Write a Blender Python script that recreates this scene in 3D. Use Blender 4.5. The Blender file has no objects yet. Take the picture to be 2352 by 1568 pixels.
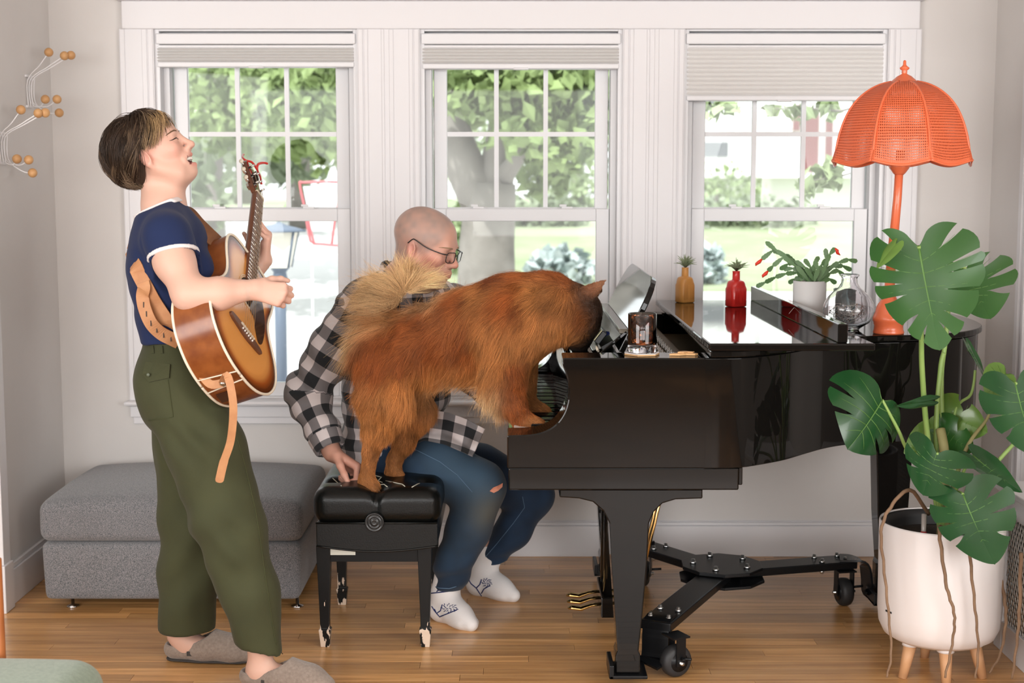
import bpy, math, random
import numpy as np
from mathutils import Vector, Matrix, Euler

R = random.Random(7)
RN = np.random.default_rng(7)
COL = bpy.context.scene.collection
SC = bpy.context.scene

# ------------------------------------------------------------------ camera
FPX = 3267.0                      # focal length in pixels of a 2352 px wide frame (50 mm on full frame)
TILT = math.atan(364 / FPX)       # looking slightly down
CAMH = 1.5
cam = bpy.data.cameras.new('camera')
cam.sensor_width = 36.0
cam.lens = FPX / 2352 * 36.0
cam.clip_start = 0.05
cam.dof.use_dof = True
cam.dof.focus_distance = 4.4
cam.dof.aperture_fstop = 3.5
cam_ob = bpy.data.objects.new('camera', cam)
cam_ob.location = (0, 0, CAMH)
cam_ob.rotation_euler = (math.pi / 2 - TILT, 0, 0)
COL.objects.link(cam_ob)
SC.camera = cam_ob

# ------------------------------------------------------------------ world, sun, fill lights, exposure
SC.view_settings.view_transform = 'Standard'
SC.view_settings.look = 'None'
SC.view_settings.exposure = 0.3
SC.view_settings.gamma = 1.0
SC.view_settings.use_curve_mapping = False
try:
    SC.cycles.use_denoising = True
    SC.cycles.max_bounces = 10
    SC.cycles.transparent_max_bounces = 24
    SC.cycles.caustics_reflective = False
    SC.cycles.caustics_refractive = False
    SC.cycles.sample_clamp_indirect = 6.0
except Exception:
    pass
W = bpy.data.worlds.new('world')
SC.world = W
W.use_nodes = True
bg = W.node_tree.nodes['Background']
bg.inputs['Color'].default_value = (0.93, 0.97, 1.0, 1)
bg.inputs['Strength'].default_value = 1.9

def sun_light(name, energy, rot, angle):
    l = bpy.data.lights.new(name, 'SUN'); l.energy = energy; l.angle = angle
    o = bpy.data.objects.new(name, l); o.rotation_euler = rot; COL.objects.link(o); return o
sun_light('sun', 4.0, (math.radians(38), 0, math.radians(-25)), 0.02)

def fill_light(name, loc, aim, sx, sz, energy, color):
    l = bpy.data.lights.new(name, 'AREA'); l.shape = 'RECTANGLE'; l.size = sx; l.size_y = sz
    l.energy = energy; l.color = color
    o = bpy.data.objects.new(name, l); o.location = loc
    o.rotation_euler = (Vector(aim) - Vector(loc)).to_track_quat('-Z', 'Y').to_euler()
    COL.objects.link(o); return o
# unseen area lights added to fill the room from both sides and rear
fill_light('window_daylight_left', (-3.44, 1.3, 1.5), (0.2, 4.6, 1.1), 4.2, 1.7, 185, (1.0, 0.985, 0.97))
fill_light('window_daylight_right', (3.44, 1.3, 1.5), (-0.2, 4.6, 1.1), 4.2, 1.7, 170, (1.0, 0.985, 0.97))
fill_light('window_daylight_rear', (0, -3.42, 1.7), (0, 4.5, 1.3), 5.4, 1.5, 160, (1.0, 0.985, 0.97))

# ------------------------------------------------------------------ helpers
_c, _s = math.cos(TILT), math.sin(TILT)
def at(px, py, Y):
    u = (px - 1176) / FPX; v = (784 - py) / FPX
    t = Y / (_c + _s * v)
    return Vector((u * t, Y, CAMH + (-_s + _c * v) * t))
def onz(px, py, z):
    u = (px - 1176) / FPX; v = (784 - py) / FPX
    t = (z - CAMH) / (-_s + _c * v)
    return Vector((u * t, (_c + _s * v) * t, z))
def V(*a): return Vector(a)
def ss(a, b, x):
    t = np.clip((x - a) / (b - a), 0, 1); return t * t * (3 - 2 * t)

# ---- value noise on numpy arrays
_tab = RN.random((32, 32, 32)).astype(np.float32)
def vnoise(P, f=1.0):
    Q = np.asarray(P, dtype=np.float64) * f + 100.37
    I = np.floor(Q).astype(np.int64); F = Q - I; F = F * F * (3 - 2 * F); I &= 31; J = (I + 1) & 31
    x0, y0, z0 = I.T; x1, y1, z1 = J.T; fx, fy, fz = F.T
    g = lambda a, b, c: _tab[a, b, c]
    a = g(x0, y0, z0) * (1 - fx) + g(x1, y0, z0) * fx; b = g(x0, y1, z0) * (1 - fx) + g(x1, y1, z0) * fx
    c = g(x0, y0, z1) * (1 - fx) + g(x1, y0, z1) * fx; d = g(x0, y1, z1) * (1 - fx) + g(x1, y1, z1) * fx
    return ((a * (1 - fy) + b * fy) * (1 - fz) + (c * (1 - fy) + d * fy) * fz) * 2 - 1

# ---- materials
MATS = {}
class NT:
    def __init__(s, m): s.t = m.node_tree; s.n = s.t.nodes; s.l = s.t.links
    def add(s, typ, **kw):
        n = s.n.new(typ)
        for k, v in kw.items():
            if k.startswith('i_'):
                key = k[2:]; key = int(key) if key.isdigit() else key.replace('_', ' ')
                n.inputs[key].default_value = v
            else: setattr(n, k, v)
        return n
    def ln(s, a, b): s.l.new(a, b)
def mat(name, col=(.8, .8, .8), rough=.5, metal=0., spec=.5, coat=0., trans=0., ior=1.45, sheen=0., sss=0., emit=None, alpha=1.,
        var=None, bump=None, attr=None):
    """var = (scale, (r,g,b) second colour, contrast low, high); bump = (scale, strength); attr = colour attribute name"""
    m = bpy.data.materials.new(name); m.use_nodes = True; MATS[name] = m
    b = m.node_tree.nodes['Principled BSDF']
    b.inputs['Base Color'].default_value = (*col, 1); b.inputs['Roughness'].default_value = rough
    b.inputs['Metallic'].default_value = metal; b.inputs['Specular IOR Level'].default_value = spec
    b.inputs['Coat Weight'].default_value = coat; b.inputs['Coat Roughness'].default_value = .04
    b.inputs['Transmission Weight'].default_value = trans; b.inputs['IOR'].default_value = ior
    b.inputs['Sheen Weight'].default_value = sheen; b.inputs['Alpha'].default_value = alpha
    if sss: b.inputs['Subsurface Weight'].default_value = sss; b.inputs['Subsurface Radius'].default_value = (.012, .005, .003); b.inputs['Subsurface Scale'].default_value = 1.0
    if emit: b.inputs['Emission Color'].default_value = (*emit[0], 1); b.inputs['Emission Strength'].default_value = emit[1]
    t = NT(m); src = None
    if attr:
        a = t.add('ShaderNodeAttribute', attribute_name=attr); src = a.outputs['Color']
    if var or bump: tc = t.add('ShaderNodeTexCoord')
    if var:
        n = t.add('ShaderNodeTexNoise', i_Scale=var[0], i_Detail=5.0); t.ln(tc.outputs['Object'], n.inputs['Vector'])
        r = t.add('ShaderNodeMapRange', i_From_Min=var[2], i_From_Max=var[3]); t.ln(n.outputs['Fac'], r.inputs['Value'])
        mx = t.add('ShaderNodeMix', data_type='RGBA'); t.ln(r.outputs[0], mx.inputs[0])
        if src: t.ln(src, mx.inputs[6])
        else: mx.inputs[6].default_value = (*col, 1)
        mx.inputs[7].default_value = (*var[1], 1); src = mx.outputs[2]
    if src: t.ln(src, b.inputs['Base Color'])
    if bump:
        n = t.add('ShaderNodeTexNoise', i_Scale=bump[0], i_Detail=6.0); t.ln(tc.outputs['Object'], n.inputs['Vector'])
        bp = t.add('ShaderNodeBump', i_Strength=bump[1], i_Distance=.004); t.ln(n.outputs['Fac'], bp.inputs['Height']); t.ln(bp.outputs[0], b.inputs['Normal'])
    return m
def node(m): return NT(m), m.node_tree.nodes['Principled BSDF']

# ---- objects
def tag(o, label=None, cat=None, group=None, kind=None):
    if label: o['label'] = label
    if cat: o['category'] = cat
    if group: o['group'] = group
    if kind: o['kind'] = kind
    return o
def empty(name, loc, label=None, cat=None, group=None, kind=None):
    o = bpy.data.objects.new(name, None); o.location = loc; o.empty_display_size = .05
    COL.objects.link(o); return tag(o, label, cat, group, kind)
def link(name, me, m, parent=None):
    o = bpy.data.objects.new(name, me); COL.objects.link(o)
    if m is not None:
        for x in (m if isinstance(m, (list, tuple)) else [m]): me.materials.append(x)
    if parent is not None:
        o.parent = parent
        bpy.context.view_layer.update() if False else None
        o.matrix_parent_inverse = world_of(parent).inverted()
    return o
def world_of(o):
    m = Matrix.LocRotScale(o.location, o.rotation_euler, o.scale)
    if o.parent is not None: m = world_of(o.parent) @ o.matrix_parent_inverse @ m
    return m
def mesh_np(name, v, quads=None, tris=None, smooth=True):
    me = bpy.data.meshes.new(name); v = np.asarray(v, dtype=np.float32)
    idx = []; starts = []; n = 0
    if quads is not None and len(quads):
        q = np.asarray(quads, dtype=np.int32); idx.append(q.ravel()); starts.append(np.arange(len(q)) * 4); n = len(q) * 4
    if tris is not None and len(tris):
        q = np.asarray(tris, dtype=np.int32); idx.append(q.ravel()); starts.append(np.arange(len(q)) * 3 + n)
    idx = np.concatenate(idx); starts = np.concatenate(starts).astype(np.int32)
    me.vertices.add(len(v)); me.vertices.foreach_set('co', v.ravel())
    me.loops.add(len(idx)); me.loops.foreach_set('vertex_index', idx)
    me.polygons.add(len(starts)); me.polygons.foreach_set('loop_start', starts)
    me.update(calc_edges=True)
    me.polygons.foreach_set('use_smooth', np.full(len(starts), smooth))
    return me
def point_color(me, name, cols):
    a = me.attributes.new(name, 'FLOAT_COLOR', 'POINT'); c = np.ones((len(cols), 4), np.float32); c[:, :cols.shape[1]] = cols
    a.data.foreach_set('color', c.ravel())

class MB:
    """collects shapes, builds one mesh object"""
    def __init__(s): s.v = []; s.f = []; s.sm = []
    def raw(s, v, f, smooth=False):
        o = len(s.v); s.v += [tuple(p) for p in v]; s.f += [tuple(i + o for i in q) for q in f]; s.sm += [smooth] * len(f); return s
    def box(s, lo, hi, M=None, bev=0.0):
        (x0, y0, z0), (x1, y1, z1) = lo, hi
        if bev > 0:
            b = min(bev, (x1 - x0) * .45, (y1 - y0) * .45, (z1 - z0) * .45); v = []; idx = {}
            for ix, X in enumerate((x0, x1)):
                for iy, Y in enumerate((y0, y1)):
                    for iz, Z in enumerate((z0, z1)):
                        sx, sy, sz = (1 - 2 * ix) * b, (1 - 2 * iy) * b, (1 - 2 * iz) * b
                        idx[ix, iy, iz] = len(v); v += [(X, Y + sy, Z + sz), (X + sx, Y, Z + sz), (X + sx, Y + sy, Z)]
            f = []
            g = lambda a, b_, c, k: idx[a, b_, c] + k
            for i in (0, 1):
                q = [g(i, 0, 0, 0), g(i, 0, 1, 0), g(i, 1, 1, 0), g(i, 1, 0, 0)]; f.append(q if i == 0 else q[::-1])
                q = [g(0, i, 0, 1), g(1, i, 0, 1), g(1, i, 1, 1), g(0, i, 1, 1)]; f.append(q if i == 0 else q[::-1])
                q = [g(0, 0, i, 2), g(0, 1, i, 2), g(1, 1, i, 2), g(1, 0, i, 2)]; f.append(q if i == 0 else q[::-1])
            for i in (0, 1):
                for j in (0, 1):
                    p = (i + j) % 2
                    q = [g(i, j, 0, 0), g(i, j, 0, 1), g(i, j, 1, 1), g(i, j, 1, 0)]; f.append(q if p else q[::-1])
                    q = [g(i, 0, j, 0), g(i, 1, j, 0), g(i, 1, j, 2), g(i, 0, j, 2)]; f.append(q if p else q[::-1])
                    q = [g(0, i, j, 1), g(0, i, j, 2), g(1, i, j, 2), g(1, i, j, 1)]; f.append(q if p else q[::-1])
                    for k in (0, 1):
                        t = [g(i, j, k, 0), g(i, j, k, 1), g(i, j, k, 2)]; f.append(t if (i + j + k) % 2 == 0 else t[::-1])
        else:
            v = [(x0, y0, z0), (x1, y0, z0), (x1, y1, z0), (x0, y1, z0), (x0, y0, z1), (x1, y0, z1), (x1, y1, z1), (x0, y1, z1)]
            f = [(0, 3, 2, 1), (4, 5, 6, 7), (0, 1, 5, 4), (1, 2, 6, 5), (2, 3, 7, 6), (3, 0, 4, 7)]
        if M is not None: v = [M @ Vector(p) for p in v]
        return s.raw(v, f)
    def lathe(s, prof, c=(0, 0, 0), seg=32, M=None, cap=True, sq=None):
        """prof = [(r, z)...] bottom to top"""
        v = []; f = []
        for (r, z) in prof:
            for k in range(seg):
                a = 2 * math.pi * k / seg; m = 1.0
                if sq: m = sq(a, r, z)
                v.append(Vector((c[0] + r * m * math.cos(a), c[1] + r * m * math.sin(a), c[2] + z)))
        for i in range(len(prof) - 1):
            for k in range(seg):
                k2 = (k + 1) % seg
                f.append((i * seg + k, i * seg + k2, (i + 1) * seg + k2, (i + 1) * seg + k))
        if cap:
            if prof[0][0] > 1e-6: f.append(tuple(range(seg - 1, -1, -1)))
            if prof[-1][0] > 1e-6: f.append(tuple(range((len(prof) - 1) * seg, len(prof) * seg)))
        if M is not None: v = [M @ p for p in v]
        return s.raw(v, f, True)
    def tube(s, pts, rad, seg=10, flat=None, cap=True):
        """pts list of vectors, rad number or list; flat = (axis vector, ratio): squash the section along that axis"""
        pts = [Vector(p) for p in pts]; n = len(pts)
        if not hasattr(rad, '__len__'): rad = [rad] * n
        v = []; f = []; up = None
        for i in range(n):
            t = (pts[min(i + 1, n - 1)] - pts[max(i - 1, 0)]).normalized()
            if up is None: up = t.orthogonal().normalized()
            up = (up - t * up.dot(t))
            up = up.normalized() if up.length > 1e-6 else t.orthogonal().normalized()
            w = t.cross(up)
            for k in range(seg):
                a = 2 * math.pi * k / seg
                o = (up * math.cos(a) + w * math.sin(a)) * rad[i]
                if flat is not None:
                    ax, ra = flat; o = o - ax * o.dot(ax) * (1 - ra)
                v.append(pts[i] + o)
        for i in range(n - 1):
            for k in range(seg):
                k2 = (k + 1) % seg; f.append((i * seg + k, i * seg + k2, (i + 1) * seg + k2, (i + 1) * seg + k))
        if cap: f.append(tuple(range(seg - 1, -1, -1))); f.append(tuple(range((n - 1) * seg, n * seg)))
        return s.raw(v, f, True)
    def ribbon(s, pts, width, thick, nrm, smooth=True):
        """flat strap along pts; nrm = list or single face normal"""
        pts = [Vector(p) for p in pts]; n = len(pts); v = []; f = []
        for i in range(n):
            t = (pts[min(i + 1, n - 1)] - pts[max(i - 1, 0)]).normalized()
            N = Vector(nrm[i] if isinstance(nrm, list) else nrm); N = (N - t * N.dot(t)).normalized(); w = t.cross(N)
            wd = width[i] if hasattr(width, '__len__') else width
            v += [pts[i] + w * wd / 2 + N * thick / 2, pts[i] - w * wd / 2 + N * thick / 2, pts[i] - w * wd / 2 - N * thick / 2, pts[i] + w * wd / 2 - N * thick / 2]
        for i in range(n - 1):
            for k in range(4): f.append((i * 4 + k, i * 4 + (k + 1) % 4, i * 4 + 4 + (k + 1) % 4, i * 4 + 4 + k))
        f.append((3, 2, 1, 0)); f.append(tuple(range((n - 1) * 4, n * 4)))
        return s.raw(v, f, False)
    def prism(s, poly, h0, h1, M=None, smooth=False):
        """polygon in xy extruded from z=h0 to h1 (poly counter-clockwise)"""
        n = len(poly)
        v = [Vector((p[0], p[1], h0)) for p in poly] + [Vector((p[0], p[1], h1)) for p in poly]
        f = [tuple(range(n - 1, -1, -1)), tuple(range(n, 2 * n))]
        if M is not None: v = [M @ p for p in v]
        o = len(s.v); s.v += [tuple(p) for p in v]
        s.f += [tuple(i + o for i in q) for q in f]; s.sm += [False, False]
        for k in range(n):
            k2 = (k + 1) % n; s.f.append((o + k, o + k2, o + n + k2, o + n + k)); s.sm.append(smooth)
        return s
    def sphere(s, c, r, seg=12, M=None):
        pr = [(math.sin(math.pi * i / (seg // 2 + 2)), -math.cos(math.pi * i / (seg // 2 + 2))) for i in range(seg // 2 + 3)]
        rr = r if hasattr(r, '__len__') else (r, r, r)
        A = Matrix.Translation(c) @ Matrix.Diagonal((*rr, 1))
        return s.lathe([(max(a, 1e-5), b) for a, b in pr], seg=seg, M=A if M is None else M @ A, cap=False)
    def mesh(s, name='m'):
        me = bpy.data.meshes.new(name); me.from_pydata(s.v, [], s.f); me.polygons.foreach_set('use_smooth', s.sm); me.update(); return me
    def build(s, name, m, parent=None, bevel=0.0, seg=2):
        o = link(name, s.mesh(name), m, parent)
        if bevel:
            b = o.modifiers.new('bevel', 'BEVEL'); b.width = bevel; b.segments = seg; b.limit_method = 'ANGLE'; b.angle_limit = math.radians(40)
            b.harden_normals = False
        return o
def spline(pts, n=8, closed=False):
    P = [Vector(p) for p in pts]; out = []; m = len(P)
    for i in range(m if closed else m - 1):
        if closed: p0, p1, p2, p3 = P[i - 1], P[i], P[(i + 1) % m], P[(i + 2) % m]
        else: p0, p1, p2, p3 = P[max(i - 1, 0)], P[i], P[i + 1], P[min(i + 2, m - 1)]
        for k in range(n):
            t = k / n
            out.append(.5 * ((2 * p1) + (p2 - p0) * t + (2 * p0 - 5 * p1 + 4 * p2 - p3) * t * t + (3 * p1 - p0 - 3 * p2 + p3) * t ** 3))
    if not closed: out.append(P[-1])
    return out

# ---- signed distance modelling
class SDF:
    def __init__(s): s.ops = []
    def _add(s, fn, lo, hi, k, op): s.ops.append((fn, np.array(lo, float), np.array(hi, float), k, op)); return s
    def cone(s, a, b, ra, rb=None, k=.02, flat=None, op='u'):
        rb = ra if rb is None else rb; a = np.array(a, float); b = np.array(b, float); ba = b - a; L = max(ba @ ba, 1e-12)
        def fn(X, Y, Z):
            x, y, z = X - a[0], Y - a[1], Z - a[2]
            h = np.clip((x * ba[0] + y * ba[1] + z * ba[2]) / L, 0, 1)
            x = x - h * ba[0]; y = y - h * ba[1]; z = z - h * ba[2]
            if flat is not None:
                n, ra_ = flat; q = (x * n[0] + y * n[1] + z * n[2]) * (1 / ra_ - 1)
                x = x + n[0] * q; y = y + n[1] * q; z = z + n[2] * q
            return np.sqrt(x * x + y * y + z * z) - (ra + (rb - ra) * h)
        m = max(ra, rb) + k + .03
        return s._add(fn, np.minimum(a, b) - m, np.maximum(a, b) + m, k, op)
    def tube(s, pts, rad, k=.02, flat=None):
        for i in range(len(pts) - 1): s.cone(pts[i], pts[i + 1], rad[i], rad[i + 1], k, flat)
        return s
    def ell(s, c, r, M=None, k=.02, op='u'):
        c = np.array(c, float); r = np.array(r, float); A = np.eye(3) if M is None else np.array(M.to_3x3())
        def fn(X, Y, Z):
            x, y, z = X - c[0], Y - c[1], Z - c[2]
            u = (x * A[0, 0] + y * A[1, 0] + z * A[2, 0]) / r[0]; v = (x * A[0, 1] + y * A[1, 1] + z * A[2, 1]) / r[1]
            w = (x * A[0, 2] + y * A[1, 2] + z * A[2, 2]) / r[2]
            k0 = np.sqrt(u * u + v * v + w * w); k1 = np.sqrt((u / r[0]) ** 2 + (v / r[1]) ** 2 + (w / r[2]) ** 2)
            return k0 * (k0 - 1) / np.maximum(k1, 1e-9)
        m = r.max() + k + .03
        return s._add(fn, c - m, c + m, k, op)
    def half(s, p, n, k=.0):
        """cut away the side the normal points to"""
        n = Vector(n).normalized(); d = n.dot(Vector(p))
        return s._add(lambda X, Y, Z: X * n[0] + Y * n[1] + Z * n[2] - d, (-1e9,) * 3, (1e9,) * 3, k, 'i')
    @staticmethod
    def comb(A, d, k, op):
        if op == 'u':
            if k <= 0: return np.minimum(A, d)
            h = np.maximum(k - np.abs(A - d), 0) / k; return np.minimum(A, d) - h * h * k * .25
        if op == 's': d = -d
        if k <= 0: return np.maximum(A, d)
        h = np.maximum(k - np.abs(A - d), 0) / k; return np.maximum(A, d) + h * h * k * .25
    def grid(s, lo, hi, h):
        lo = np.array(lo, float); hi = np.array(hi, float); n = np.ceil((hi - lo) / h).astype(int) + 1
        ax = [lo[i] + np.arange(n[i]) * h for i in range(3)]
        D = np.full(n, .5, np.float32)
        for fn, a, b, k, op in s.ops:
            i0 = np.clip(np.floor((a - lo) / h), 0, n).astype(int); i1 = np.clip(np.ceil((b - lo) / h) + 1, 0, n).astype(int)
            if (i1 <= i0).any(): continue
            sl = tuple(slice(p, q) for p, q in zip(i0, i1))
            d = fn(ax[0][sl[0]][:, None, None], ax[1][sl[1]][None, :, None], ax[2][sl[2]][None, None, :])
            D[sl] = s.comb(D[sl], d, k, op)
        return D
    def pts(s, P):
        P = np.asarray(P, float); D = np.full(len(P), .5)
        for fn, a, b, k, op in s.ops:
            m = np.all((P >= a) & (P <= b), axis=1)
            if m.any(): q = P[m]; D[m] = s.comb(D[m], fn(q[:, 0], q[:, 1], q[:, 2]), k, op)
        return D
    def net(s, lo, hi, h):
        return surface_net(s.grid(lo, hi, h), np.array(lo, float), h)
def surface_net(D, lo, h):
    n = np.array(D.shape); ins = D < 0
    cs = [(a, b, c) for a in (0, 1) for b in (0, 1) for c in (0, 1)]
    sub = lambda A, c: A[c[0]:n[0] - 1 + c[0], c[1]:n[1] - 1 + c[1], c[2]:n[2] - 1 + c[2]]
    cnt = sum(sub(ins, c).astype(np.int8) for c in cs)
    I = np.argwhere((cnt > 0) & (cnt < 8)); vid = np.full(n - 1, -1, np.int32); vid[tuple(I.T)] = np.arange(len(I))
    val = {c: D[I[:, 0] + c[0], I[:, 1] + c[1], I[:, 2] + c[2]] for c in cs}
    acc = np.zeros((len(I), 3)); num = np.zeros(len(I))
    for a in cs:
        for ax in range(3):
            if a[ax]: continue
            b = list(a); b[ax] = 1; b = tuple(b); va, vb = val[a], val[b]; m = (va < 0) != (vb < 0)
            t = np.where(m, va / np.where(m, va - vb, 1), 0); p = np.array(a, float)[None, :].repeat(len(I), 0); p[:, ax] = t
            acc += p * m[:, None]; num += m
    verts = lo + (I + acc / num[:, None]) * h
    quads = []
    for ax in range(3):
        a1, a2 = (ax + 1) % 3, (ax + 2) % 3
        s0 = [slice(None)] * 3; s1 = [slice(None)] * 3; s0[ax] = slice(0, -1); s1[ax] = slice(1, None)
        A = ins[tuple(s0)]; B = ins[tuple(s1)]; E = np.argwhere(A != B)
        E = E[(E[:, a1] > 0) & (E[:, a2] > 0) & (E[:, a1] < n[a1] - 1) & (E[:, a2] < n[a2] - 1)]
        if not len(E): continue
        d1 = np.zeros(3, int); d1[a1] = 1; d2 = np.zeros(3, int); d2[a2] = 1
        q = np.stack([vid[tuple((E - d1 - d2).T)], vid[tuple((E - d2).T)], vid[tuple(E.T)], vid[tuple((E - d1).T)]], 1)
        fl = ~A[tuple(E.T)]; q[fl] = q[fl][:, ::-1]; quads.append(q)
    return verts, np.concatenate(quads)
def snap(S, pts, off=0.0):
    """move points onto the surface of the field"""
    P = np.array([tuple(p) for p in pts], float); e = .0015
    for _ in range(6):
        d = S.pts(P); g = np.stack([S.pts(P + np.eye(3)[i] * e) - S.pts(P - np.eye(3)[i] * e) for i in range(3)], 1) / (2 * e)
        g /= np.maximum(np.linalg.norm(g, axis=1), 1e-6)[:, None]; P = P - g * np.clip(d - off, -.02, .02)[:, None]
    return [Vector(p) for p in P]
def merge(*parts):
    vs = []; qs = []; o = 0
    for v, q in parts: vs.append(v); qs.append(q + o); o += len(v)
    return np.concatenate(vs), np.concatenate(qs)
def vnormals(v, q):
    n = np.zeros_like(v); a = v[q[:, 2]] - v[q[:, 0]]; b = v[q[:, 3]] - v[q[:, 1]]; c = np.cross(a, b)
    for k in range(4): np.add.at(n, q[:, k], c)
    return n / np.maximum(np.linalg.norm(n, axis=1), 1e-12)[:, None]
def relax(v, q, it=2, lam=.5):
    for _ in range(it):
        s = np.zeros_like(v); c = np.zeros(len(v))
        for k in range(4):
            np.add.at(s, q[:, k], v[q[:, (k + 1) % 4]]); np.add.at(s, q[:, k], v[q[:, (k + 3) % 4]]); np.add.at(c, q[:, k], 2)
        v = v + lam * (s / np.maximum(c, 1)[:, None] - v)
    return v
def idw(P, anchors, vals, p=4):
    """smooth blend of values given at anchor points"""
    A = np.array([tuple(a) for a in anchors]); Vv = np.array([np.atleast_1d(np.array(x, float)) for x in vals])
    out = np.zeros((len(P), Vv.shape[1])); ws = np.zeros(len(P))
    for a, v in zip(A, Vv):
        w = 1 / (np.sum((P - a) ** 2, axis=1) + 4e-4) ** (p / 2); out += w[:, None] * v; ws += w
    return out / ws[:, None]
def hair(name, strands, radii, m, parent=None, cols=None):
    """strands (N, K, 3); radii (N,) root radius, tapering to the tip"""
    N, K, _ = strands.shape
    cu = bpy.data.hair_curves.new(name); cu.add_curves([K] * N)
    cu.points.foreach_set('position', strands.astype(np.float32).ravel())
    tp = np.linspace(1, .25, K)[None, :] * radii[:, None]
    cu.points.foreach_set('radius', tp.astype(np.float32).ravel())
    if cols is not None:
        a = cu.attributes.new('tint', 'FLOAT_COLOR', 'CURVE'); c = np.ones((N, 4), np.float32); c[:, :3] = cols
        a.data.foreach_set('color', c.ravel())
    return link(name, cu, m, parent)
# ================================================================== the room
YW = 5.63      # face of the window wall
XL, XR = -1.80, 1.885
M_wall = mat('wall_paint', (.68, .655, .635), .75, var=(3, (.64, .615, .595), .35, .75), bump=(160, .06))
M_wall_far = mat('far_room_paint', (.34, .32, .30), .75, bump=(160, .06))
M_trim = mat('trim_paint', (.715, .705, .72), .38, bump=(90, .03))
M_vinyl = mat('window_vinyl', (.71, .71, .725), .32)
M_ceil = mat('ceiling_paint', (.82, .81, .79), .8, bump=(60, .05))
M_blind = mat('blind_fabric', (.70, .69, .675), .8, bump=(300, .1))
M_blindrail = mat('blind_rail', (.72, .72, .735), .35)

WIN = []   # (x0, x1) of each opening on the wall face
for a, b in ((366, 826), (967, 1427), (1567, 2027)):
    WIN.append((at(a, 480, YW).x, at(b, 480, YW).x))
ZT = at(1176, 72, YW).z; ZS = at(1176, 926, YW).z

def struct(name, mb, m, **kw):
    o = mb.build(name, m, **kw); o['kind'] = 'structure'; return o

# window wall with its three openings
w = MB()
xs = [-3.6, XL - .0] ; edges = [XL - .12] + [v for p in WIN for v in p] + [XR + .12]
for i in range(0, len(edges), 2): w.box((edges[i], YW, ZS - .02), (edges[i + 1], YW + .16, ZT + .02))
w.box((XL - .12, YW, -.02), (XR + .12, YW + .16, ZS - .02)); w.box((XL - .12, YW, ZT + .02), (XR + .12, YW + .16, 2.62))
struct('wall_back', w, M_wall)
# left wall of the alcove, ending in a cased opening; the room goes on behind it
struct('wall_left', MB().box((XL - .12, 4.93, 0), (XL, YW + .1, 2.62)), M_wall)
struct('wall_right', MB().box((XR, 4.72, 0), (XR + .12, YW + .1, 2.62)), M_wall)
struct('wall_left_far', MB().box((-3.62, -3.5, 0), (-3.5, 5.2, 2.62)), M_wall_far)
struct('wall_left_return', MB().box((-3.6, 5.05, 0), (XL - .12, 5.17, 2.62)), M_wall_far)
struct('wall_right_far', MB().box((3.5, -3.5, 0), (3.62, 5.2, 2.62)), M_wall_far)
struct('wall_right_return', MB().box((XR + .12, 5.05, 0), (3.6, 5.17, 2.62)), M_wall_far)
wb = MB(); wb.box((-3.6, -3.62, 0), (3.6, -3.5, .9)); wb.box((-3.6, -3.62, 2.5), (3.6, -3.5, 2.62))
for a, b in ((-3.6, -2.7), (-.7, .7), (2.7, 3.6)): wb.box((a, -3.62, .9), (b, -3.5, 2.5))
struct('wall_rear', wb, M_wall_far)
struct('ceiling', MB().box((-3.62, -3.62, 2.62), (3.62, 5.85, 2.72)), M_ceil)

# ---- floor: oak strips running along the window wall, each laid as its own board near the camera
M_plank = bpy.data.materials.new('oak_strip'); M_plank.use_nodes = True
t, b = node(M_plank)
oi = t.add('ShaderNodeObjectInfo'); tc = t.add('ShaderNodeTexCoord')
mp = t.add('ShaderNodeMapping'); mp.inputs['Scale'].default_value = (1.3, 26, 8); t.ln(tc.outputs['Object'], mp.inputs['Vector'])
ad = t.add('ShaderNodeVectorMath', operation='ADD'); sc = t.add('ShaderNodeVectorMath', operation='SCALE'); sc.inputs['Scale'].default_value = 37.0
cb = t.add('ShaderNodeCombineXYZ'); t.ln(oi.outputs['Random'], cb.inputs[0]); t.ln(oi.outputs['Random'], cb.inputs[1])
t.ln(cb.outputs[0], sc.inputs[0]); t.ln(mp.outputs[0], ad.inputs[0]); t.ln(sc.outputs[0], ad.inputs[1])
nz = t.add('ShaderNodeTexNoise', i_Scale=1.6, i_Detail=8.0, i_Roughness=.62); t.ln(ad.outputs[0], nz.inputs['Vector'])
rp = t.add('ShaderNodeValToRGB'); e = rp.color_ramp.elements
e[0].position = .28; e[0].color = (.40, .185, .058, 1); e[1].position = .72; e[1].color = (.80, .47, .20, 1)
x = e.new(.5); x.color = (.62, .325, .12, 1); t.ln(nz.outputs['Fac'], rp.inputs[0])
hs = t.add('ShaderNodeHueSaturation'); mr = t.add('ShaderNodeMapRange', i_To_Min=.72, i_To_Max=1.22); t.ln(oi.outputs['Random'], mr.inputs[0])
t.ln(mr.outputs[0], hs.inputs['Value']); t.ln(rp.outputs[0], hs.inputs['Color']); t.ln(hs.outputs[0], b.inputs['Base Color'])
b.inputs['Roughness'].default_value = .30; b.inputs['Coat Weight'].default_value = .25; b.inputs['Coat Roughness'].default_value = .16
bp = t.add('ShaderNodeBump', i_Strength=.12, i_Distance=.002); t.ln(nz.outputs['Fac'], bp.inputs['Height']); t.ln(bp.outputs[0], b.inputs['Normal'])
M_gap = mat('floor_gap', (.07, .032, .012), .7)
PW = .0572
fl_ob = MB().box((-3.6, -3.6, -.06), (3.6, 5.85, -.012)).build('floor', M_gap); fl_ob['kind'] = 'structure'
cache = {}
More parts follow.
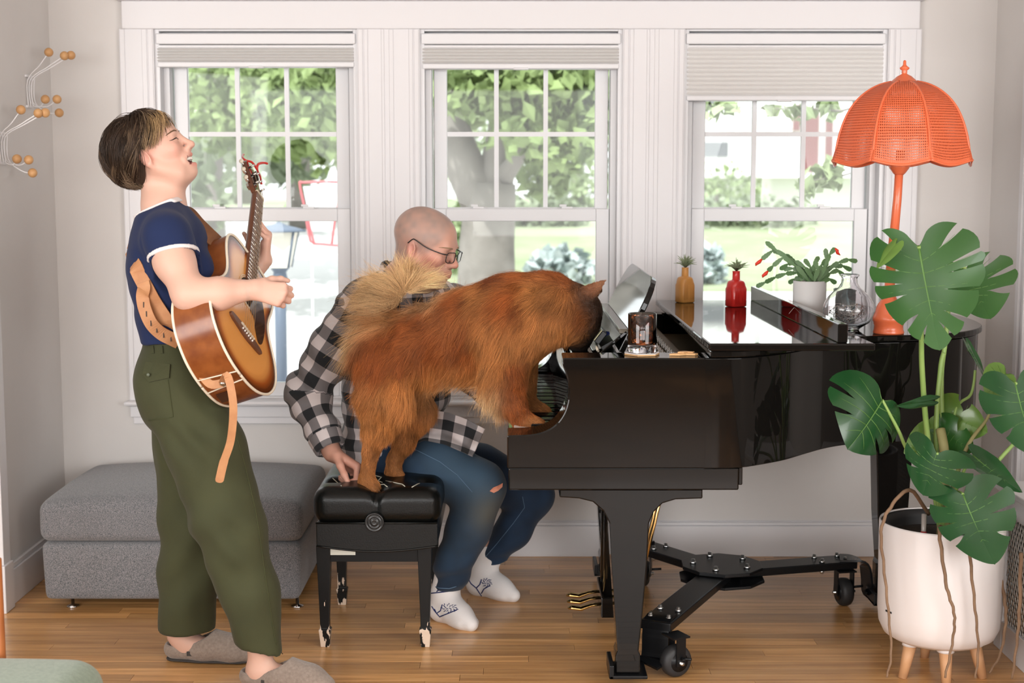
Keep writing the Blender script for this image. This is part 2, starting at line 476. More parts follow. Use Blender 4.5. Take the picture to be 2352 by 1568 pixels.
def plank(x0, x1, y, parent):
    L = round((x1 - x0) * 20) / 20; L = max(L, .1)
    if L not in cache:
        cache[L] = MB().box((0, 0, -.012), (L - .0012, PW - .0008, 0)).mesh('plank'); cache[L].materials.append(M_plank)
    o = bpy.data.objects.new('plank', cache[L]); COL.objects.link(o); o.parent = parent
    o.location = (x0, y, 0); return L
rows = int((YW + .05 - 3.72) / PW); nplank = 0
for r in range(rows):
    y = YW + .03 - (r + 1) * PW; x = -2.2 - R.random() * .9
    while x < 2.15:
        L = R.choice((.55, .7, .85, 1.0, 1.15, 1.3, 1.5)); L = plank(x, x + L, y, fl_ob); x += L; nplank += 1
# rest of the floor behind: strips joined
mb = MB(); y = YW + .03 - rows * PW
M_plank_far = mat('oak_strip_far', (.40, .19, .07), .32, coat=.2, var=(2.2, (.26, .12, .04), .3, .7))
while y > -3.55:
    mb.box((-3.45, y - PW, -.012), (3.45, y - .001, 0)); y -= PW
o = mb.build('plank_field', M_plank_far, fl_ob); o['kind'] = 'stuff'

# ---- trim round the windows
def wbox(px0, py0, px1, py1, y0, y1):
    a = at(px0, py1, y0); c = at(px1, py0, y0); return (a.x, y0, a.z), (c.x, y1, c.z)
TRIMN = [0]
def trim(mb, bevel=.003):
    TRIMN[0] += 1; return struct('trim_%d' % TRIMN[0], mb, M_trim, bevel=bevel)
zh = at(1176, 66, YW - .03).z; zc = at(1176, 4, YW - .03).z
xa, xb = at(284, 60, YW).x, at(2108, 60, YW).x
trim(MB().box((xa, YW - .03, zh), (xb, YW, zc + .004)))                       # head casing board
trim(MB().box((xa - .02, YW - .05, zc + .004), (xb + .02, YW, zc + .028)), .006)  # cap above it
ZST = at(1176, 921, YW - .045).z
def casing(x0, x1, flutes):
    m = MB(); m.box((x0, YW - .021, ZST), (x1, YW, zh))
    for f0, f1 in flutes: m.box((f0, YW - .0245, ZST), (f1, YW - .02, zh), bev=.003)
    return trim(m, .002)
xA = at(289, 500, YW).x; xB = at(2101, 500, YW).x
wd = WIN[0][0] - xA
casing(xA, WIN[0][0], [(xA + .002, xA + .022), (WIN[0][0] - .046, WIN[0][0] - .026), (WIN[0][0] - .022, WIN[0][0] - .003)])
casing(WIN[2][1], xB, [(xB - .022, xB - .002), (WIN[2][1] + .026, WIN[2][1] + .046), (WIN[2][1] + .003, WIN[2][1] + .022)])
for i in (0, 1):
    a, c = WIN[i][1], WIN[i + 1][0]; mid = (a + c) / 2
    casing(a, c, [(a + .003, a + .022), (a + .026, a + .042), (mid - .028, mid - .016), (mid + .002, mid + .02), (c - .042, c - .026), (c - .022, c - .003)])
zs1 = at(1176, 933, YW - .06).z
trim(MB().box((at(283, 925, YW - .06).x, YW - .062, zs1), (at(2108, 925, YW).x, YW + .06, ZST)), .009)   # stool
za0 = at(1176, 974, YW - .02).z; za1 = at(1176, 958, YW - .02).z
trim(MB().box((xA, YW - .022, za1), (xB, YW, zs1)).box((xA + .01, YW - .014, za0), (xB - .01, YW, za1)), .003)   # apron
# baseboards
zb = .147
def base(name, lo, hi, ax):
    m = MB().box(lo, hi)
    return struct(name, m, M_trim, bevel=.003)
m = MB().box((XL, YW - .018, 0), (XR, YW, zb - .02)).box((XL, YW - .012, zb - .02), (XR, YW, zb - .006)).box((XL, YW - .007, zb - .006), (XR, YW, zb))
struct('baseboard_back', m, M_trim, bevel=.003)
m = MB().box((XL, 4.93, 0), (XL + .018, YW - .018, zb - .02)).box((XL, 4.93, zb - .02), (XL + .012, YW - .012, zb))
struct('baseboard_left', m, M_trim, bevel=.003)
m = MB().box((XR - .018, 4.72, 0), (XR, YW - .018, zb - .02)).box((XR - .012, 4.72, zb - .02), (XR, YW - .012, zb))
struct('baseboard_right', m, M_trim, bevel=.003)
# casing of the opening on the left (white edge) and plinth
trim(MB().box((XL - .13, 4.86, 0), (XL + .022, 4.93, 2.3)).box((XL - .14, 4.845, 0), (XL + .03, 4.935, .17)), .003)
# casing on the right wall with two raised edges
m = MB()
m.box((XR - .02, 5.13, .0), (XR, 5.24, 2.08)); m.box((XR - .03, 5.20, 0), (XR - .018, 5.235, 2.08)); m.box((XR - .034, 5.135, 0), (XR - .018, 5.155, 2.08))
m.box((XR - .03, 4.9, 2.08), (XR, 5.26, 2.25)); trim(m, .003)

# ---- the windows
M_glass = bpy.data.materials.new('window_glass'); M_glass.use_nodes = True
t = NT(M_glass); t.n.clear()
out = t.add('ShaderNodeOutputMaterial'); mx = t.add('ShaderNodeMixShader'); tr = t.add('ShaderNodeBsdfTransparent'); gl = t.add('ShaderNodeBsdfGlossy', i_Roughness=.02)
tr.inputs[0].default_value = (.97, .98, .97, 1); fr = t.add('ShaderNodeFresnel', i_IOR=1.28)
t.ln(fr.outputs[0], mx.inputs[0]); t.ln(tr.outputs[0], mx.inputs[1]); t.ln(gl.outputs[0], mx.inputs[2]); t.ln(mx.outputs[0], out.inputs[0])

def frame(x0, x1, z0, z1, y0, y1, l, r, tp, bt, bev=.003):
    return MB().box((x0, y0, z0), (x0 + l, y1, z1)).box((x1 - r, y0, z0), (x1, y1, z1)).box((x0 + l, y0, z1 - tp), (x1 - r, y1, z1)).box((x0 + l, y0, z0), (x1 - r, y1, z0 + bt))
ZM = at(1176, 505, YW + .07).z
BL = (155, 159, 232)
for i, (x0, x1) in enumerate(WIN):
    root = empty('window_%d' % (i + 1), ((x0 + x1) / 2, YW, ZS), kind='structure')
    yo, yi = YW + .10, YW + .065     # upper sash further out than the lower
    # jamb liner
    frame(x0 - .004, x1 + .004, ZS - .03, ZT + .03, YW - .004, YW + .16, .022, .022, .03, .028).build('frame', M_vinyl, root, bevel=.002)
    frame(x0 + .018, x1 - .018, ZS, ZT, YW + .05, YW + .15, .024, .024, .02, .02).build('stop', M_vinyl, root, bevel=.002)
    a0, a1 = x0 + .042, x1 - .042
    us = frame(a0 + .006, a1 - .006, ZM, ZT - .01, yo, yo + .03, .052, .052, .05, .05)
    g0, g1 = a0 + .058, a1 - .058; gz0, gz1 = ZM + .05, ZT - .06
    up = us.build('upper_sash', M_vinyl, root, bevel=.003)
    mt = MB()
    xm = [g0 + (g1 - g0) * k / 3 for k in (1, 2)]
    zmid = at(1176, 308, yo).z
    for x in xm: mt.box((x - .009, yo + .006, gz0), (x + .009, yo + .022, gz1))
    mt.box((g0, yo + .0055, zmid - .009), (g1, yo + .0225, zmid + .009)); mt.build('muntin', M_vinyl, up)
    xe = [g0] + xm + [g1]
    for k in range(3):
        for za, zb_ in ((gz0, zmid), (zmid, gz1)):
            MB().box((xe[k], yo + .013, za), (xe[k + 1], yo + .015, zb_)).build('pane', M_glass, up)
    lo = frame(a0 + .002, a1 - .002, ZS + .02, ZM + .045, yi - .005, yi + .03, .052, .052, .05, .055).build('lower_sash', M_vinyl, root, bevel=.003)
    MB().box((a0 + .054, yi + .012, ZS + .07), (a1 - .054, yi + .014, ZM - .002)).build('pane', M_glass, lo)
    for fx in (.26, .76):
        x = a0 + (a1 - a0) * fx
        MB().box((x - .022, yi + .002, ZM + .045), (x + .022, yi + .02, ZM + .053)).box((x - .03, yi + .006, ZM + .053), (x - .002, yi + .018, ZM + .062)).build('sash_lock', M_vinyl, lo, bevel=.001)
    # cellular blind pulled almost up
    names = ('white cellular blind fully raised behind the laughing woman', 'white cellular blind fully raised above the bald man', 'white pleated blind lowered a little beside the orange lamp')
    br = empty('window_blind', ((x0 + x1) / 2, YW, ZT), names[i], 'blind', 'cellular blinds in the three windows')
    b0, b1 = x0 + .006 + .0 * i, x1 - .008
    zb0 = at(1176, BL[i], YW + .01).z; z1 = at(1176, 77, YW + .0).z; z2 = at(1176, 102, YW).z; z3 = at(1176, 110, YW).z
    MB().box((b0, YW - .014, z2), (b1, YW + .045, z1)).build('headrail', M_blindrail, br, bevel=.005, seg=3)
    MB().box((b0 + .004, YW - .006, z3), (b1 - .006, YW + .04, z2 - .002)).build('middle_rail', M_blindrail, br, bevel=.004)
    zr = zb0 + .02
    MB().box((b0 + .004, YW - .012, zb0), (b1 - .006, YW + .042, zr)).box(((b0 + b1) / 2 - .03, YW - .018, zb0 - .004), ((b0 + b1) / 2 + .03, YW + .01, zb0 + .005)).build('bottom_rail', M_blindrail, br, bevel=.004)
    n = 5 if i < 2 else 11; pz = (z3 - zr) / n
    # each cell is a hexagonal fold
    for k in range(n):
        za = zr + k * pz; a, c = b0 + .005, b1 - .007
        bulge = .014 if i < 2 else .010
        pl = [(YW - .002, za), (YW - bulge, za + pz * .5), (YW - .002, za + pz), (YW + .034, za + pz), (YW + .044, za + pz * .5), (YW + .034, za)]
        v = [(a, p[0], p[1]) for p in pl] + [(c, p[0], p[1]) for p in pl]
        f = [tuple(range(5, -1, -1)), tuple(range(6, 12))] + [(q, (q + 1) % 6, 6 + (q + 1) % 6, 6 + q) for q in range(6)]
        MB().raw(v, [tuple(reversed(q)) for q in f]).build('pleat', M_blind, br)
# ================================================================== outdoors
M_pave = mat('sunny_pavement', (.62, .61, .60), .9, var=(.6, (.55, .55, .54), .3, .7))
M_lawn = mat('lawn_grass', (.25, .30, .17), .95, var=(1.2, (.33, .37, .24), .3, .7))
M_bark = mat('tree_bark', (.25, .23, .205), .95, var=(5, (.17, .155, .135), .35, .7), bump=(14, .8))
def leafmat(n, c, c2):
    m = mat(n, c, .7, var=(1.5, c2, .3, .7)); return m
M_leaf = [leafmat('maple_leaves', (.17, .235, .085), (.26, .34, .13)), leafmat('far_leaves', (.165, .205, .125), (.25, .295, .19)), leafmat('pale_leaves', (.23, .30, .145), (.34, .41, .22))]
M_house = mat('white_siding', (.82, .82, .80), .7)
M_hglass = mat('house_glass', (.20, .205, .215), .15)
M_maroon = mat('maroon_door', (.19, .085, .085), .5)
M_iron = mat('lamp_post_iron', (.12, .15, .20), .5)
M_lglass = mat('lantern_glass', (.8, .76, .66), .3)
M_redfr = mat('red_chair_tube', (.55, .15, .16), .4)
M_sling = mat('white_sling', (.78, .78, .77), .8)
M_hosta = mat('hosta_leaves', (.32, .39, .38), .7, var=(6, (.46, .51, .50), .3, .7))
ZG = .1
def gz(Y): return .1 + .75 * min(max((Y - 14) / 10, 0), 1)
def strip(name, x0, x1, ys, dz, m):
    v = []; f = []
    for y in ys: v += [(x0, y, gz(y) + dz), (x1, y, gz(y) + dz), (x0, y, gz(y) - .3), (x1, y, gz(y) - .3)]
    for i in range(len(ys) - 1):
        k = 4 * i; f += [(k, k + 1, k + 5, k + 4), (k, k + 4, k + 6, k + 2), (k + 1, k + 3, k + 7, k + 5)]
    f += [(0, 2, 3, 1), (len(v) - 4, len(v) - 3, len(v) - 1, len(v) - 2)]
    o = MB().raw(v, f).build(name, m); o['kind'] = 'structure'; return o
strip('ground', -40, 40, [6.2, 14, 24, 70], 0, M_pave)
strip('lawn', -1.0, 14, [16.2, 24], .03, M_lawn)
strip('lawn_far', -16, 20, [24.2, 60], .03, M_lawn)

def leaves(name, blobs, n, size, m, parent, droop=.5, seed=1):
    """leaf quads scattered in the shells of ellipsoid blobs"""
    rg = np.random.default_rng(seed); vs = []
    wts = np.array([b[1][0] * b[1][2] for b in blobs], float); wts /= wts.sum()
    pick = rg.choice(len(blobs), n, p=wts)
    d = rg.normal(size=(n, 3)); d /= np.linalg.norm(d, axis=1)[:, None]; rr = rg.random(n) ** .45
    C = np.array([tuple(b[0]) for b in blobs])[pick]; S = np.array([tuple(b[1]) for b in blobs])[pick]
    P = C + d * S * rr[:, None]
    a = rg.normal(size=(n, 3)); a[:, 2] -= droop; a /= np.linalg.norm(a, axis=1)[:, None]
    b = np.cross(a, rg.normal(size=(n, 3))); b /= np.maximum(np.linalg.norm(b, axis=1), 1e-6)[:, None]
    s = size * (.6 + .8 * rg.random(n))[:, None]
    nn = np.cross(a, b) * s * .12
    v = np.stack([P - a * s, P + b * s * .62 - a * s * .1 + nn, P + a * s, P - b * s * .62 - a * s * .1 + nn], 1).reshape(-1, 3)
    q = np.arange(n * 4).reshape(-1, 4)
    o = link(name, mesh_np(name, v, q, smooth=False), m, parent); o['kind'] = 'stuff'; return o

# the big maple in front of the middle window
YT = 11.0
tr = empty('maple_tree', at(1120, 900, YT), 'big maple with a forking grey trunk seen through the middle window', 'tree')
def tp(px, py, Y=YT): return at(px, py, Y)
MB().tube([tp(1112, 1050), tp(1116, 760), tp(1118, 560), tp(1125, 470), tp(1128, 420)], [.33, .24, .215, .20, .19], 14).build('trunk', M_bark, tr)
MB().tube([tp(1118, 520), tp(1085, 420), tp(1050, 340), tp(1020, 240), tp(1010, 120)], [.13, .16, .155, .14, .12], 12).build('branch', M_bark, tr)
MB().tube([tp(1125, 500), tp(1140, 400), tp(1150, 300), tp(1152, 200), tp(1168, 80)], [.16, .14, .10, .08, .06], 10).build('branch', M_bark, tr)
MB().tube([tp(1140, 430), tp(1190, 360, 10.8), tp(1250, 320, 10.6)], [.09, .06, .04], 8).build('branch', M_bark, tr)
MB().tube([tp(1085, 430), tp(1030, 360, 11.2), tp(985, 300, 11.3)], [.09, .07, .05], 8).build('branch', M_bark, tr)
bl = [(tp(px, py, Y), (r * 1.2, r, r * .8)) for px, py, Y, r in ((1080, 190, 10.4, .34), (1200, 200, 10.6, .38), (1320, 230, 10.8, .5), (1290, 330, 10.6, .28), (1180, 320, 10.4, .2), (1040, 250, 11.4, .24), (1340, 160, 11.4, .6), (1210, 120, 11, .6), (1030, 110, 11.2, .6), (1250, 410, 11.8, .2), (770, 200, 12.5, .75), (640, 180, 13.5, .8), (740, 300, 13.0, .5), (580, 260, 14.0, .6))]
leaves('crown', bl, 7600, .07, M_leaf[0], tr, seed=3)
# trees further off
def tree(px, Y, zc, r, h, n, mi, label, seed, tw=.18, lean=0, bark=None):
    x = at(px, 420, Y).x
    ZG = gz(Y); t_ = empty('tree', (x, Y, ZG), label, 'tree', 'trees across the street')
    MB().tube([(x, Y, ZG), (x + lean * .5, Y, zc * .5), (x + lean, Y, zc + .5)], [tw, tw * .8, tw * .5], 10).build('trunk', bark or M_bark, t_)
    rg = random.Random(seed); bl_ = []
    for k in range(9):
        a = rg.random() * 6.28; bl_.append((V(x + math.cos(a) * r * .6, Y + math.sin(a) * r * .5, zc + rg.uniform(-.5, .55) * h), (r * .5, r * .5, h * .28)))
    leaves('crown', bl_, n, .13, M_leaf[mi], t_, seed=seed); return t_
M_pale = mat('pale_bark', (.30, .27, .25), .9, var=(3, (.24, .22, .2), .3, .7))
tree(492, 16, 3.0, 1.7, 3.4, 2600, 1, 'tree with a pale slim trunk left of the woman', 11, .13, bark=M_pale)
tree(690, 23, 3.6, 2.7, 3.6, 2600, 1, 'broad green tree behind the lamp post', 12, .2)
tree(300, 30, 3.6, 3.4, 4.6, 2000, 1, 'green tree at the edge of the first window', 13, .2)
tree(985, 31, 4.4, 3.0, 5.0, 2200, 2, 'pale tree behind the big maple', 14, .22)
tree(1330, 40, 4.6, 3.0, 5.0, 2400, 1, 'tree right behind the maple crown', 15, .2)
tree(560, 42, 4.6, 5.4, 7.0, 2400, 1, 'wide tree far behind the lamp post', 16, .3)
tree(1150, 56, 4.6, 4.6, 7.0, 2000, 2, 'wide tree far behind the maple trunk', 17, .3)
# twigs hanging in the right window
tw = empty('young_tree', V(2.95, 7.9, .1), 'young tree whose leafy twigs hang outside near the orange lamp', 'tree')
MB().tube([V(2.95, 7.9, .1), V(2.93, 7.9, 1.4), V(2.85, 7.85, 2.2), V(2.75, 7.8, 2.8)], [.05, .045, .03, .015], 10).build('trunk', M_bark, tw)
MB().tube([V(2.86, 7.86, 2.1), at(2100, 225, 7.75), at(2010, 235, 7.7)], [.02, .012, .008], 8).build('twig', M_bark, tw)
MB().tube([V(2.92, 7.9, 1.5), at(2100, 370, 7.75), at(2010, 380, 7.7)], [.02, .012, .007], 8).build('twig', M_bark, tw)
MB().tube([at(1770, 250, 7.6), at(1700, 246, 7.6), at(1620, 250, 7.6)], [.003, .0025, .002], 6).build('twig', M_bark, tw)
MB().tube([at(2010, 235, 7.7), at(1930, 255, 7.6), at(1850, 248, 7.6), at(1770, 250, 7.6)], [.008, .006, .005, .003], 6).build('twig', M_bark, tw)
MB().tube([at(2010, 380, 7.7), at(1930, 405, 7.6), at(1860, 415, 7.6)], [.007, .005, .003], 6).build('twig', M_bark, tw)
bl = [(at(px, py, 7.6), (rx, .06, rz)) for px, py, rx, rz in ((1900, 250, .10, .05), (1840, 258, .08, .04), (1770, 245, .05, .03), (1890, 410, .12, .07), (1850, 435, .05, .06), (1915, 395, .05, .06), (1630, 255, .09, .06), (1680, 250, .05, .03))]
leaves('foliage', bl, 130, .05, M_leaf[2], tw, seed=21)

# white house across the street
YH = 27.0
h = empty('house', at(1750, 430, YH), 'white house with a maroon front door seen through the right window', 'house')
a = at(1490, 560, YH); c = at(2160, -60, YH)
MB().box((a.x, YH, .8), (c.x + 3, YH + 6, c.z)).build('wall', M_house, h)
def hb(px0, py0, px1, py1, y0, y1):
    lo = at(px0, py1, YH); hi = at(px1, py0, YH); return (lo.x, y0, lo.z), (hi.x, y1, hi.z)
for q in ((1606, 285, 1672, 360), (1606, 150, 1672, 250)):
    f_ = MB().box(*hb(q[0] - 6, q[1] - 6, q[2] + 6, q[3] + 8, YH - .06, YH)).build('window', M_house, h)
    lo, hi = hb(*q, YH - .09, YH - .05); mz = (lo[2] + hi[2]) / 2
    MB().box(lo, (hi[0], hi[1], mz - .03)).build('pane', M_hglass, f_); MB().box((lo[0], lo[1], mz + .03), hi).build('pane', M_house, f_)
MB().box(*hb(1838, 255, 1880, 395, YH - .08, YH)).build('front_door', M_maroon, h)
MB().box(*hb(1820, 240, 1836, 300, YH - .08, YH)).build('shutter', M_maroon, h)
MB().box(*hb(1893, 270, 1912, 395, YH - .08, YH)).build('shutter', M_maroon, h)
MB().box(*hb(1560, 398, 2160, 408, YH - .5, YH)).build('porch_ledge', M_house, h)

# hedge and bushes along the lawn
def bush(px, py, Y, rx, rz, n, m, label, seed, size=.07):
    c = at(px, py, Y); ZG = gz(Y); c.z = ZG + rz * .9; o = empty('bush', (c.x, Y, ZG), label, 'bush', 'bushes on the lawn')
    leaves('foliage', [(c, (rx, rx * .7, rz)), (c + V(rx * .5, 0, -.1), (rx * .6, rx * .5, rz * .8)), (c + V(-rx * .5, .1, -.1), (rx * .6, rx * .5, rz * .8))], n, size, m, o, seed=seed)
    MB().tube([(c.x, Y, ZG), (c.x, Y, c.z)], .04, 6).build('stem', M_bark, o); return o
bush(1690, 530, 23.2, 1.3, .28, 900, M_leaf[1], 'low hedge along the far lawn seen above the air plants', 31)
bush(1230, 535, 23.2, .8, .3, 900, M_leaf[1], 'green shrub behind the lawn right of the maple trunk', 32)
bush(1330, 430, 25.5, .7, .6, 700, M_leaf[2], 'pale flowering bush left of the white mullion', 33)
bush(1645, 455, 25.5, .9, .55, 600, M_leaf[2], 'pale bush in front of the white house', 34)
bush(1610, 640, 16.7, .28, .26, 420, M_hosta, 'blue grey hosta behind the orange bottle vase', 35, .08)
bush(1290, 640, 16.7, .42, .24, 420, M_hosta, 'blue grey hosta above the back of the dog', 36, .08)
bush(1075, 560, 17.5, .4, .5, 420, M_leaf[2], 'green bush beside the face of the man', 37, .08)

# lamp post
YP = 9.0
lp = empty('lamp_post', at(643, 900, YP), 'dark garden lamp post with a glass lantern behind the guitar', 'lamp post')
x, z0 = at(643, 640, YP).x, at(643, 625, YP).z
MB().tube([(x, YP, .1), (x, YP, z0)], .037, 12).build('post', M_iron, lp)
MB().lathe([(.037, -.09), (.05, -.06), (.04, -.02), (.055, .0), (.07, .02)], (x, YP, z0 + .02), 10).build('collar', M_iron, lp)
hh = at(643, 532, YP).z - z0
for k in range(4):
    a0 = math.pi / 4 + k * math.pi / 2; a1 = a0 + math.pi / 2
    p = [V(x + .09 * math.cos(a0), YP + .09 * math.sin(a0), z0 + .03), V(x + .09 * math.cos(a1), YP + .09 * math.sin(a1), z0 + .03), V(x + .15 * math.cos(a1), YP + .15 * math.sin(a1), z0 + hh), V(x + .15 * math.cos(a0), YP + .15 * math.sin(a0), z0 + hh)]
    MB().raw(p, [(0, 1, 2, 3)]).build('pane', M_lglass, lp)
    MB().tube([p[0], p[3]], .008, 6).build('bar', M_iron, lp)
MB().lathe([(.17, 0), (.165, .012), (.10, .03), (.04, .045), (.02, .055), (.005, .065)], (x, YP, z0 + hh), 8).build('roof', M_iron, lp)
for dx in (-.03, .03): MB().tube([(x + dx, YP, z0 + .05), (x + dx, YP, z0 + .16)], .012, 8).build('candle_bulb', mat('bulb_sleeve', (.8, .62, .3), .5), lp)
# red tubular garden chair
YC = 9.6
rc_ = empty('garden_chair', at(740, 560, YC), 'garden chair with a red tube frame beyond the lamp post', 'chair')
P_ = lambda px, py, dy=0: at(px, py, YC + dy)
MB().tube(spline([P_(722, 560), P_(706, 500), P_(689, 425), P_(700, 419), P_(775, 418), P_(784, 426), P_(770, 500), P_(762, 560)], 6), .0085, 8).build('back_frame', M_redfr, rc_)
MB().tube(spline([P_(700, 480), P_(710, 540), P_(716, 556), P_(735, 560), P_(800, 558), P_(808, 500, .5)], 6), .0085, 8).build('seat_frame', M_redfr, rc_)
a, b_, c, d = P_(696, 428), P_(778, 426), P_(764, 530), P_(716, 530)
MB().raw([a, d, c, b_, a + V(0, .01, 0), d + V(0, .01, 0), c + V(0, .01, 0), b_ + V(0, .01, 0)], [(0, 1, 2, 3), (7, 6, 5, 4), (0, 4, 5, 1), (3, 2, 6, 7)]).build('back_sling', M_sling, rc_)
for px in (716, 806): MB().tube([P_(px, 556), V(P_(px, 556).x, YC, .1)], .007, 8).build('leg', M_sling, rc_)
# ================================================================== grand piano
M_ebony = mat('piano_lacquer', (.005, .0045, .004), .035, spec=.34)
M_ebony_in = mat('piano_inside_black', (.012, .012, .012), .35)
M_plate = mat('piano_plate', (.16, .11, .055), .45, metal=.3)
M_edge = mat('piano_worn_edge', (.10, .085, .06), .3, coat=.3)
M_white = mat('key_white', (.80, .79, .76), .18, coat=.4)
M_black = mat('key_black', (.006, .006, .006), .06)
M_brass = mat('brass', (.78, .52, .20), .18, metal=1.)
M_felt = mat('red_felt', (.42, .03, .03), .9)
M_steel = mat('zinc_bolt', (.66, .68, .68), .3, metal=1.)
M_dolly = mat('dolly_black_steel', (.006, .0065, .0075), .3, spec=.3)
M_rubber = mat('wheel_rubber', (.02, .02, .021), .55)
YN, YF = 4.03, 5.50          # near and far side of the case
ZB, ZR = .683, 1.003         # rim bottom and top
pn = empty('grand_piano', (.7, 4.75, 0), 'black lacquered baby grand piano with its front lid folded back', 'piano')
def profXZ(pix, Y): return [(at(a, b, Y).x, at(a, b, Y).z) for a, b in pix]
def extrudeY(mb, prof, y0, y1, smooth=False):
    """prof in (x, z), extruded along y"""
    M = Matrix(((1, 0, 0, 0), (0, 0, 1, 0), (0, 1, 0, 0), (0, 0, 0, 1)))
    n = len(prof); v = [Vector((p[0], y0, p[1])) for p in prof] + [Vector((p[0], y1, p[1])) for p in prof]
    ar = sum(prof[i][0] * prof[(i + 1) % n][1] - prof[(i + 1) % n][0] * prof[i][1] for i in range(n))
    f = [tuple(range(n)), tuple(range(2 * n - 1, n - 1, -1))] + [((k + 1) % n, k, n + k, n + (k + 1) % n) for k in range(n)]
    if ar < 0: f = [tuple(reversed(q)) for q in f]
    mb.raw(v, f); return mb
arm = [(1165, 1000), (1205, 999), (1232, 996), (1256, 988), (1277, 974), (1293, 953), (1302, 930), (1306, 905), (1305, 880), (1299, 858), (1294, 842), (1293, 822), (1640, 822), (1640, 1076), (1165, 1076)]
arm = [(1165, 1000)] + [(p.x, p.y) for p in spline([(a, b__, 0) for a, b__ in arm[1:12]], 4)] + arm[12:]
pr = profXZ(arm, YN)
extrudeY(MB(), pr, YN, YN + .135).build('arm', M_ebony, pn, bevel=.004)
extrudeY(MB(), pr, YF - .10, YF).build('arm', M_ebony, pn, bevel=.004)
# rim: bentside, tail and spine
out = [(.55, YN), (.60, YN + .001), (.664, 4.042), (.735, 4.09), (.81, 4.155), (.89, 4.25), (.97, 4.34), (1.05, 4.40), (1.14, 4.43), (1.25, 4.45), (1.36, 4.49), (1.47, 4.58), (1.555, 4.72), (1.595, 4.9), (1.60, 5.1), (1.585, 5.27), (1.53, 5.40), (1.43, 5.475), (1.30, YF), (.9, YF), (.55, YF)]
op = [p for p in spline([(a, b, 0) for a, b in out], 5)]
def offs(P, d):
    r = []
    for i in range(len(P)):
        t = (P[min(i + 1, len(P) - 1)] - P[max(i - 1, 0)]).normalized(); r.append(P[i] + V(-t.y, t.x, 0) * d)
    return r
ip = offs(op, .045); n = len(op)
v = []; f = []
for a, b in zip(op, ip): v += [(a.x, a.y, ZB), (a.x, a.y, ZR), (b.x, b.y, ZR), (b.x, b.y, ZB)]
for i in range(n - 1):
    k = i * 4
    for q in range(4): f.append((k + q, k + 4 + q, k + 4 + (q + 1) % 4, k + (q + 1) % 4))
f += [(0, 1, 2, 3), (n * 4 - 1, n * 4 - 2, n * 4 - 3, n * 4 - 4)]
mb = MB(); mb.raw(v, f, True); o = mb.build('rim', M_ebony, pn, bevel=.003)
sub = o.modifiers.new('weighted', 'WEIGHTED_NORMAL'); sub.keep_sharp = True
for p in o.data.polygons: p.use_smooth = True
# soundboard, plate and pin block inside
poly = [(p.x, p.y) for p in ip]
MB().prism(poly, .86, .885).build('soundboard', mat('soundboard_wood', (.36, .22, .10), .5), pn)
MB().prism([(.575, YN + .14), (.575, YF - .105)] [::-1] + [(.80, 4.28), (1.2, 4.55), (1.2, 5.3)] if False else [(.50, 4.17), (.78, 4.22), (1.0, 4.50), (1.35, 4.62), (1.45, 4.9), (1.40, 5.3), (.50, 5.39)], .905, .93).build('iron_plate', M_plate, pn, bevel=.004)
MB().box((.375, YN + .137, .90), (.55, YF - .102, .955)).box((.40, YN + .14, .955), (.415, YF - .102, .972)).build('pin_block', M_plate, pn, bevel=.003)
tp_ = MB()
for i in range(60):
    for j in range(3):
        yy = 4.20 + i * .0195; xx = .44 + j * .028 + (i % 3) * .006
        tp_.tube([(xx, yy, .953), (xx - .004, yy, .975)], .003, 6)
o = tp_.build('tuning_pins', M_steel, pn); o['kind'] = 'stuff'
# keybed, slip, blocks
zk0 = at(1400, 1123, YN + .02).z
MB().box((-.010, YN + .006, zk0), (.655, YF - .006, ZB - .001)).build('keybed', M_ebony, pn, bevel=.004)
MB().box((-.013, YN + .136, ZB), (.004, YF - .101, .742)).build('key_slip', M_ebony, pn, bevel=.003)
MB().box((.24, YN + .136, ZB), (.26, YF - .101, .80)).box((-.0, YN + .136, ZB), (.24, YF - .101, .70)).build('key_frame', M_ebony_in, pn)
# keys
y0, y1 = YN + .139, YF - .105; kw = (y1 - y0) / 52
wk = MB().box((0, .0006, 0), (.15, kw - .0006, .022), bev=.0015).mesh('key'); wk.materials.append(M_white)
bk = MB().box((.052, -.0052, .0), (.15, .0052, .033), bev=.003).mesh('key'); bk.materials.append(M_black)
def kid(name, me, parent, loc, rz=0):
    o = bpy.data.objects.new(name, me); COL.objects.link(o); o.parent = parent; o.matrix_parent_inverse = world_of(parent).inverted(); o.location = loc; o.rotation_euler = (0, 0, rz); return o
for i in range(52):
    kid('white_key', wk, pn, (.006, y0 + i * kw, .745))
    if i < 51 and (51 - i + 5) % 7 not in (2, 6): kid('black_key', bk, pn, (.006, y0 + (i + 1) * kw, .745))
# fallboard standing open behind the keys, with red felt strip at its foot
fb = [(.150, .775), (.158, .772), (.185, .905), (.188, .93), (.176, .93), (.170, .905)]
extrudeY(MB(), fb, YN + .137, YF - .103).build('fallboard', M_ebony, pn, bevel=.002)
MB().box((.138, YN + .139, .768), (.150, YF - .105, .772)).build('felt_strip', M_felt, pn)
bs = MB()
for i in range(20): bs.box((.128, YN + .16 + i * .008, .768), (.1335, YN + .164 + i * .008, .772))
o = bs.build('felt_studs', M_brass, pn); o['kind'] = 'stuff'
# shelf, ledge and music desk
MB().box((.188, YN + .137, .955), (.375, YF - .103, .972)).build('music_shelf', M_ebony, pn, bevel=.002)
yA, yB = 4.27, 5.22
lowp = [(.252, .975), (.262, .973), (.352, 1.048), (.345, 1.056)]
extrudeY(MB(), lowp, yA + .02, yB).build('desk_flap', M_ebony, pn, bevel=.002)
MB().box((.325, yA + .02, 1.046), (.352, yB, 1.06)).build('desk_ledge', M_edge, pn, bevel=.002)
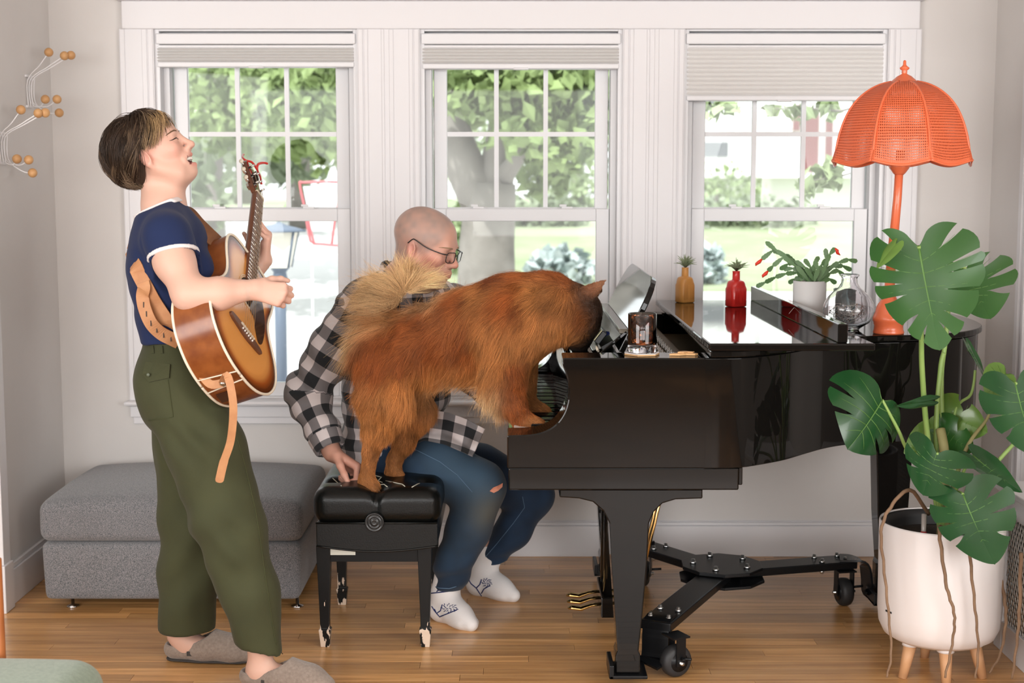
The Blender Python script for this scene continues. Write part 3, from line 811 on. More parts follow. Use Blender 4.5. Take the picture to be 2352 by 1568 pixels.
# desk plate in its own plane: s up the slope, width along y, rounded top corners
lean = Vector((.101, 0, .205)).normalized(); nrm = Vector((-lean.z, 0, lean.x))
o0 = Vector((.322, 0, .995)); H_ = .245
pl = [(yA, 0), (yB, 0)]
for (cy, cs, r, a0) in ((yB - .14, H_ - .10, .10, 0), (yA + .14, H_ - .10, .10, 90)):
    for k in range(9):
        a = math.radians(a0 + 90 * k / 8); pl.append((cy + math.cos(a) * .14, cs + math.sin(a) * .10))
v = [o0 + lean * s + Vector((0, y, 0)) + nrm * .0 for y, s in pl] + [o0 + lean * s + Vector((0, y, 0)) - nrm * .018 for y, s in pl]
m = len(pl); f = [tuple(range(m)), tuple(range(2 * m - 1, m - 1, -1))] + [((k + 1) % m, k, m + k, m + (k + 1) % m) for k in range(m)]
# make sure the first face looks towards the player
a_, b_, c_ = (Vector(v[i]) for i in (0, 1, 2))
if (b_ - a_).cross(c_ - a_).dot(nrm) < 0: f = [tuple(reversed(q)) for q in f]
MB().raw(v, f).build('music_desk', M_ebony, pn, bevel=.003)
# lid: main leaf closed over the rim, front leaf folded back on top of it, its lip sticking up
ol = offs(op, -.012); mb = MB(); mb.prism([(p.x, p.y) for p in ol][2:-1] , ZR + .003, 1.026, smooth=False); mb.build('main_lid', M_ebony, pn, bevel=.004)
MB().box((.556, 3.985, 1.0285), (1.026, YF - .01, 1.05)).build('front_lid', M_ebony, pn, bevel=.005)
MB().box((.922, 4.0, 1.05), (.950, YF - .02, 1.104)).build('lid_lip', M_ebony, pn, bevel=.003)
# legs
legp = [(1285, 1123), (1285, 1142), (1330, 1145), (1362, 1153), (1386, 1174), (1400, 1202), (1405, 1300), (1412, 1400), (1418, 1495), (1414, 1506), (1414, 1546), (1471, 1546), (1471, 1506), (1467, 1495), (1477, 1400), (1486, 1300), (1491, 1202), (1502, 1176), (1522, 1156), (1552, 1147), (1614, 1145), (1614, 1123)]
lp_ = profXZ(legp, 4.12)
def leg(y0, y1, dx=0):
    p = [(a + dx, min(b, zk0)) for a, b in lp_]
    return extrudeY(MB(), p, y0, y1).build('leg', M_ebony, pn, bevel=.004)
leg(4.12, 4.215); leg(5.24, 5.335, .02)
zl = min(b for a, b in lp_)
q = [(1.24, ZB), (1.245, .60), (1.265, .57), (1.275, .35), (1.29, .18), (1.285, .165), (1.285, zl), (1.37, zl), (1.37, .165), (1.365, .18), (1.38, .35), (1.39, .57), (1.41, .60), (1.415, ZB)]
extrudeY(MB(), q, 4.86, 4.955).build('leg', M_ebony, pn, bevel=.004)
# stepped brace under the case
a = at(1704, 1112, YN + .03); MB().box((.655, YN + .02, zk0 + .012), (a.x, 4.5, ZB)).build('brace', M_ebony, pn, bevel=.003)
MB().prism(poly, ZB - .002, ZB + .02).build('bottom_frame', M_ebony_in, pn)
# pedal lyre
YL = 4.785
MB().box((.30, YL - .13, .045), (.36, YL + .13, .115)).box((.36, YL - .05, .05), (.435, YL + .05, .085)).build('lyre_box', M_ebony, pn, bevel=.004)
for dy in (-.075, .075): MB().tube([(.33, YL + dy, .11), (.33, YL + dy, zk0)], [.022, .018], 12).build('lyre_post', M_ebony, pn)
MB().box((.29, YL - .12, zk0 - .02), (.40, YL + .12, zk0)).build('lyre_top', M_ebony, pn, bevel=.003)
for dy in (-.075, 0, .075):
    p = [V(.305, YL + dy, .078), V(.27, YL + dy, .074), V(.235, YL + dy, .062), V(.205, YL + dy, .066), V(.19, YL + dy, .064)]
    MB().tube(p, [.011, .012, .017, .018, .009], 12, flat=(V(0, 0, 1), .45)).build('pedal', M_brass, pn)
for dy in (-.06, .06): MB().tube([(.425, YL + dy * .5, .075), (.548, YL + dy * .6, zk0)], .0055, 8).build('brace_rod', M_brass, pn)

# ---- dolly under the piano
dl = empty('piano_dolly', (.75, 4.85, 0), 'black steel three armed dolly with wheels under the piano', 'dolly')
zp = .150
C = V(.735, 4.87, zp)
ends = (V(.44, 4.25, zp), V(1.22, 5.0, zp), V(.47, 5.24, zp))
hexp = []
for k in range(10):
    a = 2 * math.pi * k / 10 + .25; hexp.append((C.x + .145 * math.cos(a), C.y + .145 * math.sin(a)))
MB().prism(hexp, zp + .012, zp + .024).build('centre_plate', M_dolly, dl, bevel=.002)
MB().prism([(C.x + (x - C.x) * 1.05, C.y + (y - C.y) * 1.05) for x, y in hexp], zp - .03, zp - .02).build('centre_plate', M_dolly, dl, bevel=.002)
for k in range(5):
    a = .6 + k * 1.2566; b0 = C + V(.10 * math.cos(a), .10 * math.sin(a), .024)
    MB().lathe([(.011, 0), (.011, .007), (.007, .009), (.007, .016), (.0, .017)], b0, 6).build('bolt', M_steel, dl)
for e_ in ends:
    d = (e_ - C).normalized(); L = (e_ - C).length; w = V(-d.y, d.x, 0)
    M = Matrix(((d.x, w.x, 0, C.x), (d.y, w.y, 0, C.y), (0, 0, 1, 0), (0, 0, 0, 1)))
    MB().box((.05, -.05, zp - .018), (L, .05, zp + .01), M=M).build('arm', M_dolly, dl, bevel=.004)
    for x_, y_ in ((L - .04, .03), (L - .04, -.03), (L - .13, .03), (L - .13, -.03)):
        MB().lathe([(.010, 0), (.010, .006), (.006, .008), (.006, .014), (.0, .015)], M @ V(x_, y_, zp + .01), 6).build('bolt', M_steel, dl)
        MB().lathe([(.0, -.012), (.006, -.012), (.009, -.006), (.009, 0)], M @ V(x_, y_, zp - .018), 6).build('bolt', M_steel, dl)
def wheel(c, axis, name='wheel'):
    R_ = axis.to_track_quat('Z', 'Y').to_matrix().to_4x4(); M = Matrix.Translation(c) @ R_
    o = MB().lathe([(.018, -.022), (.040, -.022), (.047, -.016), (.050, -.008), (.050, .008), (.047, .016), (.040, .022), (.018, .022)], M=M, seg=28).build(name, M_rubber, dl)
    MB().lathe([(.03, -.0235), (.03, .0235)], M=M, seg=20).build('hub', M_dolly, o)
    MB().tube([M @ V(0, 0, -.042), M @ V(0, 0, .042)], .006, 8).build('axle', M_steel, o); return o
def caster(x, y, ax):
    ax = ax.normalized(); c = V(x, y, .05); wheel(c, ax)
    up = V(0, 0, 1); fw = MB()
    for s in (-1, 1):
        p = c + ax * s * .03; d = ax.cross(up)
        M = Matrix(((d.x, ax.x, 0, p.x), (d.y, ax.y, 0, p.y), (0, 0, 1, 0), (0, 0, 0, 1)))
        fw.box((-.016, -.002, .04), (.016, .002, zp - .02), M=M)
    fw.box((-.03, -.034, zp - .024), (.03, .034, zp - .019), M=Matrix(((ax.cross(up).x, ax.x, 0, x), (ax.cross(up).y, ax.y, 0, y), (0, 0, 1, 0), (0, 0, 0, 1))))
    fw.build('fork', M_dolly, dl)
    MB().tube([c + ax * .034 + V(0, 0, .015), c + ax * .05 + V(.02, 0, .018)], .005, 6).build('brake_lever', M_dolly, dl)
caster(1.185, 4.95, V(1, .2, 0)); caster(.50, 4.215, V(.5, -1, 0)); caster(.49, 5.20, V(1, -.3, 0))
# cups that carry the feet of the three legs
def cup(x0, x1, y0, y1):
    MB().box((x0 - .02, y0 - .02, zl - .012), (x1 + .02, y1 + .02, zl - .001)).box((x0 - .02, y0 - .02, zl - .012), (x0 - .006, y1 + .02, zl + .03)).build('leg_cup', M_dolly, dl, bevel=.003)
lx = [p[0] for p in lp_ if p[1] < zl + .01]
cup(min(lx), max(lx), 4.12, 4.215); cup(min(lx) + .02, max(lx) + .02, 5.24, 5.335); cup(1.285, 1.37, 4.86, 4.955)
# curved brackets from the arms down to the cups
def bracket(pts, wv, wd=.085):
    p_ = spline(pts, 6); w_ = Vector(wv).normalized(); N_ = []
    for i in range(len(p_)):
        t_ = (p_[min(i + 1, len(p_) - 1)] - p_[max(i - 1, 0)]).normalized(); N_.append(w_.cross(t_))
    MB().ribbon(p_, wd, .008, N_).build('bracket', M_dolly, dl)
bracket([V(.475, 4.325, zp + .014), V(.458, 4.288, zp + .013), V(.447, 4.262, zp + .004), V(.442, 4.25, zp - .03), V(.440, 4.245, .055), V(.430, 4.228, zl + .004), V(.412, 4.212, zl - .004)], V(.9, -.43, 0))
bracket([V(.50, 5.185, zp + .014), V(.475, 5.22, zp + .012), V(.462, 5.242, zp), V(.456, 5.25, .08), V(.45, 5.255, zl + .004), V(.43, 5.27, zl - .004)], V(.8, .6, 0))
bracket([V(1.175, 4.985, zp + .014), V(1.225, 4.975, zp + .013), V(1.258, 4.962, zp - .004), V(1.268, 4.955, .09), V(1.270, 4.95, .05), V(1.285, 4.93, zl - .002)], V(-.2, 1, 0))
# ================================================================== bench
M_leather = mat('black_leather', (.004, .0045, .0042), .30, spec=.3, bump=(220, .12))
M_paintwood = mat('worn_black_wood', (.004, .004, .004), .4, spec=.25)
t, b = node(M_paintwood)   # black paint chipped off towards the feet, bare wood underneath
tc = t.add('ShaderNodeTexCoord'); mp = t.add('ShaderNodeMapping'); mp.inputs['Scale'].default_value = (60, 60, 16); t.ln(tc.outputs['Object'], mp.inputs[0])
nz = t.add('ShaderNodeTexNoise', i_Scale=1.0, i_Detail=4.0); t.ln(mp.outputs[0], nz.inputs['Vector'])
sx = t.add('ShaderNodeSeparateXYZ'); t.ln(tc.outputs['Object'], sx.inputs[0])
mr = t.add('ShaderNodeMapRange', i_From_Min=.0, i_From_Max=.19, i_To_Min=.10, i_To_Max=-.22); t.ln(sx.outputs[2], mr.inputs[0])
ad = t.add('ShaderNodeMath', operation='ADD'); t.ln(nz.outputs['Fac'], ad.inputs[0]); t.ln(mr.outputs[0], ad.inputs[1])
st = t.add('ShaderNodeMapRange', i_From_Min=.545, i_From_Max=.56); t.ln(ad.outputs[0], st.inputs[0])
mx = t.add('ShaderNodeMix', data_type='RGBA'); t.ln(st.outputs[0], mx.inputs[0]); mx.inputs[6].default_value = (.008, .008, .008, 1); mx.inputs[7].default_value = (.62, .50, .40, 1); t.ln(mx.outputs[2], b.inputs['Base Color'])
bn = empty('piano_bench', (-.43, 4.73, 0), 'black tufted leather piano bench with chipped wooden legs', 'bench')
bx0, bx1, by0, by1 = -.635, -.225, 4.42, 5.06
def superbox(c, h, r, nx, ny, nz_, fn=None):
    """rounded box as a grid-wrapped mesh"""
    S = SDF(); c = np.array(c, float); h = np.array(h, float)
    def f(X, Y, Z):
        x = np.maximum(np.abs(X - c[0]) - h[0] + r, 0); y = np.maximum(np.abs(Y - c[1]) - h[1] + r, 0); z = np.maximum(np.abs(Z - c[2]) - h[2] + r, 0)
        return np.sqrt(x * x + y * y + z * z) - r
    S._add(f, c - h - .05, c + h + .05, 0, 'u'); return S
def seat_pad():
    c = V((bx0 + bx1) / 2, (by0 + by1) / 2, .478); S = superbox(c, ((bx1 - bx0) / 2, (by1 - by0) / 2, .06), .045, 0, 0, 0)
    v, q = S.net(np.array(c) - [.25, .36, .09], np.array(c) + [.25, .36, .09], .007); v = relax(v, q, 2)
    top = ss(.495, .535, v[:, 2])
    dx, dy = (bx1 - bx0) / 2, (by1 - by0) / 4
    for i in range(3):
        for j in range(5):
            px_ = bx0 + i * dx; py_ = by0 + j * dy
            px_ = min(max(px_, bx0 + .055), bx1 - .055); py_ = min(max(py_, by0 + .06), by1 - .06)
            if i != 1 and j % 2 == 0: continue
            d = np.hypot(v[:, 0] - px_, v[:, 1] - py_); v[:, 2] -= top * .028 * np.exp(-(d / .035) ** 2)
    # crease in the middle of the ends
    d = np.abs(v[:, 0] - c.x); e = ss(.28, .31, np.abs(v[:, 1] - c.y)); v[:, 2] -= e * .016 * np.exp(-(d / .016) ** 2) * ss(.47, .50, v[:, 2])
    v[:, 1] += np.sign(c.y - v[:, 1]) * e * .007 * np.exp(-(d / .010) ** 2)
    return link('cushion', mesh_np('cushion', v, q), M_leather, bn)
seat_pad()
pf = [(bx0 + .012, .425)] + [(bx0 + .012 + (bx1 - bx0 - .024) * k / 16, .352 - .018 * math.sin(math.pi * k / 16)) for k in range(17)] + [(bx1 - .012, .425)]
extrudeY(MB(), pf, by0 + .008, by1 - .008).build('leather_skirt', M_leather, bn, bevel=.003)
for (yy) in (by0 + .006, by1 - .006):
    MB().tube([(bx0 + .012, yy, .427), (bx1 - .012, yy, .427)], .0035, 8).build('piping', M_leather, bn)
    MB().tube([(p[0], yy + .002, p[1]) for p in pf[1:-1]], .0035, 8).build('piping', M_leather, bn)
mk = MB(); M = Matrix.Translation((-.436, by0 + .004, .432)) @ Matrix.Rotation(math.pi / 2, 4, 'X')
mk.lathe([(.031, 0), (.031, .010), (.028, .014), (.025, .010), (.021, .010), (.019, .015), (.016, .010), (.012, .010), (.010, .016), (.006, .013), (.0, .014)], M=M, seg=28); mk.build('adjusting_knob', mat('knob_black', (.012, .012, .012), .25), bn)
for sx_ in (-1, 1):
    for yy, sy in ((4.50, -1), (4.965, 1)):
        cx = -.445 + sx_ * .163; lg = MB()
        def ring(z, w, dx=0): return [V(cx + dx - w, yy - w, z), V(cx + dx + w, yy - w, z), V(cx + dx + w, yy + w, z), V(cx + dx - w, yy + w, z)]
        rs = [ring(0, .014), ring(.045, .018), ring(.058, .020), ring(.063, .015), ring(.10, .0155), ring(.30, .022), ring(.338, .023)]
        vv = [p for r in rs for p in r]; ff = [(3, 2, 1, 0)]
        for i in range(len(rs) - 1):
            for k in range(4): ff.append((4 * i + k, 4 * i + (k + 1) % 4, 4 * i + 4 + (k + 1) % 4, 4 * i + 4 + k))
        ff.append((24, 25, 26, 27)); lg.raw(vv, ff).build('leg', M_paintwood, bn, bevel=.002)
M_blk = mat('black_paint', (.004, .004, .004), .4, spec=.25); M_tape = mat('paper_label', (.70, .70, .62), .8)
MB().box((-.60, 4.485, .285), (-.29, 4.5, .336)).build('apron', M_blk, bn, bevel=.001); MB().box((-.60, 4.965, .285), (-.29, 4.98, .336)).build('apron', M_blk, bn, bevel=.001)
for x in (-.615, -.29): MB().box((x, 4.5, .285), (x + .015, 4.965, .336)).build('apron', M_blk, bn, bevel=.001)
MB().box((-.593, 4.4825, .308), (-.505, 4.4845, .330)).build('paper_label', M_tape, bn)

# ================================================================== ottoman
M_otto = bpy.data.materials.new('grey_tweed'); M_otto.use_nodes = True
t, b = node(M_otto); tc = t.add('ShaderNodeTexCoord')
n1 = t.add('ShaderNodeTexNoise', i_Scale=480.0, i_Detail=3.0); t.ln(tc.outputs['Object'], n1.inputs['Vector'])
n2 = t.add('ShaderNodeTexNoise', i_Scale=7.0, i_Detail=3.0); t.ln(tc.outputs['Object'], n2.inputs['Vector'])
rp = t.add('ShaderNodeValToRGB'); e = rp.color_ramp.elements; e[0].position = .36; e[0].color = (.05, .065, .072, 1); e[1].position = .64; e[1].color = (.30, .285, .295, 1); t.ln(n1.outputs['Fac'], rp.inputs[0])
mx = t.add('ShaderNodeMix', data_type='RGBA', blend_type='MULTIPLY'); mx.inputs[0].default_value = .5; t.ln(rp.outputs[0], mx.inputs[6]); t.ln(n2.outputs['Fac'], mx.inputs[7])
t.ln(rp.outputs[0], b.inputs['Base Color']); b.inputs['Roughness'].default_value = .95; b.inputs['Sheen Weight'].default_value = .25
bp = t.add('ShaderNodeBump', i_Strength=.5, i_Distance=.003); t.ln(n1.outputs['Fac'], bp.inputs['Height']); t.ln(bp.outputs[0], b.inputs['Normal'])
ot = empty('storage_ottoman', (-1.2, 5.2, 0), 'grey tweed storage ottoman against the wall behind the woman', 'ottoman')
def rbox(c, h, r, res, crown=0):
    S = superbox(c, h, r, 0, 0, 0); m = np.array(h) + .03
    v, q = S.net(np.array(c) - m, np.array(c) + m, res); v = relax(v, q, 2)
    if crown:
        w = np.clip(1 - ((v[:, 0] - c[0]) / h[0]) ** 2, 0, 1) * np.clip(1 - ((v[:, 1] - c[1]) / h[1]) ** 2, 0, 1)
        v[:, 2] += crown * w ** .6 * ss(c[2], c[2] + h[2], v[:, 2])
    return v, q
ox0, ox1, oy0, oy1 = -1.665, -.735, 4.885, 5.57
v, q = rbox(((ox0 + ox1) / 2, (oy0 + oy1) / 2, .315), ((ox1 - ox0) / 2, (oy1 - oy0) / 2, .072), .035, .012, .05); link('cushion_lid', mesh_np('cushion_lid', v, q), M_otto, ot)
v, q = rbox(((ox0 + ox1) / 2, (oy0 + oy1) / 2, .138), ((ox1 - ox0) / 2 - .006, (oy1 - oy0) / 2 - .006, .103), .018, .012)
v[:, 0] += (ox0 + ox1) / 2 * 0 - (v[:, 0] - (ox0 + ox1) / 2) * .02 * (1 - v[:, 2] / .24); link('storage_box', mesh_np('storage_box', v, q), M_otto, ot)
M_chrome = mat('chrome', (.75, .76, .78), .12, metal=1.)
for x in (ox0 + .10, ox1 - .03):
    for y in (oy0 + .05, oy1 - .06): MB().lathe([(.022, 0), (.022, .005), (.006, .01), (.006, .045)], (x, y, 0), 16).build('foot', M_chrome, ot)

# ================================================================== armchair corner in front
M_green = mat('sage_green_fabric', (.26, .33, .255), .95, sheen=.3, var=(90, (.20, .27, .20), .35, .65), bump=(260, .2))
M_teak = mat('teak', (.50, .17, .055), .4, var=(9, (.38, .12, .035), .35, .7))
ac = empty('armchair', (-1.35, 3.15, 0), 'armchair corner with sage green seat and teak post at the frame edge', 'armchair')
v, q = rbox((-1.38, 3.13, .255), (.385, .29, .085), .07, .014, .02); link('seat_cushion', mesh_np('seat_cushion', v, q), M_green, ac)
p = at(3, 1400, 3.44)
MB().tube([V(p.x - .022, 3.44, 0), V(p.x - .016, 3.44, .3), V(p.x - .014, 3.44, .575)], [.02, .022, .019], 12).build('post', M_teak, ac)
MB().tube([V(-1.02, 2.9, 0), V(-1.03, 2.9, .2)], [.016, .022], 12).build('leg', M_teak, ac)
MB().box((-1.74, 2.86, .15), (-1.0, 3.4, .175)).build('seat_frame', M_teak, ac, bevel=.006)
MB().tube([V(-1.74, 3.40, 0), V(-1.74, 3.40, .2)], [.016, .022], 12).build('leg', M_teak, ac); MB().tube([V(-1.74, 2.9, 0), V(-1.74, 2.9, .2)], [.016, .022], 12).build('leg', M_teak, ac)
MB().box((p.x - .028, 3.0, .56), (p.x - .003, 3.46, .585)).build('armrest', M_teak, ac, bevel=.008)

# ================================================================== orange lamp
M_or = mat('orange_enamel', (.70, .15, .06), .35, coat=.3, bump=(40, .08))
M_cane = bpy.data.materials.new('orange_cane'); M_cane.use_nodes = True
t, b = node(M_cane); b.inputs['Base Color'].default_value = (.72, .145, .055, 1); b.inputs['Roughness'].default_value = .45; b.inputs['Subsurface Weight'].default_value = 0
at_ = t.add('ShaderNodeAttribute', attribute_name='cuv'); sp = t.add('ShaderNodeSeparateColor'); t.ln(at_.outputs['Color'], sp.inputs[0])
def wavehole(o, f):
    m = t.add('ShaderNodeMath', operation='MULTIPLY'); m.inputs[1].default_value = f; t.ln(o, m.inputs[0])
    fr_ = t.add('ShaderNodeMath', operation='FRACT'); t.ln(m.outputs[0], fr_.inputs[0])
    pp = t.add('ShaderNodeMath', operation='PINGPONG'); pp.inputs[1].default_value = .5; t.ln(fr_.outputs[0], pp.inputs[0]); return pp.outputs[0]
a_ = wavehole(sp.outputs[0], 1.0); b_ = wavehole(sp.outputs[1], 1.0)
mn = t.add('ShaderNodeMath', operation='MINIMUM'); t.ln(a_, mn.inputs[0]); t.ln(b_, mn.inputs[1])
gt = t.add('ShaderNodeMath', operation='LESS_THAN'); gt.inputs[1].default_value = .22; t.ln(mn.outputs[0], gt.inputs[0])
mxx = t.add('ShaderNodeMath', operation='MAXIMUM'); t.ln(gt.outputs[0], mxx.inputs[0]); t.ln(sp.outputs[2], mxx.inputs[1]); t.ln(mxx.outputs[0], b.inputs['Alpha'])
bp = t.add('ShaderNodeBump', i_Strength=.6, i_Distance=.002, invert=True); t.ln(mn.outputs[0], bp.inputs['Height']); t.ln(bp.outputs[0], b.inputs['Normal'])
LX, LY, LZ = 1.192, 4.48, 1.0265
lm = empty('table_lamp', (LX, LY, LZ), 'tall orange lamp with a scalloped cane shade on the piano lid', 'lamp')
MB().lathe([(.047, 0), (.049, .005), (.046, .012), (.0445, .026), (.047, .03), (.047, .037), (.050, .04), (.050, .05), (.047, .058), (.042, .07), (.040, .082), (.034, .095), (.026, .105), (.02, .118), (.0165, .135), (.0155, .19)], (LX, LY, LZ), 36).build('base', M_or, lm)
SXc = LX + .026; tilt_ = lambda z: LX + .026 * (z - LZ) / .7
MB().tube([V(LX, LY, LZ + .18), V(tilt_(1.45), LY, 1.45), V(tilt_(1.60), LY, 1.60)], [.0155, .0135, .0125], 16).build('stem', M_or, lm)
MB().lathe([(.014, 0), (.02, .006), (.03, .02), (.034, .03), (.03, .036)], (tilt_(1.53), LY, 1.525), 20).build('socket_cup', M_or, lm)
SZ = 1.555
prof = [(.040, .252), (.075, .243), (.110, .226), (.143, .200), (.170, .166), (.190, .125), (.204, .080), (.2115, .040), (.2145, .010)]
pr_ = spline([(a, 0, b) for a, b in prof], 4); NPAN = 8; KP = 14
for p_ in range(NPAN):
    a0 = 2 * math.pi * (p_ + .15) / NPAN; vs = []; cu = []
    for i, pt in enumerate(pr_):
        for k in range(KP + 1):
            u = k / KP; a = a0 + (u - .0) * 2 * math.pi / NPAN; m = math.cos(math.pi / NPAN) / math.cos((u - .5) * 2 * math.pi / NPAN); m = m * .55 + .45
            e_ = i / (len(pr_) - 1); sc_ = math.sin(math.pi * u) * .016 * max(0, (e_ - .75) / .25)
            fl_ = .010 * max(0, (e_ - .8) / .2) * (1 - math.sin(math.pi * u)) ** 2
            vs.append((SXc + (pt.x * m + fl_) * math.cos(a), LY + (pt.x * m + fl_) * math.sin(a), SZ + pt.z - sc_ + .004))
            bord = 1.0 if (u < .035 or u > .965 or e_ > .955) else 0.0
            cu.append((pt.x / .2145 * (u - .5) * 30 + 50, e_ * 42, bord))
    qd = [(i * (KP + 1) + k, i * (KP + 1) + k + 1, (i + 1) * (KP + 1) + k + 1, (i + 1) * (KP + 1) + k) for i in range(len(pr_) - 1) for k in range(KP)]
    me = mesh_np('shade_panel', vs, qd); point_color(me, 'cuv', np.array(cu)); o = link('shade_panel', me, M_cane, lm)
    so = o.modifiers.new('solid', 'SOLIDIFY'); so.thickness = .002
    rb = [V(SXc + (pt.x + .002) * math.cos(a0), LY + (pt.x + .002) * math.sin(a0), SZ + pt.z + .004) for pt in pr_]
    MB().tube(rb, .0042, 6).build('rib', M_or, lm)
    ed = [V(*vs[(len(pr_) - 1) * (KP + 1) + k]) for k in range(KP + 1)]
    MB().tube(ed, .004, 6).build('rim_band', M_or, lm)
MB().lathe([(.083, 0), (.080, .004), (.060, .012), (.038, .024), (.022, .038), (.010, .044), (.007, .048), (.010, .051), (.007, .054), (.014, .060), (.015, .064), (.008, .069), (.005, .073), (.0045, .084), (.002, .087)], (SXc, LY, SZ + .236), 28).build('finial_cap', M_or, lm)

# ================================================================== bottle vases with air plants
M_air = mat('air_plant_leaf', (.27, .31, .19), .8, var=(60, (.20, .25, .13), .3, .7))
def bottle(c, w, d, h, m, name, label, s, group, rz):
    root = empty(name, c, label, 'vase', group); prof = []
    B = MB(); zs = [0, .004] + [h * k / 20 for k in range(1, 13)]
    M = Matrix.Translation(c) @ Matrix.Rotation(rz, 4, 'Z'); sh = h * .50
    ring = []
    for z in [0, .003, sh * .5, sh] + [sh + (h * .24) * math.sin(math.pi / 2 * k / 8) for k in range(1, 9)]:
        f_ = 1.0
        if z > sh:
            e_ = min((z - sh) / (h * .24), 1); f_ = .42 + .58 * math.sqrt(max(0, 1 - e_ * e_)) if e_ < 1 else .46
        ring.append((w / 2 * max(f_, .46), d / 2 * max(min(1, f_ * 1.35), .62), z, .004 if z < .001 else 0, 5.0 if z <= sh else 3.0))
    ring += [(w * .215, w * .215, h * .76, 0, 2.0), (w * .205, w * .205, h * .97, 0, 2.0), (w * .22, w * .22, h, 0, 2.0), (w * .16, w * .16, h, 0, 2.0), (w * .15, w * .15, h * .85, 0, 2.0)]
    N = 32; vv = []; ff = []
    for a, b__, z, ins, ex in ring:
        for k in range(N):
            t_ = 2 * math.pi * k / N; cx, sy = math.cos(t_), math.sin(t_); rr = (abs(cx) ** ex + abs(sy) ** ex) ** (-1 / ex)
            vv.append(M @ V((a - ins) * rr * cx, (b__ - ins) * rr * sy, z))
    for i in range(len(ring) - 1):
        for k in range(N): ff.append((i * N + k, i * N + (k + 1) % N, (i + 1) * N + (k + 1) % N, (i + 1) * N + k))
    ff.append(tuple(range(N - 1, -1, -1))); B.raw(vv, ff, True); B.build('body', m, root)
    for k in range(5):    # nested arches in relief on the front
        r_ = w * (.10 + .065 * k); y_ = -d / 2 + .0005; zc = h * .50
        pts = [M @ V(-r_, y_, .012)] + [M @ V(-r_ * math.cos(math.pi * j / 12), y_ + (.25 * d * max(0, (r_ * math.sin(math.pi * j / 12)) / (h * .24)) ** 2.2), zc + r_ * .9 * math.sin(math.pi * j / 12)) for j in range(13)] + [M @ V(r_, y_, .012)]
        MB().tube(pts, .0012, 6).build('arch_ridge', m, root)
    return root
def air_plant(c, r, h, n, seed, label, group):
    root = empty('air_plant', c, label, 'plant', group); rg = random.Random(seed)
    for k in range(n):
        a = rg.random() * 6.283; e_ = rg.uniform(.15, 1.25); L = rg.uniform(.7, 1.1) * h
        d = V(math.cos(a) * math.sin(e_), math.sin(a) * math.sin(e_), math.cos(e_)); cv = rg.uniform(-.3, .5)
        p0 = Vector(c); p1 = p0 + d * L * .5 + V(0, 0, .004); p2 = p0 + d * L * .85 + V(d.x, d.y, -cv) * L * .2
        MB().tube([p0, p1, p2], [.0032, .0022, .0004], 5).build('leaf', M_air, root)
    return root
M_ochre = mat('ochre_glaze', (.62, .29, .075), .4, bump=(60, .06)); M_red = mat('red_glaze', (.66, .028, .022), .28, coat=.3)
cA = V(.655, 5.375, 1.0505); cB = V(.820, 5.195, 1.0505)
bottle(cA, .063, .055, .132, M_ochre, 'bottle_vase', 'ochre ceramic bottle vase with arch relief holding an air plant', 1, 'bottle vases on the folded lid', .5)
bottle(cB, .067, .058, .130, M_red, 'bottle_vase', 'glossy red ceramic bottle vase with arch relief holding an air plant', 1, 'bottle vases on the folded lid', .5)
air_plant(cA + V(0, 0, .134), .02, .052, 46, 4, 'small spiky air plant in the ochre bottle vase', 'air plants in the bottle vases')
air_plant(cB + V(0, 0, .132), .02, .050, 46, 5, 'small spiky air plant in the red bottle vase', 'air plants in the bottle vases')

# ================================================================== holiday cactus in a white pot
M_pot = mat('matte_white_ceramic', (.70, .70, .70), .55, bump=(50, .05)); M_soil = mat('potting_soil', (.03, .022, .016), .95, bump=(120, .8))
M_cac = mat('cactus_segment', (.075, .155, .055), .42, var=(30, (.12, .23, .09), .3, .7)); M_flow = mat('red_flower', (.75, .04, .02), .5)
cp = V(1.015, 4.84, 1.0265)
pt_ = empty('plant_pot', cp, 'plain white cylindrical pot holding the red flowering cactus', 'pot')
MB().lathe([(.050, 0), (.053, .004), (.056, .03), (.056, .141), (.0545, .143), (.052, .141), (.051, .118)], cp, 36).build('pot', M_pot, pt_)
MB().lathe([(.001, .118), (.03, .121), (.051, .117)][::-1] if False else [(.051, .112), (.051, .118), (.001, .122)], cp, 24).build('soil', M_soil, pt_)
cc = empty('holiday_cactus', cp + V(0, 0, .12), 'arching holiday cactus with toothed segments and red buds', 'plant')
def cactus_seg():
    o = [(0, .0)]; L = 1.0
    half = [(.10, .02), (.30, .16), (.26, .22), (.44, .36), (.38, .44), (.52, .58), (.44, .66), (.50, .82), (.30, .93), (.12, 1.0)]
    pts = [(x, y) for x, y in half] + [(-x, y) for x, y in reversed(half)]
    v = [(x * .55, 0.05 * math.sin(y * 3) + .06, y) for x, y in pts] + [(x * .55, .05 * math.sin(y * 3) - .06, y) for x, y in pts]; n = len(pts)
    f = [tuple(range(n)), tuple(range(2 * n - 1, n - 1, -1))] + [((k + 1) % n, k, n + k, n + (k + 1) % n) for k in range(n)]
    v += [(0, .14, .0), (0, .12, 1.0)]
    return MB().raw(v[:-2], f).mesh('segment')
cseg = cactus_seg(); cseg.materials.append(M_cac)
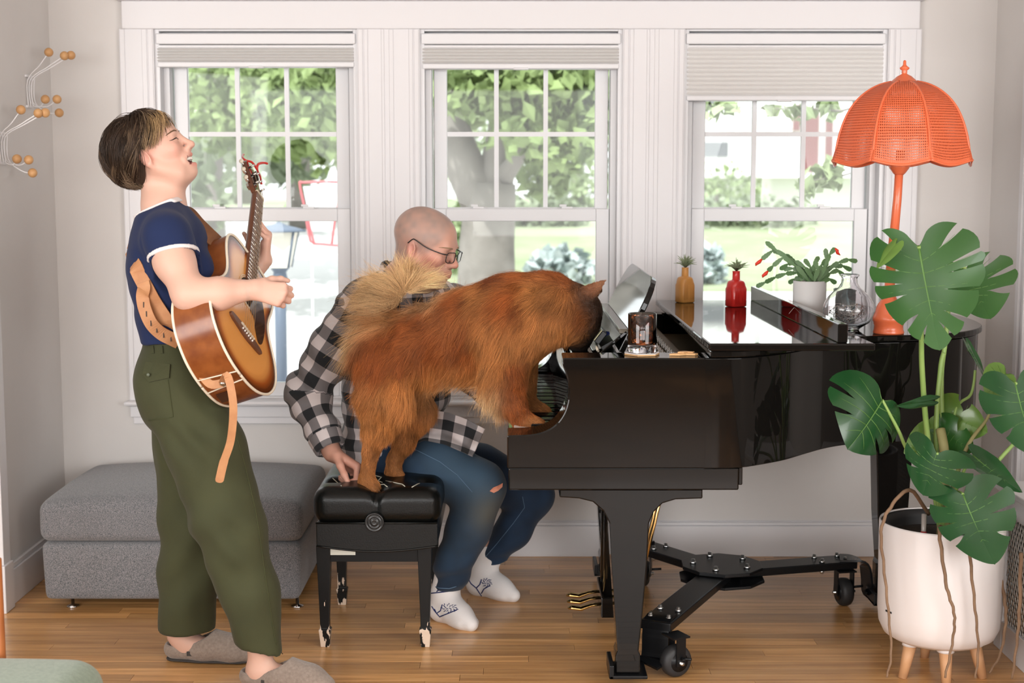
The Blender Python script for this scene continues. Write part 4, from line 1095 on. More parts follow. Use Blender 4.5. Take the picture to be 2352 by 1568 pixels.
def chain(pts, sw, flower=False, tw=0):
    pts = [Vector(p) for p in pts]; n = len(pts) - 1
    for i in range(n):
        a, b__ = pts[i], pts[i + 1]; d = (b__ - a); L = d.length * 1.06; z = d.normalized(); vw = V(-.15 + tw, -1, .25 * R.uniform(-1, 1)); y = (vw - z * vw.dot(z)).normalized(); x = y.cross(z)
        M = Matrix(((x.x, y.x, z.x, a.x), (x.y, y.y, z.y, a.y), (x.z, y.z, z.z, a.z), (0, 0, 0, 1))) @ Matrix.Diagonal((sw, L * .45, L, 1))
        o = bpy.data.objects.new('segment', cseg); COL.objects.link(o); o.parent = cc; o.matrix_parent_inverse = world_of(cc).inverted(); o.matrix_basis = M
    if flower:
        d = (pts[-1] - pts[-2]).normalized(); p = pts[-1]; dn = V(d.x * .6, 0, -.5)
        MB().tube([p, p + dn * .018, p + dn * .034 + V(-.004, 0, 0), p + dn * .046], [.003, .0065, .005, .0015], 8).build('flower', M_flow, cc)
def arc(px, Ys, nseg): return [at(a, b__, Ys + (i * .006)) for i, (a, b__) in enumerate(px)]
K = 4.80
arcs = [([(1868, 645), (1838, 618), (1812, 594), (1785, 577), (1760, 556)], 0), ([(1862, 645), (1832, 606), (1805, 585), (1775, 575), (1750, 595)], 1), ([(1858, 645), (1830, 612), (1800, 590), (1776, 610), (1764, 622)], 1),
        ([(1860, 648), (1832, 626), (1806, 628), (1782, 636), (1758, 648), (1738, 658)], 0), ([(1870, 645), (1850, 615), (1828, 600), (1810, 606), (1792, 618)], 0), ([(1872, 645), (1868, 610), (1880, 590)], 0),
        ([(1878, 645), (1895, 612), (1905, 585), (1918, 570)], 1), ([(1880, 645), (1902, 618), (1925, 603), (1948, 596), (1968, 600)], 0), ([(1880, 648), (1905, 628), (1925, 620), (1938, 634)], 0),
        ([(1872, 648), (1890, 630), (1910, 612), (1935, 610), (1955, 620)], 0), ([(1866, 648), (1846, 636), (1826, 640), (1812, 650)], 0), ([(1874, 646), (1862, 614), (1848, 596)], 0), ([(1876, 646), (1886, 610), (1898, 596)], 0),
        ([(1864, 648), (1845, 625), (1822, 616), (1800, 618)], 0), ([(1884, 646), (1900, 600), (1896, 572)], 0), ([(1870, 646), (1878, 620), (1872, 598)], 0), ([(1860, 646), (1850, 632), (1838, 642), (1830, 655)], 0), ([(1886, 648), (1905, 640), (1920, 650)], 0)]
for i, (pp_, fl_) in enumerate(arcs): chain(arc(pp_, K - .05 + .10 * R.random(), 0), .030, fl_, R.uniform(-.4, .4))
for k in range(9):
    a = k * .7; MB().tube([cp + V(0, 0, .115), cp + V(.012 * math.cos(a), .02 * math.sin(a), .15), cp + V(.03 * math.cos(a), .03 * math.sin(a), .175)], [.005, .004, .003], 6).build('stem', M_cac, cc)
# small blue glass behind the vase
sg = cp + V(.14, .08, 0); o = MB().lathe([(.032, 0), (.036, .004), (.040, .11), (.038, .11), (.034, .008), (.0, .006)], sg, 24).build('blue_tumbler', mat('teal_glass', (.35, .55, .58), .05, trans=.85))
tag(o, 'teal glass tumbler half hidden behind the round vase', 'glass')

# ================================================================== round glass vase with string of fairy lights
M_clear = mat('clear_glass', (.97, .955, .975), .015, trans=1., ior=1.45)
vc = V(1.093, 4.60, 1.0265)
gv = empty('glass_vase', vc, 'round clear glass vase filled with a wire of tiny coloured lights', 'vase')
pr2 = [(.034, 0), (.036, .004), (.045, .010), (.066, .024), (.080, .044), (.084, .064), (.080, .085), (.068, .106), (.050, .124), (.034, .138), (.026, .152), (.0245, .166), (.027, .172), (.031, .175), (.031, .179), (.027, .181)]
inn = [(r - .0022, z + (.004 if z < .02 else 0)) for r, z in reversed(pr2[1:])]
MB().lathe(pr2 + [(.0235, .179)] + inn[1:] + [(.0005, .009)], vc, 48).build('body', M_clear, gv)
fw = empty('fairy_lights', vc + V(0, 0, .02), 'tangled silver wire of fairy lights inside the round vase', 'string lights')
pts = []; rg = random.Random(8)
for k in range(105):
    a = k * .9 + rg.random(); b__ = rg.uniform(-1, .55); rr = math.sqrt(max(.05, 1 - b__ * b__)) * rg.uniform(.55, .93)
    pts.append(vc + V(.068 * rr * math.cos(a), .068 * rr * math.sin(a), .062 + .038 * b__))
MB().tube(spline(pts, 3), .0006, 4).build('wire', mat('silver_wire', (.72, .70, .66), .35, metal=.7), fw)
cols = [(.05, .25, .45), (.55, .12, .08), (.05, .40, .30), (.70, .40, .08)]
ml = [mat('tiny_bulb', c_, .3) for c_ in cols]
for k in range(0, 105, 5): MB().sphere(pts[k], .0022, 8).build('bulb', ml[(k // 3) % 4], fw)
MB().tube(spline([vc + V(-.06, -.03, .03), vc + V(-.10, -.02, .06), vc + V(-.13, .0, .05), vc + V(-.16, .03, .075), vc + V(-.19, .02, .05)], 6), .0006, 4).build('loose_wire', bpy.data.materials['silver_wire'], fw)

# ================================================================== drink on a coaster
gc = V(.378, 4.105, ZR + .0005)
co = empty('coaster', gc, 'white and wood hexagonal coaster under the iced drink', 'coaster')
hx = [(gc.x + .053 * math.cos(math.pi / 3 * k + .2), gc.y + .053 * math.sin(math.pi / 3 * k + .2)) for k in range(6)]
MB().prism(hx, ZR + .001, ZR + .006).build('cork_layer', mat('cork', (.50, .30, .14), .8, bump=(200, .3)), co, bevel=.001)
MB().prism(hx, ZR + .0062, ZR + .0082).build('top_layer', mat('coaster_white', (.75, .72, .70), .4), co, bevel=.0006)
gb = V(gc.x, gc.y, ZR + .0085)
dg = empty('rocks_glass', gb, 'short tumbler of dark iced cola on the piano edge', 'glass')
flute = lambda a, r, z: 1 + (.03 * math.cos(24 * a) if (r > .012 and z < .02) else 0)
MB().lathe([(.012, .0), (.038, .0), (.041, .003), (.0415, .02), (.0415, .112), (.0405, .1135), (.0395, .112), (.0395, .024), (.036, .021), (.0005, .020)], gb, 48, sq=flute).build('glass', M_clear, dg)
M_cola = mat('cola', (.62, .19, .06), .02, trans=1., ior=1.34)
M_ice = mat('ice_cube', (.96, .92, .88), .05, trans=.95, ior=1.31)
MB().lathe([(.0005, .0245), (.039, .0245), (.039, .094), (.0005, .094)], gb, 40).build('cola', M_cola, dg)
for i, (dx, dy, dz, rz, s_) in enumerate(((-.013, -.010, .074, .4, .030), (.014, -.006, .070, 1.0, .028), (.004, .014, .080, .2, .026), (-.012, -.008, .042, .9, .027), (.013, -.012, .043, .3, .026))):
    M = Matrix.Translation(gb + V(dx, dy, dz)) @ Euler((rz, rz * .7, rz)).to_matrix().to_4x4(); h_ = s_ / 2
    MB().box((-h_, -h_, -h_), (h_, h_, h_), M=M, bev=.003).build('ice_cube', M_ice, dg)

# ================================================================== odds and ends on the piano
o = MB()
wp = at(1572, 813, 4.09); wp.z = ZR + .001
pl_ = [(0, 0), (.03, -.004), (.05, .006), (.075, .002), (.085, .012), (.06, .018), (.04, .026), (.015, .02)]
o.prism([(wp.x - .045 + a, wp.y - .01 + b__) for a, b__ in pl_], ZR + .001, ZR + .007).prism([(wp.x - .02 + a * .6, wp.y + b__) for a, b__ in pl_], ZR + .007, ZR + .011)
tag(o.build('wooden_trinket', mat('pale_wood', (.62, .36, .16), .6), bevel=.001), 'pale flat wooden trinket beside the drink', 'trinket')
# little tuner box leaning on the desk flap
tb = empty('tuner_box', (.288, 4.5, 1.03), 'small black box with a cream front leaning on the music desk', 'box')
def slope(y, s, off): return Vector((.257 + .088 * s, y, .974 + .075 * s)) + Vector((-.64, 0, .768)) * off
M_cream = mat('cream_plastic', (.55, .52, .33), .4)
pA = slope(4.42, .35, .012)
M = Matrix.Translation(pA + V(-.005, 0, .012)) @ Euler((0, math.radians(-52), 0)).to_matrix().to_4x4()
MB().box((-.022, 0, -.012), (.022, .16, .006), M=M, bev=.002).build('case', M_ebony_in, tb); MB().box((-.02, .004, .006), (.02, .156, .009), M=M, bev=.001).build('front', M_cream, tb)
o = MB().tube([slope(4.36, .12, .006), slope(4.52, .16, .006)], .004, 8).build('pencil', mat('pencil_cream', (.68, .62, .5), .5)); tag(o, 'short pale pencil lying below the music desk', 'pencil')
for nm, p_, lb in (('eye_drop_bottle', V(.27, 4.86, .9722), 'small white bottle with a blue cap left of the music desk'), ('eye_drop_bottle', V(.435, 4.62, .9722 + .001), 'small white bottle with a blue cap behind the drink')):
    e_ = empty(nm, p_, lb, 'bottle', 'small bottles with blue caps'); MB().lathe([(.016, 0), (.017, .004), (.017, .05), (.009, .058), (.009, .062)], p_, 16).build('bottle', M_white, e_)
    MB().lathe([(.011, .062), (.011, .082), (.008, .084)], p_, 16).build('cap', mat('blue_cap', (.02, .06, .35), .35), e_)
o = empty('paper_pad', V(.235, 4.3, .973), 'stack of cream paper slips on the piano shelf under the dog', 'paper')
for k in range(3): MB().box((.20 + .004 * k, 4.20 + .01 * k, .9725 + .004 * k), (.262, 4.30, .9762 + .004 * k)).build('slip', mat('cream_paper', (.62, .58, .42), .8), o)

# ================================================================== wire coat racks on the left wall
M_wire = mat('white_wire', (.80, .79, .80), .35); M_ball = mat('wooden_ball', (.60, .34, .15), .5, var=(24, (.48, .25, .10), .35, .7))
def rack(name, label, Y, top, bot, balls):
    r_ = empty(name, V(XL, Y, at(*top, Y).z), label, 'coat rack', 'wire coat racks with wooden balls')
    for k, (px, py, up) in enumerate(balls):
        ob = at(px, py, Y + .015 * ((k * 37) % 3 - 1)); ob.x = max(ob.x, XL + .028)
        j = at(*(top if up else bot), Y); j.x = XL + .008 + .006 * (k % 3); j.y += .008 * (k - 3); j2 = at(*(bot if up else top), Y); j2.x = j.x; j2.y = j.y
        mid = j.lerp(ob, .45) + V(.01, 0, -.012 if not up else .0)
        MB().tube(spline([j2, j.lerp(j2, .15), mid, ob], 5), .0021, 8).build('wire_arm', M_wire, r_)
        MB().sphere(ob, .0165, 16).build('ball', M_ball, r_)
    for z_ in (top, bot): 
        p = at(*z_, Y); MB().box((XL, Y - .03, p.z - .004), (XL + .008, Y + .03, p.z + .004)).build('wall_bar', M_wire, r_)
rack('coat_rack', 'white wire coat rack with wooden balls nearer the window', 5.36, (92, 175), (92, 245), [(112, 120, 1), (148, 128, 1), (163, 127, 1), (104, 228, 0), (131, 228, 0), (136, 259, 0)])
rack('coat_rack', 'white wire coat rack with wooden balls at the picture edge', 5.05, (27, 305), (27, 375), [(48, 252, 1), (88, 260, 1), (104, 259, 1), (39, 365, 0), (66, 367, 0), (75, 397, 0)])

# ================================================================== radiator cover on the right
rc2 = empty('radiator_cover', (1.7, 4.1, 0), 'white radiator cover with a lattice grille at the right edge', 'radiator cover')
rx0, rx1, ry0, ry1, rz = 1.575, 1.87, 3.6, 4.52, .52
MB().box((rx0 - .015, ry0, rz), (rx1, ry1 + .015, rz + .02)).build('top_board', M_trim, rc2, bevel=.004)
fr2 = MB(); fr2.box((rx0, ry1 - .07, 0), (rx0 + .02, ry1, rz)); fr2.box((rx0, ry0, 0), (rx0 + .02, ry0 + .07, rz)); fr2.box((rx0, ry0 + .07, rz - .07), (rx0 + .02, ry1 - .07, rz)); fr2.box((rx0, ry0 + .07, 0), (rx0 + .02, ry1 - .07, .10)); fr2.build('frame', M_trim, rc2, bevel=.003)
MB().box((rx0 + .02, ry1 - .02, 0), (rx1, ry1, rz)).build('end_panel', M_trim, rc2, bevel=.003)
la = MB(); s_ = .022; M_lat = mat('grille_metal', (.62, .60, .56), .5)
ya, yb, za_, zb_ = ry0 + .07, ry1 - .07, .10, rz - .07
def clipseg(p, d):
    ts = []
    for (o_, lo, hi, dd) in ((p[0], ya, yb, d[0]), (p[1], za_, zb_, d[1])): ts.append(sorted(((lo - o_) / dd, (hi - o_) / dd)))
    t0 = max(ts[0][0], ts[1][0]); t1 = min(ts[0][1], ts[1][1]); return (t0, t1) if t1 > t0 + .01 else None
for sgn in (1, -1):
    k = -40
    while k < 80:
        p = (ya + k * s_, za_ if sgn > 0 else zb_); c_ = clipseg(p, (.6, sgn))
        if c_: la.tube([V(rx0 + .012, p[0] + .6 * c_[0], p[1] + sgn * c_[0]), V(rx0 + .012, p[0] + .6 * c_[1], p[1] + sgn * c_[1])], .0025, 4)
        k += 1
o = la.build('lattice', M_lat, rc2); o['kind'] = 'stuff'
MB().box((rx0 + .05, ry0 + .02, .02), (rx1 - .02, ry1 - .04, rz - .04)).build('radiator', mat('radiator_dark', (.08, .08, .075), .6), rc2)
# ================================================================== figures: shared pieces
def skinmat(name, c, c2):
    m = mat(name, c, .48, spec=.4, sss=.12, attr='tint', bump=(400, .05)); return m
M_skinW = skinmat('skin_woman', (.8, .5, .4), 0); M_skinM = skinmat('skin_man', (.8, .5, .4), 0)
M_teeth = mat('teeth', (.80, .77, .70), .25); M_dark = mat('lash_dark', (.03, .018, .012), .6); M_mouth = mat('mouth_inside', (.20, .035, .03), .5)
def frame3(o, x, z):
    """4x4 frame from origin, forward and an approximate up"""
    x = Vector(x).normalized(); z = Vector(z); z = (z - x * z.dot(x)).normalized(); y = z.cross(x)
    return Matrix(((x.x, y.x, z.x, o[0]), (x.y, y.y, z.y, o[1]), (x.z, y.z, z.z, o[2]), (0, 0, 0, 1)))
def add_head(S, F, s=1.0, mouth=0.0, fem=0.0, smile=0.0):
    """F: x forward, y to the person's left, z up; origin between the ears"""
    P = lambda x, y, z: F @ V(x * s, y * s, z * s)
    E = lambda c, r, k=.02, op='u': S.ell(P(*c), [q * s for q in r], F, k * s, op)
    C = lambda a, b, ra, rb, k=.012, op='u': S.cone(P(*a), P(*b), ra * s, rb * s, k * s, None, op)
    E((-.018, 0, .036), (.096, .076, .084), .02)                # cranium
    E((.030, 0, .030), (.062, .064, .070), .03)                 # forehead
    E((.030, 0, -.040), (.058, .059 - .004 * fem, .072), .03)   # face block
    E((.036, 0, -.078), (.044, .047 - .005 * fem, .034), .03)   # jaw
    for y in (-1, 1): C((-.002, y * .055, -.045), (.045, y * .036, -.092), .017, .016, .03)   # jaw line
    E((.074, 0, -.100), (.019, .019, .016), .022)               # chin
    for y in (-1, 1): E((.058, y * .041, -.026 + .006 * smile), (.026, .022, .021), .026)      # cheeks
    C((.083, -.026, .018), (.083, .026, .018), .012 - .003 * fem, .012 - .003 * fem, .02)      # brow
    for y in (-1, 1): E((.100, y * .030, .000), (.015, .018, .0115), .014, 's')               # eye sockets
    for y in (-1, 1): E((.0775, y * .030, -.001), (.0125, .0145, .0125), .006)                # lids over the eyes
    C((.092, 0, .008), (.1105, 0, -.028), .0085, .0095, .012)   # nose bridge
    E((.1125, 0, -.031), (.0105, .0105, .0095), .010)           # tip
    for y in (-1, 1): E((.1015, y * .0115, -.0345), (.0105, .0075, .0075), .008)              # wings
    for y in (-1, 1): E((.106, y * .0065, -.0425), (.005, .0035, .003), .003, 's')            # nostrils
    E((.0395, 0, -.104), (.030, .034, .018), .03)                # under the chin
    E((.082, 0, -.062), (.019, .026, .022), .02)                # muzzle under the nose
    if mouth > 0:
        E((.100, 0, -.0705), (.036, .023 + .009 * smile, .0118 * mouth), .004, 's')
        for y in (-1, 1): C((.0975, 0, -.0560), (.079, y * .033, -.0600), .0040, .0028, .006)
        for y in (-1, 1): C((.0930, 0, -.0865), (.078, y * .032, -.0690), .0048, .0030, .008)
    else:
        C((.1025, -.002, -.060), (.086, -.027, -.061 + .004 * smile), .0050, .0022, .007); C((.1025, .002, -.060), (.086, .027, -.061 + .004 * smile), .0050, .0022, .007)
        C((.100, -.002, -.0705), (.086, -.024, -.066 + .004 * smile), .0058, .0024, .007); C((.100, .002, -.0705), (.086, .024, -.066 + .004 * smile), .0058, .0024, .007)
        C((.112, 0, -.0652), (.088, -.030, -.062 + .005 * smile), .0012, .0012, .003, 's'); C((.112, 0, -.0652), (.088, .030, -.062 + .005 * smile), .0012, .0012, .003, 's')
    for y in (-1, 1):                                            # ears
        A = F @ Matrix.Rotation(y * .38, 4, 'Z') @ Matrix.Rotation(-.18, 4, 'Y')
        c = P(-.012, y * .0755, -.010); S.ell(c, (.018 * s, .0075 * s, .031 * s), A, .006 * s)
        S.cone(P(-.008, y * .074, -.034), P(-.004, y * .070, -.046), .008 * s, .006 * s, .008 * s)
        c2 = P(-.006, y * .0835, -.010); S.ell(c2, (.0095 * s, .0055 * s, .018 * s), A, .004 * s, 's')
    return P
def add_hand(S, W, x, y, z, curls, thumb, s=1.0):
    """W wrist, x finger direction, y thumb side, z back of the hand; curls = four (a, b, c) bends; thumb = (out, down, bend1, bend2)"""
    x = Vector(x).normalized(); y = Vector(y); y = (y - x * y.dot(x)).normalized(); z0 = Vector(z); z = z0 - x * z0.dot(x) - y * z0.dot(y); z.normalize(); W = Vector(W)
    K = [(.086, .028, .000), (.090, .009, .003), (.086, -.010, .002), (.077, -.027, -.002)]
    SG = [(.043, .026, .021), (.047, .030, .022), (.044, .028, .021), (.034, .021, .019)]; RR = [.0090, .0092, .0088, .0078]; tips = []
    T = lambda a: W + (x * a[0] + y * a[1] + z * a[2]) * s
    for k in range(4):
        S.cone(T((.004, K[k][1] * .55, -.002)), T(K[k]), .0155 * s, .0115 * s, .014 * s)
    S.cone(T((.03, .02, -.012)), T((.06, -.018, -.010)), .013 * s, .012 * s, .012 * s)
    for k in range(4):
        p = Vector(K[k]); a = 0.0; sp = (.06, .02, -.02, -.07)[k]
        for j in range(3):
            a += math.radians(curls[k][j]); d = Vector((math.cos(a), sp * math.cos(a), -math.sin(a))).normalized(); q = p + d * SG[k][j]
            S.cone(T(p), T(q), RR[k] * (1 - .08 * j) * s, RR[k] * (.93 - .09 * j) * s, (.005 if j else .007) * s); p = q
        tips.append(T(p))
    p = Vector((.022, .026, -.008)); o, dn, b1, b2 = (math.radians(v_) for v_ in thumb)
    d = Vector((math.cos(o) * math.cos(dn), math.sin(o) * math.cos(dn), -math.sin(dn)))
    S.cone(T((.012, .012, -.006)), T(p), .015 * s, .0145 * s, .012 * s)
    for L, r0, r1, bd in ((.036, .0135, .0105, 0), (.031, .0105, .0095, b1), (.025, .0095, .0075, b2)):
        d = (d * math.cos(bd) + Vector((d.x * 0 + .85, -.6, -.25)).normalized() * math.sin(bd)).normalized(); q = p + d * L
        S.cone(T(p), T(q), r0 * s, r1 * s, .006 * s); p = q
    tips.append(T(p)); return tips
def box_of(*pts, m=.05):
    A = np.array([tuple(p) for p in pts]); return A.min(0) - m, A.max(0) + m
def cut_net(S, lo, hi, h, sm=1):
    v, q = S.net(lo, hi, h); return (relax(v, q, sm) if sm else v), q
def keep(v, q, fn):
    """keep the faces whose centre satisfies fn"""
    c = v[q].mean(1); q = q[fn(c)]; u, inv = np.unique(q, return_inverse=True); return v[u], inv.reshape(-1, 4)
def blend_cols(base, items):
    c = base.copy()
    for w, col in items: c = c * (1 - w[:, None]) + np.array(col)[None, :] * w[:, None]
    return c
def gauss(P, c, r): return np.exp(-np.sum((P - np.array(tuple(c))) ** 2, 1) / (r * r))
def local(F, P):
    A = np.array(F.inverted()); return P @ A[:3, :3].T + A[:3, 3]
# ================================================================== guitar
GT = V(-.7672, 3.9805, .9619)
GU, GV, GN = V(-.0656, .7821, .6197), V(-.3518, -.5993, .7191), V(.9338, -.1709, .3145)
GU.normalize(); GN = (GN - GU * GN.dot(GU)).normalized(); GV = GN.cross(GU)
GM = Matrix(((GU.x, GV.x, GN.x, GT.x), (GU.y, GV.y, GN.y, GT.y), (GU.z, GV.z, GN.z, GT.z), (0, 0, 0, 1)))
gt = empty('acoustic_guitar', GT, 'sunburst acoustic guitar with white binding held by the woman', 'guitar')
M_gside = mat('mahogany_gloss', (.17, .045, .012), .16, var=(22, (.27, .085, .022), .3, .7))
t, b = node(M_gside); b.inputs['Roughness'].default_value = .22
M_gtop = bpy.data.materials.new('sunburst_top'); M_gtop.use_nodes = True
t, b = node(M_gtop); a_ = t.add('ShaderNodeAttribute', attribute_name='tint'); t.ln(a_.outputs['Color'], b.inputs['Base Color']); b.inputs['Roughness'].default_value = .10; b.inputs['Specular IOR Level'].default_value = .45
M_bind = mat('ivory_binding', (.78, .70, .56), .35); M_rose = mat('rosewood', (.16, .065, .035), .4, var=(30, (.10, .04, .02), .3, .7)); M_gneck = mat('neck_mahogany', (.15, .05, .022), .3, coat=.3)
M_nick = mat('nickel', (.72, .70, .66), .22, metal=1.); M_pick = mat('pickguard_dark', (.035, .012, .008), .1, coat=.5); M_pearl = mat('pearl_button', (.78, .72, .58), .35)
M_string = mat('bronze_string', (.72, .55, .35), .3, metal=1.); M_capo = mat('red_capo', (.62, .03, .02), .3, coat=.3); M_rub = mat('capo_rubber', (.02, .02, .02), .7)
half = [(0, 0), (.004, .05), (.022, .105), (.06, .158), (.105, .188), (.15, .198), (.195, .190), (.235, .168), (.275, .141), (.31, .128), (.345, .129), (.385, .140), (.425, .146), (.46, .138), (.485, .110), (.496, .065), (.498, 0)]
hp = spline([(a, b__, 0) for a, b__ in half], 4)
outl = [(p.x, p.y) for p in hp] + [(p.x, -p.y) for p in reversed(hp[1:-1])]
DEP = lambda u: .122 - .03 * u        # body depth tapers to the neck
n = len(outl)
def g(u, v_, w): return GM @ V(u, v_, w)
# sides
v = []; f = []
for (a, c_) in outl: v += [g(a, c_, 0), g(a, c_, -DEP(a))]
for k in range(n): k2 = (k + 1) % n; f.append((2 * k, 2 * k + 1, 2 * k2 + 1, 2 * k2))
o = MB().raw(v, f, True).build('side', M_gside, gt); 
def plate(w_fn, m, name, sunburst=False):
    """face made of rings from the outline to the centre line"""
    vs = []; cols = []; rings = 12; fs = []
    for i in range(rings + 1):
        s_ = 1 - i / rings
        for (a, c_) in outl:
            cu_ = .25 + (a - .25) * (1 - (1 - s_) * .62); vs.append(g(cu_, c_ * s_, w_fn(a) + .002 * (1 - s_ * s_)))
            d = min(1, (1 - s_) * 3.0); r_ = ss(0, 1, np.array(d)); 
            e_ = float(r_); dark = np.array((.022, .007, .004)); mid = np.array((.30, .075, .014)); lite = np.array((.66, .29, .075))
            cc_ = dark * (1 - min(1, e_ * 2)) + mid * min(1, e_ * 2) if e_ < .5 else mid * (1 - (e_ - .5) * 2) + lite * (e_ - .5) * 2
            cols.append(cc_)
    for i in range(rings):
        for k in range(n): k2 = (k + 1) % n; fs.append((i * n + k, i * n + k2, (i + 1) * n + k2, (i + 1) * n + k))
    me = mesh_np(name, [tuple(p) for p in vs], fs); point_color(me, 'tint', np.array(cols)); return link(name, me, m, gt)
plate(lambda a: 0.0, M_gtop, 'top')
o = plate(lambda a: -DEP(a), M_gside, 'back'); o.data.flip_normals()
for nm, fn in (('front', lambda a: 0), ('back', lambda a: -DEP(a))):
    pts = [g(a, c_, fn(a)) for a, c_ in outl] + [g(*outl[0], fn(outl[0][0]))]
    MB().tube(pts, .0042, 8).build('binding', M_bind, gt)
# end graft lines and strap pin
for c_ in (-.022, .022): MB().tube([g(-.001, c_ * .8, 0), g(-.001, c_ * 1.3, -DEP(0))], .0022, 6).build('graft_line', M_bind, gt)
MB().prism([(-.018, -.05), (.018, -.05), (.018, -.012), (-.018, -.012)], 0, .003, M=GM @ Matrix(((0, 0, -1, -.001), (1, 0, 0, -.06), (0, 1, 0, -.05), (0, 0, 0, 1)))).build('jack_plate', M_pick, gt)
# sound hole
MB().lathe([(.050, .0025), (.050, .0032), (.0, .0032)], (0, 0, 0), 40, M=GM @ Matrix.Translation((.338, 0, 0))).build('sound_hole', M_dark, gt)
for r_ in (.053, .058): MB().tube([g(.338 + r_ * math.cos(k * .1309), r_ * math.sin(k * .1309), .0028) for k in range(49)], .0011, 5).build('rosette', M_bind, gt)
# pickguard on the lower side of the hole
pg = spline([(.29, -.012, 0), (.385, -.052, 0), (.36, -.085, 0), (.29, -.105, 0), (.215, -.098, 0), (.20, -.075, 0), (.24, -.05, 0), (.27, -.04, 0)], 4, True)
MB().prism([(p.x, p.y) for p in pg][::-1], .0026, .0042, M=GM).build('pickguard', M_pick, gt)
# bridge, saddle, pins
bp_ = spline([(.158, -.088, 0), (.150, -.04, 0), (.146, 0, 0), (.150, .04, 0), (.158, .088, 0), (.174, .088, 0), (.180, .04, 0), (.182, 0, 0), (.180, -.04, 0), (.174, -.088, 0)], 3, True)
MB().prism([(p.x, p.y) for p in bp_][::-1], .001, .010, M=GM).build('bridge', M_rose, gt, bevel=.002)
MB().box((.171, -.038, .010), (.1745, .038, .0145), M=GM).build('saddle', M_bind, gt)
for k in range(6): MB().sphere(g(.158, -.028 + .0112 * k, .012), .0032, 8).build('bridge_pin', M_white, gt)
# neck, fretboard, frets, nut, headstock
Mn = GM
nk = []
for (u_, w_, d_) in ((.44, .029, .034), (.50, .029, .024), (.56, .028, .022), (.80, .0215, .021), (.815, .022, .022)):
    ring = []
    for k in range(13):
        a = math.pi * k / 12; ring.append(g(u_, -w_ * math.cos(a), .002 - d_ * math.sin(a)))
    nk.append(ring)
v = [p for r_ in nk for p in r_]; f = []
for i in range(len(nk) - 1):
    for k in range(12): f.append((13 * i + k, 13 * i + k + 1, 13 * i + 14 + k, 13 * i + 13 + k))
    f.append((13 * i + 12, 13 * i, 13 * i + 13, 13 * i + 25))
MB().raw(v, f, True).build('neck', M_gneck, gt)
MB().raw([g(.375, -.029, .001), g(.80, -.0218, .001), g(.80, .0218, .001), g(.375, .029, .001), g(.375, -.028, .009), g(.80, -.0212, .009), g(.80, .0212, .009), g(.375, .028, .009)], [(3, 2, 1, 0), (4, 5, 6, 7), (0, 1, 5, 4), (1, 2, 6, 5), (2, 3, 7, 6), (3, 0, 4, 7)]).build('fretboard', M_rose, gt)
for k in range(1, 20):
    u_ = .80 - .627 * (1 - 2 ** (-k / 12)); w_ = .0212 + (.80 - u_) * .016
    MB().tube([g(u_, -w_, .0095), g(u_, w_, .0095)], .0013, 5).build('fret', M_nick, gt)
    if k in (3, 5, 7, 9, 12): MB().lathe([(.003, 0), (.003, .0006)], (0, 0, 0), 10, M=GM @ Matrix.Translation((u_ + .012, 0, .0088))).build('inlay', M_pearl, gt)
MB().box((.799, -.022, .004), (.804, .022, .0115), M=GM).build('nut', M_bind, gt)
HM = GM @ Matrix.Translation((.803, 0, .004)) @ Matrix.Rotation(math.radians(14), 4, 'Y')
hs_ = [(0, -.022), (.02, -.028), (.16, -.036), (.178, -.03), (.185, 0), (.178, .03), (.16, .036), (.02, .028), (0, .022)]
MB().prism(hs_[::1], -.016, 0, M=HM).build('headstock', M_gneck, gt, bevel=.002)
MB().prism([(a * .985 + .001, b__ * .97) for a, b__ in hs_], 0.0, .0015, M=HM).build('head_veneer', M_pick, gt)
for k in range(3):
    for s_ in (-1, 1):
        u_ = .045 + .05 * k; y_ = s_ * .018
        MB().tube([HM @ V(u_, y_, 0), HM @ V(u_, y_, .02)], .0032, 8).build('tuner_post', M_nick, gt)
        MB().tube([HM @ V(u_, s_ * .03, -.010), HM @ V(u_, s_ * .048, -.010)], .0025, 8).build('tuner_shaft', M_nick, gt)
        o = MB(); o.sphere((0, 0, 0), (.010, .006, .0075), 12, M=HM @ Matrix.Translation((u_, s_ * .054, -.010))); o.build('tuner_button', M_pearl, gt)
        MB().box((u_ - .009, y_ - .008, -.024), (u_ + .009, y_ + .008, -.016), M=HM).build('tuner_gear', M_nick, gt)
for k in range(6):
    y0_ = -.028 + .0112 * k; y1_ = -.0165 + .0066 * k; s_ = -1 if k < 3 else 1; kk = (2 - k) if k < 3 else (k - 3)
    MB().tube([g(.160, y0_, .0125), g(.173, y0_, .0152), g(.802, y1_, .0125), HM @ V(.045 + .05 * kk, s_ * .016, .012)], .0007 if k < 3 else .0005, 5).build('string', M_string, gt)
# spring capo parked on the headstock
cpo = empty('capo', HM @ V(.18, 0, 0), 'red spring capo clipped on the guitar headstock', 'capo')
MB().tube(spline([HM @ V(.10, -.030, .012), HM @ V(.15, -.034, .014), HM @ V(.19, -.030, .012), HM @ V(.215, -.030, .020), HM @ V(.235, -.045, .034), HM @ V(.245, -.062, .044)], 5), [.0035] * 10 + [.0045] * 10 + [.004] * 6, 8).build('jaw', M_capo, cpo)
MB().tube(spline([HM @ V(.10, -.02, .006), HM @ V(.165, -.022, .006)], 4), .005, 8).build('pad', M_rub, cpo)
MB().tube(spline([HM @ V(.19, -.03, .012), HM @ V(.195, 0, .010), HM @ V(.192, .02, -.004), HM @ V(.225, .016, -.012), HM @ V(.285, -.012, -.016), HM @ V(.292, -.018, -.014)], 5), [.004] * 12 + [.0035] * 14, 8).build('lever', M_capo, cpo)
